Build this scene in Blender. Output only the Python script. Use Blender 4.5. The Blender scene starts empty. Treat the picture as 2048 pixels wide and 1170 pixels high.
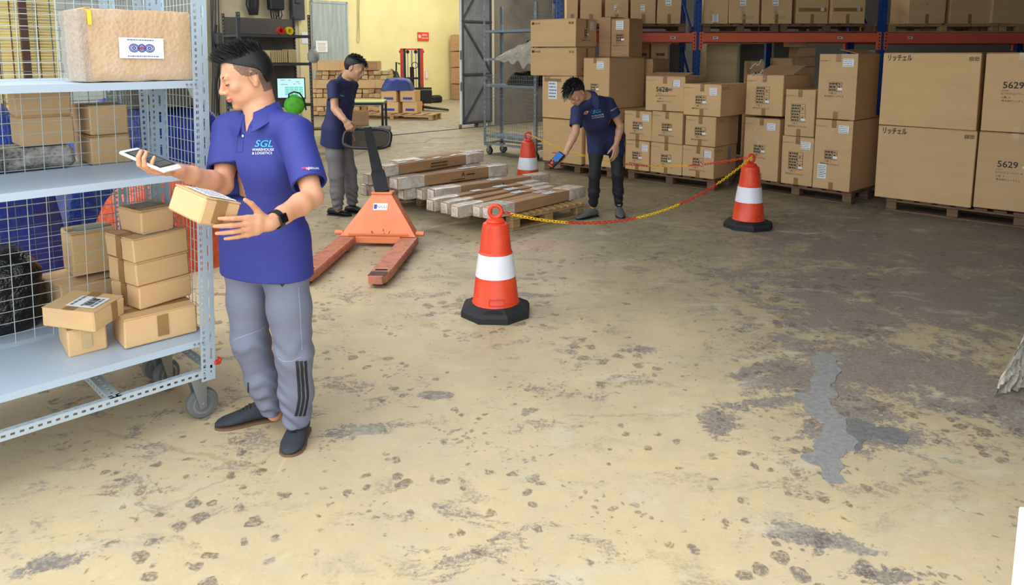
import bpy, math, random
import numpy as np
from mathutils import Vector, Matrix, Euler
from mathutils.bvhtree import BVHTree
random.seed(7)
SC = bpy.context.scene
COL = SC.collection
PI = math.pi

# ---------------------------------------------------------------- camera
F, CX, CY, HC = 1430.0, 1024.0, 300.0, 1.65          # focal length in pixels of a 2048 wide frame, principal point, eye height
PITCH = math.atan(190 / F)
cd = bpy.data.cameras.new('camera')
cam = bpy.data.objects.new('camera', cd)
COL.objects.link(cam)
cam.location = (0, 0, HC)
cam.rotation_euler = (PI / 2 - PITCH, 0, 0)
cd.sensor_width = 36
cd.lens = 36 * F / 2048
cd.shift_y = -(585 - CY) / 2048
cd.clip_start = 0.05
cd.clip_end = 200
SC.camera = cam

# ---------------------------------------------------------------- sky, light, exposure
world = bpy.data.worlds.new('sky')
SC.world = world
world.use_nodes = True
wn = world.node_tree
bg = wn.nodes['Background']
bg.inputs['Color'].default_value = (0.86, 0.94, 1.0, 1)      # bright overcast
bg.inputs['Strength'].default_value = 2.65
SC.view_settings.view_transform = 'Standard'
SC.view_settings.look = 'None'
SC.view_settings.gamma = 1
SC.view_settings.use_curve_mapping = False
SC.view_settings.exposure = 0.0


def lamp(name, kind, loc, rot, energy, color=(1, 1, 1), size=1.0, size_y=None, angle=None):
    l = bpy.data.lights.new(name, kind)
    l.energy = energy
    l.color = color
    if kind == 'AREA':
        l.shape = 'RECTANGLE'
        l.size = size
        l.size_y = size_y or size
    if kind == 'SUN':
        l.angle = angle
    o = bpy.data.objects.new(name, l)
    o.location = loc
    o.rotation_euler = rot
    COL.objects.link(o)
    return o


UA = math.radians(45.5)                               # the building's axes: u runs into the shed, v across it to the right
U = Vector((math.cos(UA), math.sin(UA), 0))
V = Vector((math.sin(UA), -math.cos(UA), 0))
ZV = Vector((0, 0, 1))


def uv(u, v, z=0.0):
    return U * u + V * v + ZV * z


# hazy sun, high, from outside the open side of the shed
d = (U * 0.62 + V * 0.28 + Vector((0, 0, -0.9))).normalized()
lamp('hazy_sun', 'SUN', (-4, -4, 8), d.to_track_quat('-Z', 'Y').to_euler(), 1.2, (1.0, 0.96, 0.9), angle=math.radians(50))
# unseen area lights added to brighten the far room and the shed's depth
lamp('far_room_fill', 'AREA', uv(14.5, -16.8, 5.2), (0, 0, UA), 430, (1.0, 0.97, 0.9), 7, 5)
lamp('shed_fill', 'AREA', uv(9.6, -9.4, 4.5), (0, 0, UA), 270, (1.0, 0.96, 0.9), 6, 1.2)


# ---------------------------------------------------------------- helpers
def ray(x, y):
    a = (x - CX) / F
    b = -(y - CY) / F
    c, s = math.cos(PITCH), math.sin(PITCH)
    return Vector((a, c + b * s, -s + b * c))


def G(x, y, z=0.0):                                   # the point of height z seen at a picture position
    r = ray(x, y)
    return Vector((0, 0, HC)) + r * ((z - HC) / r.z)


def P(x, y, Y):                                       # the point of depth Y seen at a picture position
    r = ray(x, y)
    return Vector((0, 0, HC)) + r * (Y / r.y)


def S(r, g, b):
    def f(c):
        c /= 255
        return c / 12.92 if c <= 0.04045 else ((c + 0.055) / 1.055) ** 2.4
    return (f(r), f(g), f(b), 1)


class N:                                              # small node-tree helper
    def __init__(s, m):
        s.t = m.node_tree
        s.n = s.t.nodes
        s.b = s.n['Principled BSDF']

    def new(s, typ, **kw):
        n = s.n.new(typ)
        for k, v in kw.items():
            setattr(n, k, v)
        return n

    def link(s, a, b):
        s.t.links.new(a, b)

    def coord(s, scale=(1, 1, 1), loc=(0, 0, 0), out='Object'):
        tc = s.new('ShaderNodeTexCoord')
        mp = s.new('ShaderNodeMapping')
        mp.inputs['Scale'].default_value = scale
        mp.inputs['Location'].default_value = loc
        s.link(tc.outputs[out], mp.inputs['Vector'])
        return mp.outputs[0]

    def noise(s, vec, scale, detail=3, rough=0.5, dist=0.0):
        n = s.new('ShaderNodeTexNoise')
        n.inputs['Scale'].default_value = scale
        n.inputs['Detail'].default_value = detail
        n.inputs['Roughness'].default_value = rough
        n.inputs['Distortion'].default_value = dist
        if vec is not None:
            s.link(vec, n.inputs['Vector'])
        return n.outputs['Fac']

    def ramp(s, fac, a, b):
        n = s.new('ShaderNodeMapRange')
        n.inputs['From Min'].default_value = a
        n.inputs['From Max'].default_value = b
        s.link(fac, n.inputs['Value'])
        return n.outputs[0]

    def math(s, op, a, b=None):
        n = s.new('ShaderNodeMath', operation=op)
        n.use_clamp = False
        for i, v in enumerate((a, b)):
            if v is None:
                continue
            if isinstance(v, (int, float)):
                n.inputs[i].default_value = v
            else:
                s.link(v, n.inputs[i])
        return n.outputs[0]

    def mix(s, fac, a, b, blend='MIX'):
        n = s.new('ShaderNodeMix', data_type='RGBA', blend_type=blend)
        for i, v in ((0, fac), (6, a), (7, b)):
            if isinstance(v, (int, float)):
                n.inputs[i].default_value = v
            elif isinstance(v, tuple):
                n.inputs[i].default_value = v
            else:
                s.link(v, n.inputs[i])
        return n.outputs[2]

    def bump(s, h, strength=0.3, dist=0.01):
        n = s.new('ShaderNodeBump')
        n.inputs['Strength'].default_value = strength
        n.inputs['Distance'].default_value = dist
        s.link(h, n.inputs['Height'])
        s.link(n.outputs[0], s.b.inputs['Normal'])


MATS = {}


def mat(name, col, rough=0.6, metal=0.0, var=0.0, vscale=6, bump=0.0, bscale=80, col2=None, stretch=(1, 1, 1),
        alpha=1.0, trans=0.0, emit=None, estr=1.0, rnd=0.0, sheen=0.0, lo=0.35, hi=0.65, detail=4, bdist=0.01, sss=0.0):
    m = bpy.data.materials.new(name)
    m.use_nodes = True
    n = N(m)
    b = n.b
    b.inputs['Base Color'].default_value = col
    b.inputs['Roughness'].default_value = rough
    b.inputs['Metallic'].default_value = metal
    b.inputs['Alpha'].default_value = alpha
    b.inputs['Transmission Weight'].default_value = trans
    if sheen:
        b.inputs['Sheen Weight'].default_value = sheen
    if sss:
        b.inputs['Subsurface Weight'].default_value = sss
        b.inputs['Subsurface Radius'].default_value = (0.012, 0.005, 0.003)
        b.inputs['Subsurface Scale'].default_value = 1.0
    if emit:
        b.inputs['Emission Color'].default_value = emit
        b.inputs['Emission Strength'].default_value = estr
    out = None
    if var or col2:
        v = n.coord(stretch)
        f = n.ramp(n.noise(v, vscale, detail, 0.6), lo, hi)
        c2 = col2 or tuple(c * (1 - var) for c in col[:3]) + (1,)
        out = n.mix(f, col, c2)
    if rnd:
        oi = n.new('ShaderNodeObjectInfo')
        k = n.ramp(oi.outputs['Random'], 0, 1)
        h = n.math('ADD', n.math('MULTIPLY', k, rnd), 1 - rnd / 2)
        cc = n.new('ShaderNodeCombineColor')
        for i in range(3):
            n.link(h, cc.inputs[i])
        out = n.mix(1.0, out if out is not None else col, cc.outputs[0], 'MULTIPLY')
    if out is not None:
        n.link(out, b.inputs['Base Color'])
    if bump:
        n.bump(n.noise(n.coord(stretch), bscale, 3, 0.6), bump, bdist)
    MATS[name] = m
    return m


class MB:                                             # collects shapes and links them as ONE mesh object
    def __init__(s):
        s.v = []
        s.f = []

    def add(s, vs, fs, M=None):
        o = len(s.v)
        if M is not None:
            vs = [M @ Vector(p) for p in vs]
        s.v += [tuple(p) for p in vs]
        s.f += [tuple(i + o for i in f) for f in fs]
        return s

    def box(s, c, d, M=None, bev=0.0, jit=0.0):
        x, y, z = (q / 2 for q in d)
        L = Matrix.Translation(c)
        M = L if M is None else M @ L
        vs = []
        if bev <= 0:
            for k in (-1, 1):
                for j in (-1, 1):
                    for i in (-1, 1):
                        vs.append(Vector((i * x + random.uniform(-jit, jit), j * y + random.uniform(-jit, jit), k * z + random.uniform(-jit, jit))))
            fs = [(0, 2, 3, 1), (4, 5, 7, 6), (0, 1, 5, 4), (2, 6, 7, 3), (0, 4, 6, 2), (1, 3, 7, 5)]
            return s.add(vs, fs, M)
        b = min(bev, x * .9, y * .9, z * .9)
        idx = {}
        for k in (-1, 1):
            for j in (-1, 1):
                for i in (-1, 1):
                    q = Vector([random.uniform(-jit, jit) for _ in range(3)])
                    for ax in range(3):
                        p = [i * (x - b), j * (y - b), k * (z - b)]
                        p[ax] += b * (i, j, k)[ax]
                        idx[(i, j, k, ax)] = len(vs)
                        vs.append(Vector(p) + q)
        fs = []

        def quad(ids):
            n = (vs[ids[1]] - vs[ids[0]]).cross(vs[ids[2]] - vs[ids[0]])
            m = sum((vs[i] for i in ids), Vector()) / len(ids)
            fs.append(tuple(ids) if n.dot(m) > 0 else tuple(reversed(ids)))
        for ax in range(3):
            o = [a for a in range(3) if a != ax]
            for sg in (-1, 1):
                r = []
                for a, bb in ((-1, -1), (1, -1), (1, 1), (-1, 1)):
                    t = [0, 0, 0]
                    t[ax] = sg
                    t[o[0]] = a
                    t[o[1]] = bb
                    r.append(idx[(t[0], t[1], t[2], ax)])
                quad(r)
            for a in (-1, 1):
                for bb in (-1, 1):
                    r = []
                    for sg, ax2 in ((-1, o[0]), (1, o[0]), (1, o[1]), (-1, o[1])):
                        t = [0, 0, 0]
                        t[ax] = sg
                        t[o[0]] = a
                        t[o[1]] = bb
                        r.append(idx[(t[0], t[1], t[2], ax2)])
                    quad(r)
        for k in (-1, 1):
            for j in (-1, 1):
                for i in (-1, 1):
                    quad([idx[(i, j, k, a)] for a in range(3)])
        return s.add(vs, fs, M)

    def seg(s, p0, p1, w, h, up=(0, 0, 1), ext=0.0):  # a square bar from point to point
        p0, p1 = Vector(p0), Vector(p1)
        d = (p1 - p0)
        L = d.length
        y = d.normalized()
        x = y.cross(Vector(up))
        if x.length < 1e-6:
            x = y.cross(Vector((1, 0, 0)))
        x.normalize()
        z = x.cross(y)
        M = Matrix((x, y, z)).transposed().to_4x4()
        M.translation = (p0 + p1) / 2
        return s.box((0, 0, 0), (w, L + ext, h), M)

    def loft(s, rings, caps=True, closed=False):
        n = len(rings[0])
        vs = [p for r in rings for p in r]
        fs = []
        m = len(rings)
        for i in range(m if closed else m - 1):
            a, b = i * n, ((i + 1) % m) * n
            for j in range(n):
                k = (j + 1) % n
                fs.append((a + j, a + k, b + k, b + j))
        if caps and not closed:
            fs.append(tuple(reversed(range(n))))
            fs.append(tuple((m - 1) * n + j for j in range(n)))
        return s.add(vs, fs)

    def tube(s, pts, r, n=8, closed=False, caps=True):
        pts = [Vector(p) for p in pts]
        rr = r if isinstance(r, (list, tuple)) else [r] * len(pts)
        rings = []
        m = len(pts)
        prev = None
        for i, p in enumerate(pts):
            a = pts[i - 1] if (i > 0 or closed) else pts[0]
            b = pts[(i + 1) % m] if (i < m - 1 or closed) else pts[-1]
            t = (b - a).normalized()
            if prev is None:
                x = t.cross(Vector((0, 0, 1)))
                if x.length < 1e-3:
                    x = t.cross(Vector((1, 0, 0)))
            else:
                x = prev - t * prev.dot(t)
            x.normalize()
            prev = x
            y = t.cross(x)
            rings.append([p + (x * math.cos(2 * PI * k / n) + y * math.sin(2 * PI * k / n)) * rr[i] for k in range(n)])
        return s.loft(rings, caps, closed)

    def cyl(s, p0, p1, r0, r1=None, n=16):
        return s.tube([p0, p1], [r0, r0 if r1 is None else r1], n)

    def lathe(s, prof, n=32, c=(0, 0, 0), M=None):
        rings = [[Vector((c[0] + r * math.cos(2 * PI * k / n), c[1] + r * math.sin(2 * PI * k / n), c[2] + z)) for k in range(n)] for r, z in prof]
        if M is not None:
            rings = [[M @ p for p in r] for r in rings]
        return s.loft(rings)

    def prism(s, poly, z0, z1, M=None):
        n = len(poly)
        vs = [(p[0], p[1], z0) for p in poly] + [(p[0], p[1], z1) for p in poly]
        fs = [tuple(reversed(range(n))), tuple(range(n, 2 * n))] + [(i, (i + 1) % n, n + (i + 1) % n, n + i) for i in range(n)]
        return s.add(vs, fs, M)

    def mesh(s, name, m=None, smooth=None):
        me = bpy.data.meshes.new(name)
        me.from_pydata(s.v, [], s.f)
        if m:
            me.materials.append(MATS[m] if isinstance(m, str) else m)
        if smooth:
            me.polygons.foreach_set('use_smooth', [True] * len(me.polygons))
            me.set_sharp_from_angle(angle=math.radians(smooth))
        me.update()
        return me

    def build(s, name, m, parent=None, smooth=None, M=None):
        return put(name, s.mesh(name, m, smooth), parent, M)


def put(name, me, parent=None, M=None):
    o = bpy.data.objects.new(name, me)
    COL.objects.link(o)
    if parent is not None:
        o.parent = parent
    if M is not None:
        o.matrix_basis = M
    return o


def tag(o, label, cat, group=None, kind=None):
    o['label'] = label
    o['category'] = cat
    if group:
        o['group'] = group
    if kind:
        o['kind'] = kind
    return o


def thing(name, label, cat, loc=(0, 0, 0), rz=0.0, group=None, M=None):
    o = bpy.data.objects.new(name, None)
    o.empty_display_size = 0.1
    COL.objects.link(o)
    if M is not None:
        o.matrix_basis = M
    else:
        o.location = loc
        o.rotation_euler = (0, 0, rz)
    return tag(o, label, cat, group)


def struct(name, mb, m, smooth=None, parent=None):
    o = mb.build(name, m, parent, smooth)
    if parent is None:
        o['kind'] = 'structure'
    return o


_txt = {}


def text_mesh(body, m, font_bold=False, spacing=1.0, shear=0.0, offset=0.0):
    key = (body, m, spacing, shear, offset)
    if key in _txt:
        return _txt[key]
    cu = bpy.data.curves.new('t', 'FONT')
    cu.body = body
    cu.align_x = 'CENTER'
    cu.align_y = 'CENTER'
    cu.size = 1
    cu.space_character = spacing
    cu.shear = shear
    cu.offset = offset
    cu.resolution_u = 3
    o = bpy.data.objects.new('t', cu)
    COL.objects.link(o)
    dg = bpy.context.evaluated_depsgraph_get()
    me = bpy.data.meshes.new_from_object(o.evaluated_get(dg))
    bpy.data.objects.remove(o)
    bpy.data.curves.remove(cu)
    me.materials.clear()
    me.materials.append(MATS[m])
    _txt[key] = me
    return me


def frame(loc, right, up):                            # matrix of a face: x right, y up, z out of the face
    r = Vector(right).normalized()
    n = r.cross(Vector(up)).normalized()
    q = n.cross(r)
    M = Matrix((r, q, n)).transposed().to_4x4()
    M.translation = Vector(loc)
    return M


# ---------------------------------------------------------------- materials
mat('cardboard', S(216, 176, 126), 0.75, var=0.09, vscale=2.5, bump=0.2, bscale=60, stretch=(1, 1, 3), rnd=0.14)
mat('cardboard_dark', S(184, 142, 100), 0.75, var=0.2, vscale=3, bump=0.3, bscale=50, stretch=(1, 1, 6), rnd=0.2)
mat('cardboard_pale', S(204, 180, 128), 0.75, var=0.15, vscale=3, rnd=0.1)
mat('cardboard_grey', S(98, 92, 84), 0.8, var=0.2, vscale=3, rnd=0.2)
mat('tape', S(158, 116, 70), 0.35, var=0.15, vscale=9)
mat('tape_clear', S(206, 176, 132), 0.22, var=0.15, vscale=12)
mat('paper', S(238, 240, 242), 0.6, var=0.03)
mat('paper_pink', S(240, 190, 205), 0.6)
mat('ink', S(44, 38, 34), 0.6)
mat('ink_brown', S(84, 62, 42), 0.7)
mat('ink_blue', S(30, 62, 150), 0.5)
mat('ink_grey', S(120, 120, 124), 0.6)
mat('wood', S(190, 150, 100), 0.75, var=0.35, vscale=5, stretch=(1, 8, 8), rnd=0.3, bump=0.2, bscale=20)
mat('wood_old', S(128, 98, 72), 0.8, var=0.4, vscale=5, stretch=(1, 8, 8), rnd=0.3, bump=0.2, bscale=20)
mat('steel_blue', S(176, 192, 206), 0.45, 0.0, var=0.06, vscale=4)
mat('steel_shelf', S(178, 194, 210), 0.38, 0.0, var=0.05, vscale=3)
mat('steel_worn', S(176, 188, 196), 0.5, 0.0, col2=S(120, 96, 70), vscale=9, lo=0.62, hi=0.72)
mat('steel_grey', S(120, 132, 142), 0.5, 0.0, col2=S(176, 182, 184), vscale=8, lo=0.58, hi=0.66)
mat('steel_dark', S(72, 74, 78), 0.55, 0.0, var=0.2)
mat('wire', S(190, 200, 196), 0.4, 0.3)
mat('wire_grey', S(110, 116, 118), 0.45, 0.3)
mat('chrome', S(200, 200, 200), 0.25, 1.0)
mat('zinc', S(168, 172, 172), 0.38, 0.75, var=0.15)
mat('rubber', S(46, 46, 48), 0.75, var=0.2)
mat('rubber_grey', S(104, 106, 106), 0.75, var=0.2)
mat('black', S(22, 22, 25), 0.5)
mat('black_gloss', S(16, 16, 18), 0.2)
mat('black_paint', S(30, 31, 35), 0.4, var=0.25, vscale=9)
mat('cone_orange', S(236, 78, 42), 0.42, var=0.08, vscale=7, col2=S(214, 62, 34), bump=0.05)
mat('cone_white', S(236, 236, 244), 0.35, var=0.05)
mat('cone_base', S(34, 34, 36), 0.7, var=0.3, vscale=12, bump=0.2)
mat('chain_yellow', S(246, 196, 20), 0.35)
mat('chain_red', S(214, 58, 32), 0.35)
mat('jack_orange', S(240, 140, 92), 0.5, var=0.08, vscale=4, col2=S(228, 124, 78))
mat('jack_fork', S(198, 124, 96), 0.6, col2=S(152, 98, 78), vscale=14, stretch=(1, 1, 1), lo=0.45, hi=0.7, bump=0.1)
mat('jack_wear', S(92, 72, 56), 0.7, var=0.5, vscale=20)
mat('beam_orange', S(232, 112, 80), 0.35, var=0.1, vscale=3, stretch=(1, 1, 6), bump=0.1, bscale=6)
mat('beam_red', S(220, 104, 84), 0.3, var=0.1, vscale=3)
mat('rack_blue', S(34, 74, 150), 0.4, var=0.25, vscale=6)
mat('hole', S(14, 15, 18), 0.9)
mat('tarp_blue', S(34, 58, 138), 0.4, var=0.3, vscale=5, bump=0.6, bscale=14, bdist=0.03)
mat('tarp_orange', S(206, 84, 44), 0.42, var=0.35, vscale=5, bump=0.6, bscale=14, bdist=0.03)
mat('bag_black', S(20, 20, 22), 0.2, bump=0.8, bscale=18, bdist=0.03)
mat('sack_olive', S(84, 82, 68), 0.7, var=0.3, vscale=6, bump=0.5, bscale=14, bdist=0.02)
mat('plaster_grey', S(166, 160, 146), 0.85, col2=S(138, 132, 118), vscale=1.3, bump=0.15, bscale=8)
mat('plaster_dark', S(148, 140, 126), 0.85, col2=S(118, 110, 98), vscale=1.1, bump=0.15, bscale=8)
mat('plaster_beige', S(206, 196, 162), 0.85, col2=S(178, 168, 138), vscale=1.5)
mat('plaster_white', S(196, 202, 196), 0.8, col2=S(170, 178, 172), vscale=1.2, stretch=(1, 1, .25))
mat('plaster_yellow', S(236, 226, 172), 0.85, col2=S(226, 214, 158), vscale=0.8)
mat('paint_yellow', S(234, 220, 164), 0.8, var=0.08)
mat('peel_cream', S(224, 212, 176), 0.8, col2=S(110, 104, 92), vscale=3.2, lo=0.66, hi=0.69, detail=6)
mat('door_grey', S(176, 188, 190), 0.6, col2=S(150, 162, 164), vscale=3, stretch=(5, 5, .35))
mat('door_black', S(128, 129, 130), 0.6, var=0.3, vscale=3)
mat('blind_yellow', S(222, 198, 128), 0.8, col2=S(196, 168, 100), vscale=2.5, rnd=.12)
mat('brown_post', S(84, 56, 44), 0.6, var=0.2)
mat('wall_dim', S(96, 92, 86), 0.85, var=0.2, vscale=1.2)
mat('ceiling', S(112, 112, 110), 0.8, var=0.1)
mat('stacker_red', S(206, 60, 40), 0.4)
mat('sign_red', S(226, 66, 48), 0.4)
mat('table_green', S(176, 196, 130), 0.35)
mat('bag_green', S(86, 196, 44), 0.6, var=0.3, vscale=14, bump=0.4, bscale=30)
mat('film', S(184, 178, 164), 0.18, alpha=0.72, bump=1.0, bscale=9, bdist=0.05)
mat('film_side', S(196, 188, 176), 0.15, alpha=0.42, bump=1.0, bscale=40, bdist=0.02)
mat('strap_yellow', S(238, 214, 40), 0.4)
mat('cement', S(142, 140, 136), 0.85, var=0.25, vscale=40, bump=0.6, bscale=120, bdist=0.004)
mat('plastic_grey', S(150, 150, 146), 0.5)


mat('cement_dark', S(116, 114, 112), 0.85, var=0.35, vscale=40, bump=0.5, bscale=120, bdist=0.004)


def bubble(name, col, film):                          # bubble wrap over a carton: milky film with rows of bubbles
    m = bpy.data.materials.new(name)
    m.use_nodes = True
    n = N(m)
    v = n.coord((1, 1, 1))
    vo = n.new('ShaderNodeTexVoronoi')
    vo.inputs['Scale'].default_value = 62
    n.link(v, vo.inputs['Vector'])
    big = n.ramp(n.noise(v, 7, 5, 0.7), 0.46, 0.62)
    dot = n.ramp(vo.outputs['Distance'], 0.15, 0.5)
    f = n.math('MULTIPLY', n.math('ADD', n.math('MULTIPLY', dot, 0.35), n.math('MULTIPLY', big, 0.75)), film)
    c = n.mix(f, col, S(226, 218, 208))
    n.link(c, n.b.inputs['Base Color'])
    n.b.inputs['Roughness'].default_value = 0.25
    n.bump(n.math('ADD', vo.outputs['Distance'], n.math('MULTIPLY', big, 0.5)), 0.5, 0.003)
    MATS[name] = m


bubble('bubble_tan', S(206, 166, 124), 0.2)
bubble('bubble_end', S(184, 160, 140), 1.3)  # strong mix paints white gloss highlights into the wrap's colour
bubble('bubble_white', S(206, 198, 188), 1.2)
bubble('bubble_black', S(40, 42, 46), 0.55)


def floor_material():
    m = bpy.data.materials.new('painted_concrete')
    m.use_nodes = True
    n = N(m)
    v = n.coord()
    sx = n.new('ShaderNodeSeparateXYZ')
    n.link(v, sx.inputs[0])
    X, Y = sx.outputs[0], sx.outputs[1]
    n1 = n.noise(v, 0.9, 6, 0.65)
    n2 = n.noise(v, 3.5, 6, 0.7, 0.3)
    n3 = n.noise(v, 14, 5, 0.7)
    n4 = n.noise(v, 60, 4, 0.7)
    st = n.noise(n.coord((1.2, 7, 1)), 2.2, 5, 0.7, 0.4)
    # yellow paint in front, rubbed to bare grey concrete farther in
    u = n.math('ADD', n.math('MULTIPLY', X, U.x), n.math('MULTIPLY', Y, U.y))
    edge = n.math('ADD', u, n.math('MULTIPLY', n.math('SUBTRACT', n1, 0.5), 5.0))
    bare = n.ramp(edge, 2.2, 5.2)
    yellow = n.mix(n.ramp(n2, 0.3, 0.7), S(204, 182, 142), S(190, 170, 138))
    yellow = n.mix(n.math('MULTIPLY', n.ramp(n3, 0.46, 0.66), 0.6), yellow, S(190, 170, 136))
    yellow = n.mix(n.math('MULTIPLY', n.ramp(n.noise(v, 7, 6, .75, .3), 0.55, 0.68), 0.5), yellow, S(214, 190, 142))
    grey = n.mix(n.ramp(n2, 0.3, 0.7), S(160, 148, 116), S(138, 128, 104))
    c = n.mix(bare, yellow, grey)
    worn = n.math('MULTIPLY', n.ramp(st, 0.56, 0.66), n.ramp(n1, 0.42, 0.6))
    c = n.mix(n.math('MULTIPLY', worn, 0.6), c, S(178, 168, 146))
    # grime round the cement patch; wide blobs at the right also paint in shade
    def blob(cx, cy, rx, ry, ang=0.0):
        mp = n.new('ShaderNodeMapping')
        mp.vector_type = 'TEXTURE'
        mp.inputs['Location'].default_value = (cx, cy, 0)
        mp.inputs['Rotation'].default_value = (0, 0, ang)
        mp.inputs['Scale'].default_value = (rx, ry, 1)
        n.link(v, mp.inputs['Vector'])
        ln = n.new('ShaderNodeVectorMath', operation='LENGTH')
        n.link(mp.outputs[0], ln.inputs[0])
        return n.math('SUBTRACT', 1.0, ln.outputs['Value'])
    g = None
    for b in FLOOR_BLOBS:
        q = blob(*b)
        g = q if g is None else n.math('MAXIMUM', g, q)
    gn = n.math('ADD', g, n.math('ADD', n.math('MULTIPLY', n.math('SUBTRACT', n2, 0.5), 2.6), n.math('MULTIPLY', n.math('SUBTRACT', n3, 0.5), 1.8)))
    n30 = n.noise(v, 30, 8, 0.75)
    gn = n.math('ADD', gn, n.math('MULTIPLY', n.math('SUBTRACT', n30, 0.5), 1.7))
    gm = n.math('MULTIPLY', n.ramp(gn, 0.10, 0.34), n.math('ADD', 0.62, n.math('MULTIPLY', n.ramp(n4, 0.42, 0.54), 0.38)))
    c = n.mix(n.math('MULTIPLY', gm, 0.92), c, n.mix(n.ramp(n3, .3, .7), S(106, 101, 102), S(128, 119, 112)))
    # oil drops: thresholded cells, gathered by a broad noise
    vo = n.new('ShaderNodeTexVoronoi')
    vo.inputs['Scale'].default_value = 11
    wv = n.new('ShaderNodeVectorMath', operation='ADD')
    nz = n.new('ShaderNodeTexNoise')
    nz.inputs['Scale'].default_value = 16
    n.link(v, nz.inputs['Vector'])
    sc = n.new('ShaderNodeVectorMath', operation='SCALE')
    sc.inputs['Scale'].default_value = 0.07
    n.link(nz.outputs['Color'], sc.inputs[0])
    n.link(v, wv.inputs[0])
    n.link(sc.outputs[0], wv.inputs[1])
    n.link(wv.outputs[0], vo.inputs['Vector'])
    size = n.math('SUBTRACT', n.math('MULTIPLY', n.ramp(n.noise(v, 1.5, 4, .6), 0.38, 0.62), 0.44), 0.02)
    drop = n.ramp(n.math('SUBTRACT', size, vo.outputs['Distance']), 0.0, 0.07)
    drop = n.math('MULTIPLY', drop, n.ramp(n4, 0.32, 0.55))
    c = n.mix(n.math('MULTIPLY', drop, 0.75), c, n.mix(n.ramp(n2, .4, .6), S(98, 74, 62), S(88, 82, 84)))
    # a finer generation of drops
    vo2 = n.new('ShaderNodeTexVoronoi')
    vo2.inputs['Scale'].default_value = 26
    n.link(wv.outputs[0], vo2.inputs['Vector'])
    size2 = n.math('SUBTRACT', n.math('MULTIPLY', n.ramp(n.noise(v, 2.3, 4, .6), 0.42, 0.68), 0.46), 0.03)
    d2 = n.math('MULTIPLY', n.ramp(n.math('SUBTRACT', size2, vo2.outputs['Distance']), 0.0, 0.1), n.ramp(n4, 0.34, 0.5))
    c = n.mix(n.math('MULTIPLY', d2, 0.6), c, n.mix(n.ramp(n2, .4, .6), S(112, 84, 64), S(98, 92, 92)))
    # pale bluish grey patches where the paint has gone
    pb = n.math('MULTIPLY', n.ramp(n.noise(n.coord((1, 1.8, 1), (7, 3, 0)), 2.6, 6, .7, .4), 0.56, 0.68), 0.55)
    c = n.mix(pb, c, S(196, 188, 164))
    # scabby scuffs
    sn = n.noise(n.coord((1, 1.7, 1), (4, 2, 0)), 4.0, 9, 0.78, 0.5)
    sc1 = n.math('MULTIPLY', n.ramp(sn, 0.535, 0.575), n.ramp(n.noise(v, 0.8, 3, .5), 0.40, 0.54))
    sc1 = n.math('MULTIPLY', sc1, n.ramp(n4, 0.38, 0.54))
    c = n.mix(n.math('MULTIPLY', sc1, 0.75), c, n.mix(n.ramp(n3, .4, .6), S(116, 92, 80), S(112, 108, 108)))
    # hairline cracks
    vc = n.new('ShaderNodeTexVoronoi', feature='DISTANCE_TO_EDGE')
    vc.inputs['Scale'].default_value = 0.55
    n.link(wv.outputs[0], vc.inputs['Vector'])
    ck = n.math('MULTIPLY', n.math('SUBTRACT', 1.0, n.ramp(vc.outputs['Distance'], 0.002, 0.006)), n.ramp(n1, 0.50, 0.58))
    c = n.mix(n.math('MULTIPLY', ck, 0.3), c, S(140, 104, 66))
    # fine pitting, pale scratches
    c = n.mix(n.math('MULTIPLY', n.ramp(n4, 0.6, 0.72), 0.3), c, S(120, 98, 74))
    mp = n.new('ShaderNodeMapping')
    mp.inputs['Rotation'].default_value = (0, 0, 0.9)
    mp.inputs['Scale'].default_value = (50, 0.9, 1)
    n.link(v, mp.inputs['Vector'])
    wav = n.noise(mp.outputs[0], 1.3, 2, 0.5, 0.8)
    c = n.mix(n.math('MULTIPLY', n.math('MULTIPLY', n.ramp(wav, 0.72, 0.76), n.ramp(n1, 0.45, 0.6)), 0.4), c, S(238, 224, 184))
    # pinkish rub by the pallet
    pk = n.ramp(n.math('ADD', blob(0.25, 6.1, 0.5, 0.3), n.math('MULTIPLY', n.math('SUBTRACT', n2, .5), 1.6)), 0.1, 0.7)
    c = n.mix(n.math('MULTIPLY', pk, 0.35), c, S(196, 140, 120))
    n.link(c, n.b.inputs['Base Color'])
    r = n.math('ADD', n.math('MULTIPLY', n2, 0.35), 0.38)
    n.link(r, n.b.inputs['Roughness'])
    n.bump(n.math('ADD', n.math('MULTIPLY', n3, 0.6), n4), 0.18, 0.006)
    MATS['floor'] = m


def fb(px, py, rx, ry, ang=0.0):
    p = G(px, py)
    return (p.x, p.y, rx, ry, ang)


FLOOR_BLOBS = [fb(1800, 740, 0.85, 0.42, -0.3), fb(1980, 790, 1.0, 0.42, -0.5), fb(1520, 740, .32, .07, .6), fb(1440, 850, .1, .16, 0), fb(1560, 800, .34, .08, .2), fb(1290, 700, .14, .08, 0), fb(1700, 640, 0.6, 0.32, 0), fb(1650, 780, 0.28, 0.5, 0.3), fb(1740, 870, 0.34, 0.14, 0), fb(1560, 760, 0.34, 0.12, 0.5),
               fb(1900, 590, 1.7, 1.0, -0.2), fb(2040, 480, 2.6, 2.2, 0), fb(1800, 480, 1.6, 1.6, 0), fb(1640, 1075, 0.2, 0.06, -.3), fb(1790, 1150, 0.14, 0.05, 0), fb(730, 860, .2, .07, .3), fb(1040, 590, .2, .06, 0), fb(870, 790, .12, .05, 0), fb(90, 1130, .16, .06, .4)]
floor_material()
# ---------------------------------------------------------------- the setting
RZ = UA                                               # local x along u, local y across (towards the upper left)
VT = -12.25                                           # plane of the wall with the big doorway
YW = -20.5                                            # plane of the yellow wall


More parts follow.
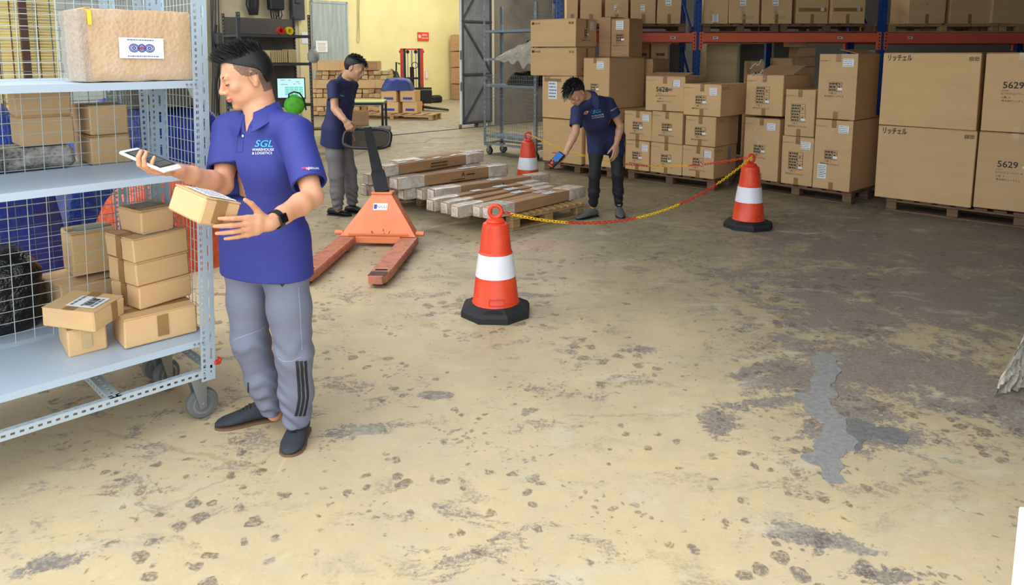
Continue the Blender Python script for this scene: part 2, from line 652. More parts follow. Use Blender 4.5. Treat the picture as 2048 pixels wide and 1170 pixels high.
def uvbox(mb, u0, u1, v0, v1, z0, z1):
    M = Matrix((U, V, ZV)).transposed().to_4x4()
    # (u, v, z) is left-handed: build from corners with outward faces
    c = uv((u0 + u1) / 2, (v0 + v1) / 2, (z0 + z1) / 2)
    R = Matrix.Rotation(UA, 4, 'Z')
    R.translation = c
    mb.box((0, 0, 0), (abs(u1 - u0), abs(v1 - v0), abs(z1 - z0)), R)
    return mb


mb = MB()
mb.prism([tuple(uv(-14, 9)[:2]), tuple(uv(20, 9)[:2]), tuple(uv(20, -26)[:2]), tuple(uv(-14, -26)[:2])], -0.2, 0.0)
struct('floor', mb, 'floor')
struct('wall_left', uvbox(MB(), 2.95, 5.09, VT - .25, VT, 0, 4.6), 'plaster_white')
w = struct('wall_left_near', uvbox(MB(), -6, 0.3, VT - .25, VT, 0, 4.6), 'plaster_white')
struct('wall_left_sill', uvbox(uvbox(MB(), 0.3, 2.95, VT - .25, VT, 0, .7), 0.3, 2.95, VT - .25, VT, 4.0, 4.6), 'plaster_white')
struct('wall_left_shelf', uvbox(MB(), 5.09, 6.82, VT - .25, VT, 0, 4.6), 'plaster_beige')
struct('trim_1', uvbox(MB(), 6.82, 7.0, VT - .3, VT + .02, 0, 4.6), 'paint_yellow')
struct('wall_left_far', uvbox(MB(), 11.5, 15.8, VT - .25, VT, 0, 4.6), 'plaster_dark')
struct('wall_left_lintel', uvbox(MB(), 7.0, 11.5, VT - .25, VT, 4.2, 4.6), 'plaster_beige')
struct('wall_back', uvbox(MB(), 15.6, 15.85, VT, .85, 0, 4.6), 'wall_dim')
struct('wall_right', uvbox(MB(), 2.6, 15.6, .62, .85, 0, 4.6), 'wall_dim')  # unseen; set close in and dark to shade the right side
struct('ceiling', uvbox(MB(), 1.9, 15.85, VT - .3, .85, 4.6, 4.75), 'ceiling')
struct('wall_far', uvbox(MB(), 2.0, 18.6, YW - .25, YW, 0, 6), 'plaster_yellow')
struct('wall_far_end', uvbox(MB(), 18.3, 18.55, YW, VT - .25, 0, 6), 'plaster_beige')
struct('wall_far_front', uvbox(uvbox(MB(), 11.5, 18.3, VT - .5, VT - .26, 0, 6), 7.0, 11.5, VT - .5, VT - .26, 4.6, 6), 'plaster_yellow')
struct('ceiling_far', uvbox(MB(), 6.0, 18.55, YW, VT - .26, 6, 6.15), 'ceiling')
# peeling square column beside the doorway
struct('column', uvbox(MB(), 11.52, 11.75, VT, VT + .12, 0, 4.6), 'peel_cream')
# the strip of the sliding-door rail in the floor, and the joint before it
struct('trim_2', uvbox(MB(), 7.6, 14.4, VT + .16, VT + .20, -0.02, 0.012), 'steel_dark')
mb = MB()
pts = [(690, 320), (760, 290), (800, 288), (850, 285), (862, 278), (900, 275), (960, 273), (1010, 273)]
prev = None
for k, p in enumerate(pts):
    q = G(*p)
    if prev is not None:
        mb.seg(prev + Vector((0, 0, -.005)), q + Vector((0, 0, -.005)), 0.05, 0.015, ext=0.02)
    prev = q
struct('trim_3', mb, 'ink_grey')

# roll-up slatted screen in the opening of the left wall
blind = thing('slatted_screen', 'pale yellow slatted screen behind the brown post at the left edge', 'screen', uv(1.62, VT - .12, 0.7), RZ)
mb = MB()
for k in range(76):
    mb.box((0, random.uniform(-.004, .004), 0.02 + k * .0435), (2.62, .02, .036))
o = mb.build('slat', 'blind_yellow', blind)
o['kind'] = 'stuff'
mb = MB()
for k in range(16):
    mb.box((-1.25 + k * .166, -.014, 1.65), (.012, .012, 3.3))
o = mb.build('cord', 'brown_post', blind)
o['kind'] = 'stuff'
p = uv(2.50, VT + .1)
o = uvbox(MB(), 2.44, 2.53, VT + .03, VT + .12, 0, 4.6).build('post', 'brown_post')
tag(o, 'dark brown upright post in front of the yellow slatted screen', 'post')
o = uvbox(MB(), 0.4, 5.0, VT + .02, VT + .1, 2.95, 3.2).build('duct', 'steel_dark')
tag(o, 'dark grey trunking running high along the pale left wall', 'duct')

# cement patch on the floor
px = [(440, 280), (500, 285), (525, 310), (545, 350), (520, 385), (500, 405), (530, 445), (518, 457), (490, 450), (500, 480), (540, 520), (560, 545), (565, 590), (610, 625), (600, 665),
      (560, 655), (550, 680), (535, 688), (550, 715), (537, 735), (555, 770), (548, 779), (500, 780), (472, 765), (458, 715), (400, 695), (388, 672), (440, 650), (432, 620), (455, 590), (480, 560), (440, 530), (400, 500), (405, 470), (362, 440), (420, 428), (432, 400), (420, 385), (460, 345), (430, 320)]
poly = []
for i, (x, y) in enumerate(px):
    a = G(1400 + x / 1.918, 560 + y / 1.918)
    x2, y2 = px[(i + 1) % len(px)]
    b = G(1400 + x2 / 1.918, 560 + y2 / 1.918)
    for k in range(3):
        q = a.lerp(b, k / 3)
        j = 0.012 if k else 0.0
        poly.append((q.x + random.uniform(-j, j), q.y + random.uniform(-j, j)))
from mathutils.geometry import tessellate_polygon
mb = MB()
n = len(poly)
mb.v = [(x, y, .004) for x, y in poly] + [(x, y, -.01) for x, y in poly]
mb.f = [tuple(t) if (Vector(poly[t[1]]) - Vector(poly[t[0]])).to_3d().cross((Vector(poly[t[2]]) - Vector(poly[t[0]])).to_3d()).z > 0 else (t[2], t[1], t[0]) for t in tessellate_polygon([[Vector((x, y, 0)) for x, y in poly]])]
mb.f += [(i, n + i, n + (i + 1) % n, (i + 1) % n) for i in range(n)]
o = mb.build('cement_patch', 'cement')
px2 = [(556, 538), (600, 530), (640, 545), (668, 562), (700, 566), (760, 572), (800, 598), (792, 624), (745, 630), (700, 616), (676, 600), (640, 612), (612, 652), (590, 668), (570, 640)]
poly = []
for i, (x, y) in enumerate(px2):
    a = G(1400 + x / 1.918, 560 + y / 1.918)
    x2, y2 = px2[(i + 1) % len(px2)]
    b = G(1400 + x2 / 1.918, 560 + y2 / 1.918)
    for k in range(4):
        q = a.lerp(b, k / 4)
        j = 0.014 if k else 0.0
        poly.append((q.x + random.uniform(-j, j), q.y + random.uniform(-j, j)))
mb = MB()
n2_ = len(poly)
mb.v = [(x, y, .002) for x, y in poly] + [(x, y, -.01) for x, y in poly]
mb.f = [tuple(t) if (Vector(poly[t[1]]) - Vector(poly[t[0]])).to_3d().cross((Vector(poly[t[2]]) - Vector(poly[t[0]])).to_3d()).z > 0 else (t[2], t[1], t[0]) for t in tessellate_polygon([[Vector((x, y, 0)) for x, y in poly]])]
mb.f += [(i, n2_ + i, n2_ + (i + 1) % n2_, (i + 1) % n2_) for i in range(n2_)]
mb.build('dark_spill', 'cement_dark', o)
tag(o, 'grey cement patch of jagged outline on the stained floor', 'patch', kind='structure')


# ---------------------------------------------------------------- cartons
FACES = {'front': (Vector((1, 0, 0)), ZV, (0, -.5, .5)), 'left': (Vector((0, -1, 0)), ZV, (-.5, 0, .5)), 'right': (Vector((0, 1, 0)), ZV, (.5, 0, .5)),
         'top': (Vector((1, 0, 0)), Vector((0, 1, 0)), (0, 0, 1))}
_lab = {}


def face_M(size, face, x, y, off):                    # matrix on a face; x, y measured from the face's lower left corner
    w, d, h = size
    r, up, c = FACES[face]
    fw = w if face in ('front', 'top') else d
    fh = d if face == 'top' else h
    n = r.cross(up)
    c = Vector((c[0] * w, c[1] * d, c[2] * h))
    return frame(c + r * (x - fw / 2) + up * (y - fh / 2) + n * off, r, up)


def label_mesh(w, h, m):
    k = (round(w, 3), round(h, 3), m)
    if k not in _lab:
        _lab[k] = MB().box((0, 0, 0), (w, h, .0016)).mesh('label', m)
    return _lab[k]


def sticker(root, size, face, x, y, w, h, m='paper', name='label', rot=0.0, lines=0, ink='ink_grey'):
    M = face_M(size, face, x, y, .0035) @ Matrix.Rotation(rot, 4, 'Z')
    o = put(name, label_mesh(w, h, m), root, M)
    if lines:
        mb = MB()
        rnd = random.Random(lines * 31 + int(w * 1000))
        for k in range(lines):
            yy = h * (.36 - .72 * k / max(1, lines - 1))
            x0 = -w * .42
            while x0 < w * .3:
                l = rnd.uniform(.06, .22) * w
                mb.box((x0 + l / 2, yy, .0012), (l, h * .3 / lines, .0006))
                x0 += l + w * .04
        mb.build('printed_text', ink, o)['kind'] = 'stuff'
    return o


def printed(root, size, face, x, y, body, hgt, m='ink', rot=0.0, sx=1.0, spacing=1.0, bold=0.0):
    me = text_mesh(body, m, spacing=spacing, offset=bold)
    M = face_M(size, face, x, y, .0042) @ Matrix.Rotation(rot, 4, 'Z') @ Matrix.Diagonal((hgt * sx, hgt, 1, 1))
    return put('printed_text', me, root, M)


def faint_lines(root, M, w, h, rows, m='ink_brown', seed=1):   # print too worn or small to read: broken rows
    mb = MB()
    r = random.Random(seed)
    for k in range(rows):
        y = h * (.5 - (k + .5) / rows)
        x = -w / 2
        while x < w * .42:
            l = r.uniform(.03, .10) * w
            mb.box((x + l / 2, y, 0), (l, h / rows * .5, .0006))
            x += l + w * .02
    o = mb.build('printed_text', m, root, M=M)
    o['kind'] = 'stuff'
    return o


def spec_block(root, size, face, x, y, w, rows, m='ink', style=0):   # the printed table of contents on the export cartons
    h = rows * .034
    mb = MB()
    r = random.Random(rows * 7 + style)
    t = .003
    for k in range(rows + 1):
        mb.box((0, h / 2 - k * h / rows, 0), (w, t, .0008))
    for xx in (-w / 2, w * .12, w / 2):
        mb.box((xx, 0, 0), (t, h, .0008))
    for k in range(rows):
        yy = h / 2 - (k + .5) * h / rows
        x0 = -w * .46
        while x0 < w * .05:
            l = r.uniform(.016, .034)
            mb.box((x0 + l / 2, yy, 0), (l, .016, .0008))
            x0 += l + .006
        if r.random() < .6:
            mb.box((w * .3, yy, 0), (w * r.uniform(.1, .24), .012, .0008))
    M = face_M(size, face, x, y, .0036)
    o = mb.build('printed_table', m, root, M=M)
    put('printed_text', text_mesh('株式会社リッチェル', m), root, M @ Matrix.Translation((-.01, -h / 2 - .055, .0006)) @ Matrix.Diagonal((.024, .024, 1, 1)))
    put('printed_text', text_mesh('入数  2', m), root, M @ Matrix.Translation((-w * .22, -h / 2 - .022, .0006)) @ Matrix.Diagonal((.024, .024, 1, 1)))
    put('label', label_mesh(.05, .026, 'paper'), root, M @ Matrix.Translation((w * .36, h * (-.5 + .8 / rows), .001)))
    return o


def carton(label, loc, rz, size, m='cardboard', group=None, name='carton', tape='front', seam='x', tilt=None, flaps='closed', tape_m='tape', jit=.004, cat='box', seed=None):
    w, d, h = size
    if tilt is not None:
        t = thing(name, label, cat, M=Matrix.Translation(loc) @ tilt, group=group)
    else:
        t = thing(name, label, cat, loc, rz, group)
    if flaps == 'open':
        mb = MB()
        th = .006
        mb.box((0, 0, th / 2), (w, d, th))
        for sx in (-1, 1):
            mb.box((sx * (w / 2 - th / 2), 0, h / 2), (th, d, h))
            mb.box((0, sx * (d / 2 - th / 2), h / 2), (w - 2 * th, th, h))
        mb.build('body', m, t)
        return t
    mb = MB()
    mb.box((0, 0, (h - .004) / 2), (w, d, h - .004), bev=.006, jit=jit)
    mb.build('body', m, t)
    fm = MB()
    if seam == 'x':
        fm.box((0, 0, 0), (w - .004, d / 2 - .002, .004))
        me = fm.mesh('flap', m)
        for s in (-1, 1):
            put('flap', me, t, Matrix.Translation((0, s * d / 4, h - .002)))
    else:
        fm.box((0, 0, 0), (w / 2 - .002, d - .004, .004))
        me = fm.mesh('flap', m)
        for s in (-1, 1):
            put('flap', me, t, Matrix.Translation((s * w / 4, 0, h - .002)))
    if tape:
        tw = .05
        if seam == 'x':
            put('tape', label_mesh(w, tw, tape_m), t, Matrix.Translation((0, 0, h + .0015)))
        else:
            put('tape', label_mesh(tw, d, tape_m), t, Matrix.Translation((0, 0, h + .0015)))
    return t


def tape_ends(t, size, face='front', x=None, l=.07, w=.05, top=True, bottom=True, m='tape'):
    fw = size[0] if face == 'front' else size[1]
    x = fw / 2 if x is None else x
    if top:
        sticker(t, size, face, x, size[2] - l / 2, w, l, m, 'tape')
    if bottom:
        sticker(t, size, face, x, l / 2, w, l, m, 'tape')


VA = math.radians(-42)


class Plane:                                          # the front plane of a pallet load: s along it, z up
    def __init__(s, corner, deg):
        s.o = Vector((corner[0], corner[1], 0))
        s.a = math.radians(deg)
        s.x = Vector((math.cos(s.a), math.sin(s.a), 0))
        s.n = Vector((-math.sin(s.a), math.cos(s.a), 0))   # into the load

    def at(s, x, depth, z):
        return s.o + s.x * x + s.n * depth + ZV * z


def load_box(pl, s0, s1, z0, z1, dep, label, inset=0.0, dyaw=0.0, **kw):
    w, h = s1 - s0, z1 - z0
    t = carton(label, pl.at((s0 + s1) / 2, dep / 2 + inset, z0), pl.a + math.radians(dyaw), (w, dep, h - .004), **kw)
    return t, (w, dep, h - .004)


_pal = {}


def pallet(label, corner, deg, L, W, m='wood_old', group=None, fill=.72, boards=7, h=.145, along='W', name='pallet', z=0.0, nb=3):
    """corner: front left corner; L along the given direction, W into the depth; boards run along L or W"""
    a = math.radians(deg)
    t = thing(name, label, 'pallet', (corner[0], corner[1], z), a, group)

    def shared(key, d):
        k = (m,) + key
        if k not in _pal:
            _pal[k] = MB().box((0, 0, 0), d, bev=.004).mesh('board', m)
        return _pal[k]
    bt = .022
    if along == 'W':
        bw = L / boards * fill
        for i in range(boards):
            x = bw / 2 + (L - bw) * i / (boards - 1)
            put('deck_board', shared(('d', round(W, 3), round(bw, 3)), (W, bw, bt)), t, Matrix.Translation((x, W / 2, h - bt / 2)) @ Matrix.Rotation(PI / 2, 4, 'Z'))
        for j in range(3):
            y = .05 + (W - .1) * j / 2
            put('stringer_board', shared(('s', round(L, 3)), (L, .1, bt)), t, Matrix.Translation((L / 2, y, h - bt * 1.5)))
            put('bottom_board', shared(('b', round(L, 3)), (L, .1, .018)), t, Matrix.Translation((L / 2, y, .009)))
    else:
        bw = W / boards * .72
        for i in range(boards):
            y = bw / 2 + (W - bw) * i / (boards - 1)
            put('deck_board', shared(('d', round(L, 3), round(bw, 3)), (L, bw, bt)), t, Matrix.Translation((L / 2, y, h - bt / 2)))
        for j in range(nb):
            x = .05 + (L - .1) * j / (nb - 1)
            put('stringer_board', shared(('s', round(W, 3)), (W, .1, bt)), t, Matrix.Translation((x, W / 2, h - bt * 1.5)) @ Matrix.Rotation(PI / 2, 4, 'Z'))
        for j in range(3):
            y = .05 + (W - .1) * j / 2
            put('bottom_board', shared(('b', round(L, 3)), (L, .1, .018)), t, Matrix.Translation((L / 2, y, .009)))
    bh = h - 2 * bt - .018
    for i in range(nb):
        for j in range(3):
            x = .055 + (L - .11) * i / (nb - 1)
            y = .055 + (W - .11) * j / 2
            put('block', shared(('k', round(bh, 3)), (.1, .1, bh)), t, Matrix.Translation((x, y, .018 + bh / 2)))
    return t


EXP = 'export cartons on the pallets beyond the chain'
# pallet C: four big cartons at the right edge
plC = Plane(G(1748, 392, .145), -42.3)
pallet('weathered pallet under the four big cartons at the right edge', plC.at(.11, .03, 0), -42.3, 1.24, .95, along='W', boards=8)
BIG = 'big cartons at the right edge'
names = [('lower big plain carton with a katakana mark, directly on its pallet', 0, .893, .145, .914), ('upper big plain carton with a katakana mark, on its twin', .0, .878, .914, 1.676)]
for lb, s0, s1, z0, z1 in names:
    t, sz = load_box(plC, s0, s1, z0, z1, .62, lb, group=BIG, tape=None, dyaw=random.uniform(-.3, .3))
    printed(t, sz, 'front', .155, sz[2] - .055, 'リッチェル', .072, sx=.66, bold=.02)
    for k in (0, 1):
        mb = MB()
        mb.box((0, .016, 0), (.034, .004, .0008)).box((0, -.016, 0), (.034, .004, .0008)).box((-.016, 0, 0), (.004, .034, .0008)).box((.016, 0, 0), (.004, .034, .0008))
        if k:
            mb.box((0, .006, 0), (.022, .005, .0008)).box((0, -.004, 0), (.005, .02, .0008))
        else:
            mb.box((-.006, 0, 0), (.005, .022, .0008)).box((.006, 0, 0), (.005, .022, .0008))
        mb.build('handling_mark', 'ink', t, M=face_M(sz, 'front', sz[0] - .085 + k * .045, sz[2] - .06, .004))
for lb, s0, s1, z0, z1 in (('lower big carton numbered 5629, at the right edge on its pallet', .912, 1.50, .16, .914), ('upper big carton numbered 5629, at the right edge on its twin', .915, 1.50, .914, 1.676)):
    t, sz = load_box(plC, s0, s1, z0, z1, .62, lb, group=BIG, tape=None)
    xx = .27 if z0 < .5 else .255
    yy = sz[2] * .5 + .02
    printed(t, sz, 'front', xx - .02, yy + .05, '5629', .085, sx=1.0, bold=.015)
    sticker(t, sz, 'front', xx + .125, yy + .035, .05, .022, 'paper')
    printed(t, sz, 'front', xx - .085, yy, 'コロル', .02)
    printed(t, sz, 'front', xx - .005, yy - .03, 'おでかけコンペット M', .026, sx=.85)
    printed(t, sz, 'front', xx - .075, yy - .066, '入数  4', .024)
    printed(t, sz, 'front', xx - .005, yy - .098, '株式会社リッチェル', .022)
    sticker(t, sz, 'front', .29, sz[2] - .035, .06, .07, 'tape_clear', 'tape')
    sticker(t, sz, 'front', .29, .035, .06, .05, 'tape_clear', 'tape')

# pallet B: three columns, the last one tall
plB = Plane(G(1484.5, 355, .145), -48)
pallet('old pallet under the tall three-column carton load', plB.at(.02, .03, 0), -48, 1.3, 1.0, along='W', boards=8)
spec = [
    ('tall scuffed carton with chalky scrawl, behind the far cone', 0, .455, .145, .90, .5, 0, 3, 1),
    ('squarer carton with a long table, on the chalk-scrawled carton', .0, .468, .93, 1.42, .75, 1, 6, 0),
    ('lower narrow carton with a sticker, middle column of the tall load', .50, .875, .145, .715, .7, 0, 6, 1),
    ('upper narrow carton without sticker, middle column of the tall load', .51, .868, .718, 1.26, .7, 0, 6, 0),
    ('leaning carton with an upright white slip, below the open-topped one', .893, 1.31, .145, .935, .8, -1, 3, 2),
    ('tall open-topped carton on top of the leaning carton', .885, 1.30, .94, 1.665, .62, 1.5, 3, 1)]
for lb, s0, s1, z0, z1, dep, dy, rows, st in spec:
    op = 'open' if 'open-topped' in lb else 'closed'
    t, sz = load_box(plB, s0, s1, z0, z1, dep, lb, group=EXP, dyaw=dy, seam='y', flaps=op)
    tape_ends(t, sz, l=.085)
    spec_block(t, sz, 'front', sz[0] * .46, sz[2] * .5, .14 if rows == 3 else .17, rows)
    printed(t, sz, 'front', .065, sz[2] - .075, '折りたたみペット', .02, 'ink_brown')
    if st:
        sticker(t, sz, 'front', sz[0] * .76, sz[2] - .095, .115, .085, lines=4)
        sticker(t, sz, 'front', sz[0] * .76 - .055, sz[2] - .095, .008, .085, 'paper_pink', 'label_edge')
    if st == 2:
        sticker(t, sz, 'front', .1, .2, .1, .165, lines=7, ink='ink')
    if op == 'open':
        mb = MB()
        mb.box((0, .09, 0), (sz[0] - .01, .2, .006))
        mb.build('flap', 'cardboard_dark', t, M=Matrix.Translation((0, sz[1] / 2, sz[2])) @ Matrix.Rotation(math.radians(8), 4, 'X') @ Matrix.Translation((0, -.2, 0)))
        mb = MB()
        mb.box((-.1, 0, 0), (.2, sz[1] - .01, .006))
        mb.build('flap', 'cardboard_dark', t, M=Matrix.Translation((sz[0] / 2, 0, sz[2])) @ Matrix.Rotation(math.radians(14), 4, 'Y') @ Matrix.Translation((.0, 0, 0)))
    if 'squarer' in lb:
        mb = MB().box((0, .17, 0), (sz[0] - .01, .34, .006))
        mb.build('flap', 'cardboard_dark', t, M=Matrix.Translation((0, -.12, sz[2] + .004)) @ Matrix.Rotation(math.radians(17), 4, 'X'))
    if 'scrawl' in lb:
        mb = MB()
        rr = random.Random(4)
        for cx_, cy_ in ((.11, .58), (.12, .47), (.15, .38)):
            pts = [(cx_ - .07 + .02 * k + rr.uniform(-.01, .01), cy_ + rr.uniform(-.03, .03) + k * .008, 0) for k in range(9)]
            mb.tube(pts, .0025, 4)
        mb.build('chalk_scrawl', 'paper', t, M=face_M(sz, 'front', 0, 0, .004))

# pallet A: two rows of three and two boxes on top
plA = Plane(G(1252, 338, .145), -42)
pallet('low pallet under the two rows of export cartons', plA.at(.0, .04, 0), -42, 1.25, .9, along='W', boards=8)
rowspec = [
    ('bottom row, beside the bending man: export carton with sticker', -.02, .352, .145, .54, 1),
    ('bottom row, middle export carton without sticker behind the chain', .37, .82, .147, .54, 0),
    ('bottom row, export carton with sticker and black film strip on its side', .83, 1.25, .15, .54, 1),
    ('middle row, beside the bending man: export carton with sticker', -.06, .352, .541, .93, 1),
    ('middle row, centre export carton without sticker', .368, .81, .541, .94, 0),
    ('middle row, end export carton without sticker, far cone side', .85, 1.26, .541, .91, 0),
    ('export carton numbered 5626 with a lifted lid, on top of the rows', .24, .775, .945, 1.385, 1),
    ('tilted export carton with sticker, on top at the row end', .835, 1.34, .914, 1.305, 1)]
for i, (lb, s0, s1, z0, z1, st) in enumerate(rowspec):
    dep = .62 if i < 6 else .72
    t, sz = load_box(plA, s0, s1, z0, z1, dep, lb, group=EXP, dyaw=(0, 0, 0, 1, -1, 0, 4, -3)[i], inset=(0, 0, 0, .02, .02, .0, .03, -.01)[i], seam='y')
    tape_ends(t, sz, x=sz[0] * .5, l=.09)
    if '5626' in lb:
        printed(t, sz, 'front', .23, .27, '5626', .085, bold=.02)
        mb = MB().box((0, .016, 0), (.07, .003, .0008)).box((0, -.016, 0), (.07, .003, .0008)).box((-.034, 0, 0), (.003, .034, .0008)).box((.034, 0, 0), (.003, .034, .0008)).box((0, 0, 0), (.05, .012, .0008))
        mb.build('printed_table', 'ink', t, M=face_M(sz, 'front', .33, .272, .0042))
        printed(t, sz, 'front', .2, .22, 'コロル', .02)
        printed(t, sz, 'front', .28, .19, 'おでかけコンペット T', .028)
        printed(t, sz, 'front', .21, .155, '入数  2', .024)
        printed(t, sz, 'front', .26, .12, '株式会社リッチェル', .022)
        mb = MB().box((0, .13, 0), (sz[0] - .01, .26, .006))
        mb.build('flap', 'cardboard_dark', t, M=Matrix.Translation((0, -sz[1] / 2 + .01, sz[2] + .004)) @ Matrix.Rotation(math.radians(9), 4, 'X'))
    else:
        spec_block(t, sz, 'front', sz[0] * (.5 if i != 7 else .47), sz[2] * .5, .14, 3, style=i)
    printed(t, sz, 'front', .065, sz[2] - .05, '折りたたみペット', .018, 'ink_brown')
    if st:
        sticker(t, sz, 'front', sz[0] * .79, sz[2] - .085, .1, .085, lines=4)
        sticker(t, sz, 'front', sz[0] * .79 - .048, sz[2] - .085, .007, .085, 'paper_pink', 'label_edge')
    if i == 2:
        sticker(t, sz, 'right', .4, .26, .08, .2, 'plastic_grey', 'film_strip')
    if i in (2, 5, 7):
        printed(t, sz, 'right', .1, sz[2] - .05, 'リッチェル', .05, sx=.8)

# pallet Z: the tall load behind the bending man
plZ = Plane(G(1085, 320, .145), -42)
pallet('pallet under the tallest carton stack by the cage trolley', plZ.at(.0, .03, 0), -42, 1.2, .85, along='W', boards=7)
zs = [
    ('bottom carton of the tallest stack, behind the bending man', -.0, .70, .145, .755, .7, 0, 0),
    ('carton with a handwritten list taped on, second from the floor', -.03, .60, .762, 1.362, .7, .02, 1),
    ('third carton up the tallest stack, above the handwritten list', -.215, .56, 1.364, 1.757, .5, -.02, 2),
    ('topmost carton of the tallest stack, beside the cage trolley', -.215, .56, 1.765, 2.15, .52, -.02, 2),
    ('bottom carton behind the bending man, next to the stack corner', .72, 1.28, .145, .755, .7, .05, 0)]
for lb, s0, s1, z0, z1, dep, ins, st in zs:
    t, sz = load_box(plZ, s0, s1, z0, z1, dep, lb, inset=ins, group='tall stack by the cage trolley', tape=None, dyaw=random.uniform(-1, 1) + (4 if st == 2 else 0))
    if st == 2:
        printed(t, sz, 'front', .115, sz[2] - .055, 'Richell', .045)
        mb = MB().lathe([(.0, 0), (.02, 0), (.02, .0008), (0, .0008)], 10)
        mb.build('printed_mark', 'ink', t, M=face_M(sz, 'front', .045, sz[2] - .055, .003))
        for k in (0, 1):
            mb = MB().box((0, .014, 0), (.032, .004, .0008)).box((0, -.014, 0), (.032, .004, .0008)).box((-.014, 0, 0), (.004, .032, .0008)).box((.014, 0, 0), (.004, .032, .0008)).box((0, 0, 0), (.012, .016, .0008))
            mb.build('handling_mark', 'ink', t, M=face_M(sz, 'front', sz[0] - .1 + k * .045, sz[2] - .06, .004))
        if z0 > 1.7:
            sticker(t, sz, 'right', .4, sz[2] - .09, .09, .11, lines=4)
        spec_block(t, sz, 'right', .26, sz[2] * .5, .1, 3)
        sticker(t, sz, 'right', .27, sz[2] - .07, .05, .12, 'tape', 'tape')
    if st == 1:
        sticker(t, sz, 'front', .2, sz[2] - .2, .16, .25, 'paper', 'handwritten_list', lines=5, ink='ink_blue')
        sticker(t, sz, 'front', .2, sz[2] - .06, .3, .045, 'tape', 'tape')
        printed(t, sz, 'front', .1, sz[2] - .025, 'Richell', .04)
t, sz = load_box(plZ, .685, 1.13, .93, 1.617, .8, 'upright carton with white sticker, just behind the bending man’s head', inset=.05, group='tall stack by the cage trolley', tape=None, dyaw=-3)
sticker(t, sz, 'front', .29, sz[2] - .1, .115, .1, lines=4)
spec_block(t, sz, 'front', .2, sz[2] * .42, .13, 3)
tape_ends(t, sz, bottom=False, x=.2)
t, sz = load_box(plZ, .69, 1.2, .756, .93, .75, 'flat carton squeezed under the upright stickered carton', inset=.06, tape=None)
t, sz = load_box(plZ, .60, .80, 1.622, 2.18, .34, 'narrow brown carton on the upright carton, next to the topmost stack carton', inset=.5, group='tall stack by the cage trolley', m='cardboard_dark', tape=None)
t, sz = load_box(plZ, .81, 1.10, 1.622, 2.15, .34, 'carton with a sticker at its top, beside the rack beam end', inset=.5, group='tall stack by the cage trolley', m='cardboard_dark')
sticker(t, sz, 'front', .14, sz[2] - .09, .12, .12, lines=4)
spec_block(t, sz, 'front', .15, sz[2] * .5, .12, 3)
# the two brown fronts to the right of the upright carton
t, sz = load_box(plZ, .53, .885, .95, 1.61, .45, 'dark carton front standing close behind the upright stickered one', inset=.92, m='cardboard_dark', tape=None, group='tall stack by the cage trolley')
printed(t, sz, 'front', .1, sz[2] - .06, 'リッチェル', .05, sx=.8)
t, sz = load_box(plZ, .90, 1.235, .95, 1.60, .45, 'second dark carton front, between the rows and the rack', inset=.92, m='cardboard_dark', tape=None, group='tall stack by the cage trolley')
printed(t, sz, 'front', .1, sz[2] - .06, 'リッチェル', .05, sx=.8)
t, sz = load_box(plZ, .53, 1.235, 0, .948, .45, 'large plain carton on the floor behind the two rows', inset=.92, m='cardboard_dark', tape=None)
# ---------------------------------------------------------------- pallet rack
YR = 11.0
zt = P(1400, 66.0, YR).z
zb = P(1400, 84.5, YR).z
rack = thing('pallet_rack', 'blue and orange pallet rack along the back, loaded with taped cartons', 'rack', (0, YR, 0))
ups = [P(1119, 60, YR).x, P(1394, 75, YR).x, P(1762, 75, YR).x, P(1762, 75, YR).x + 2.8]


def slotted(mb, c0, c1, w, pitch=.075):
    pass


upm = MB()
for sx in (-1, 1):
    upm.box((sx * .042, 0, 2.25), (.012, .09, 4.5))
upm.box((0, -.038, 2.25), (.096, .014, 4.5))
up_me = upm.mesh('upright', 'rack_blue')
hm = MB()
for k in range(58):
    for sx in (-1, 1):
        hm.box((sx * .028, -.0455, .1 + k * .075 + (.0 if sx < 0 else .03)), (.012, .002, .02))
hole_me = hm.mesh('holes', 'hole')
for i, x in enumerate(ups):
    for y in (0, 1.0):
        o = put('upright', up_me, rack, Matrix.Translation((x, y, 0)))
        h = put('holes', hole_me, o)
        h['kind'] = 'stuff'
        fp = MB().box((x, y, .005), (.16, .14, .01)).build('foot_plate', 'rack_blue', rack)
    for k in range(5):
        z0 = .3 + k * .75
        mb = MB().seg((x, .05, z0 + (0 if k % 2 else .0)), (x, .95, z0 + .7), .03, .03, up=(1, 0, 0))
        mb.build('brace', 'rack_blue', rack)
for i in range(3):
    for y in (-.03, 1.03):
        m = 'beam_red' if i == 2 else 'beam_orange'
        mb = MB()
        x0, x1 = ups[i] + .05, ups[i + 1] - .05
        zz1 = zt + (.004 if i == 2 else 0)
        zz0 = zb - (.02 if i == 2 else 0)
        hh = zz1 - zz0
        mb.box(((x0 + x1) / 2, y, (zz0 + zz1) / 2), (x1 - x0, .04, hh), bev=.005)
        sgn = -1 if y < .5 else 1
        for q in (.12, .3, .72, .88):
            mb.box(((x0 + x1) / 2, y + sgn * .0215, zz0 + q * hh), (x1 - x0, .004, hh * .05))
        b = mb.build('beam', m, rack)
        for xx in (x0 + .0, x1 - .0):
            c = MB().box((xx, y - .002 * (1 if y < .5 else -1), zt - .12), (.055, .05, .27)).build('connector_plate', m, b)
            hm = MB()
            for k in range(5):
                hm.box((xx, y - .028, zt - .02 - k * .05), (.014, .004, .022))
            if y < .5:
                hm.build('bolt_hole', 'hole', b)['kind'] = 'stuff'
    mb = MB()
for px_, i in ((1346, 0), (1431, 1), (1680, 1), (1820, 2)):
    q = P(px_, 75.5, YR - .056)
    o = put('location_label', label_mesh(.075, .034, 'paper'), rack, frame((q.x, -.057, q.z), (1, 0, 0), (0, 0, 1)))
    mb = MB().box((-.004, .0, .001), (.05, .014, .0006)).build('printed_text', 'ink', o)


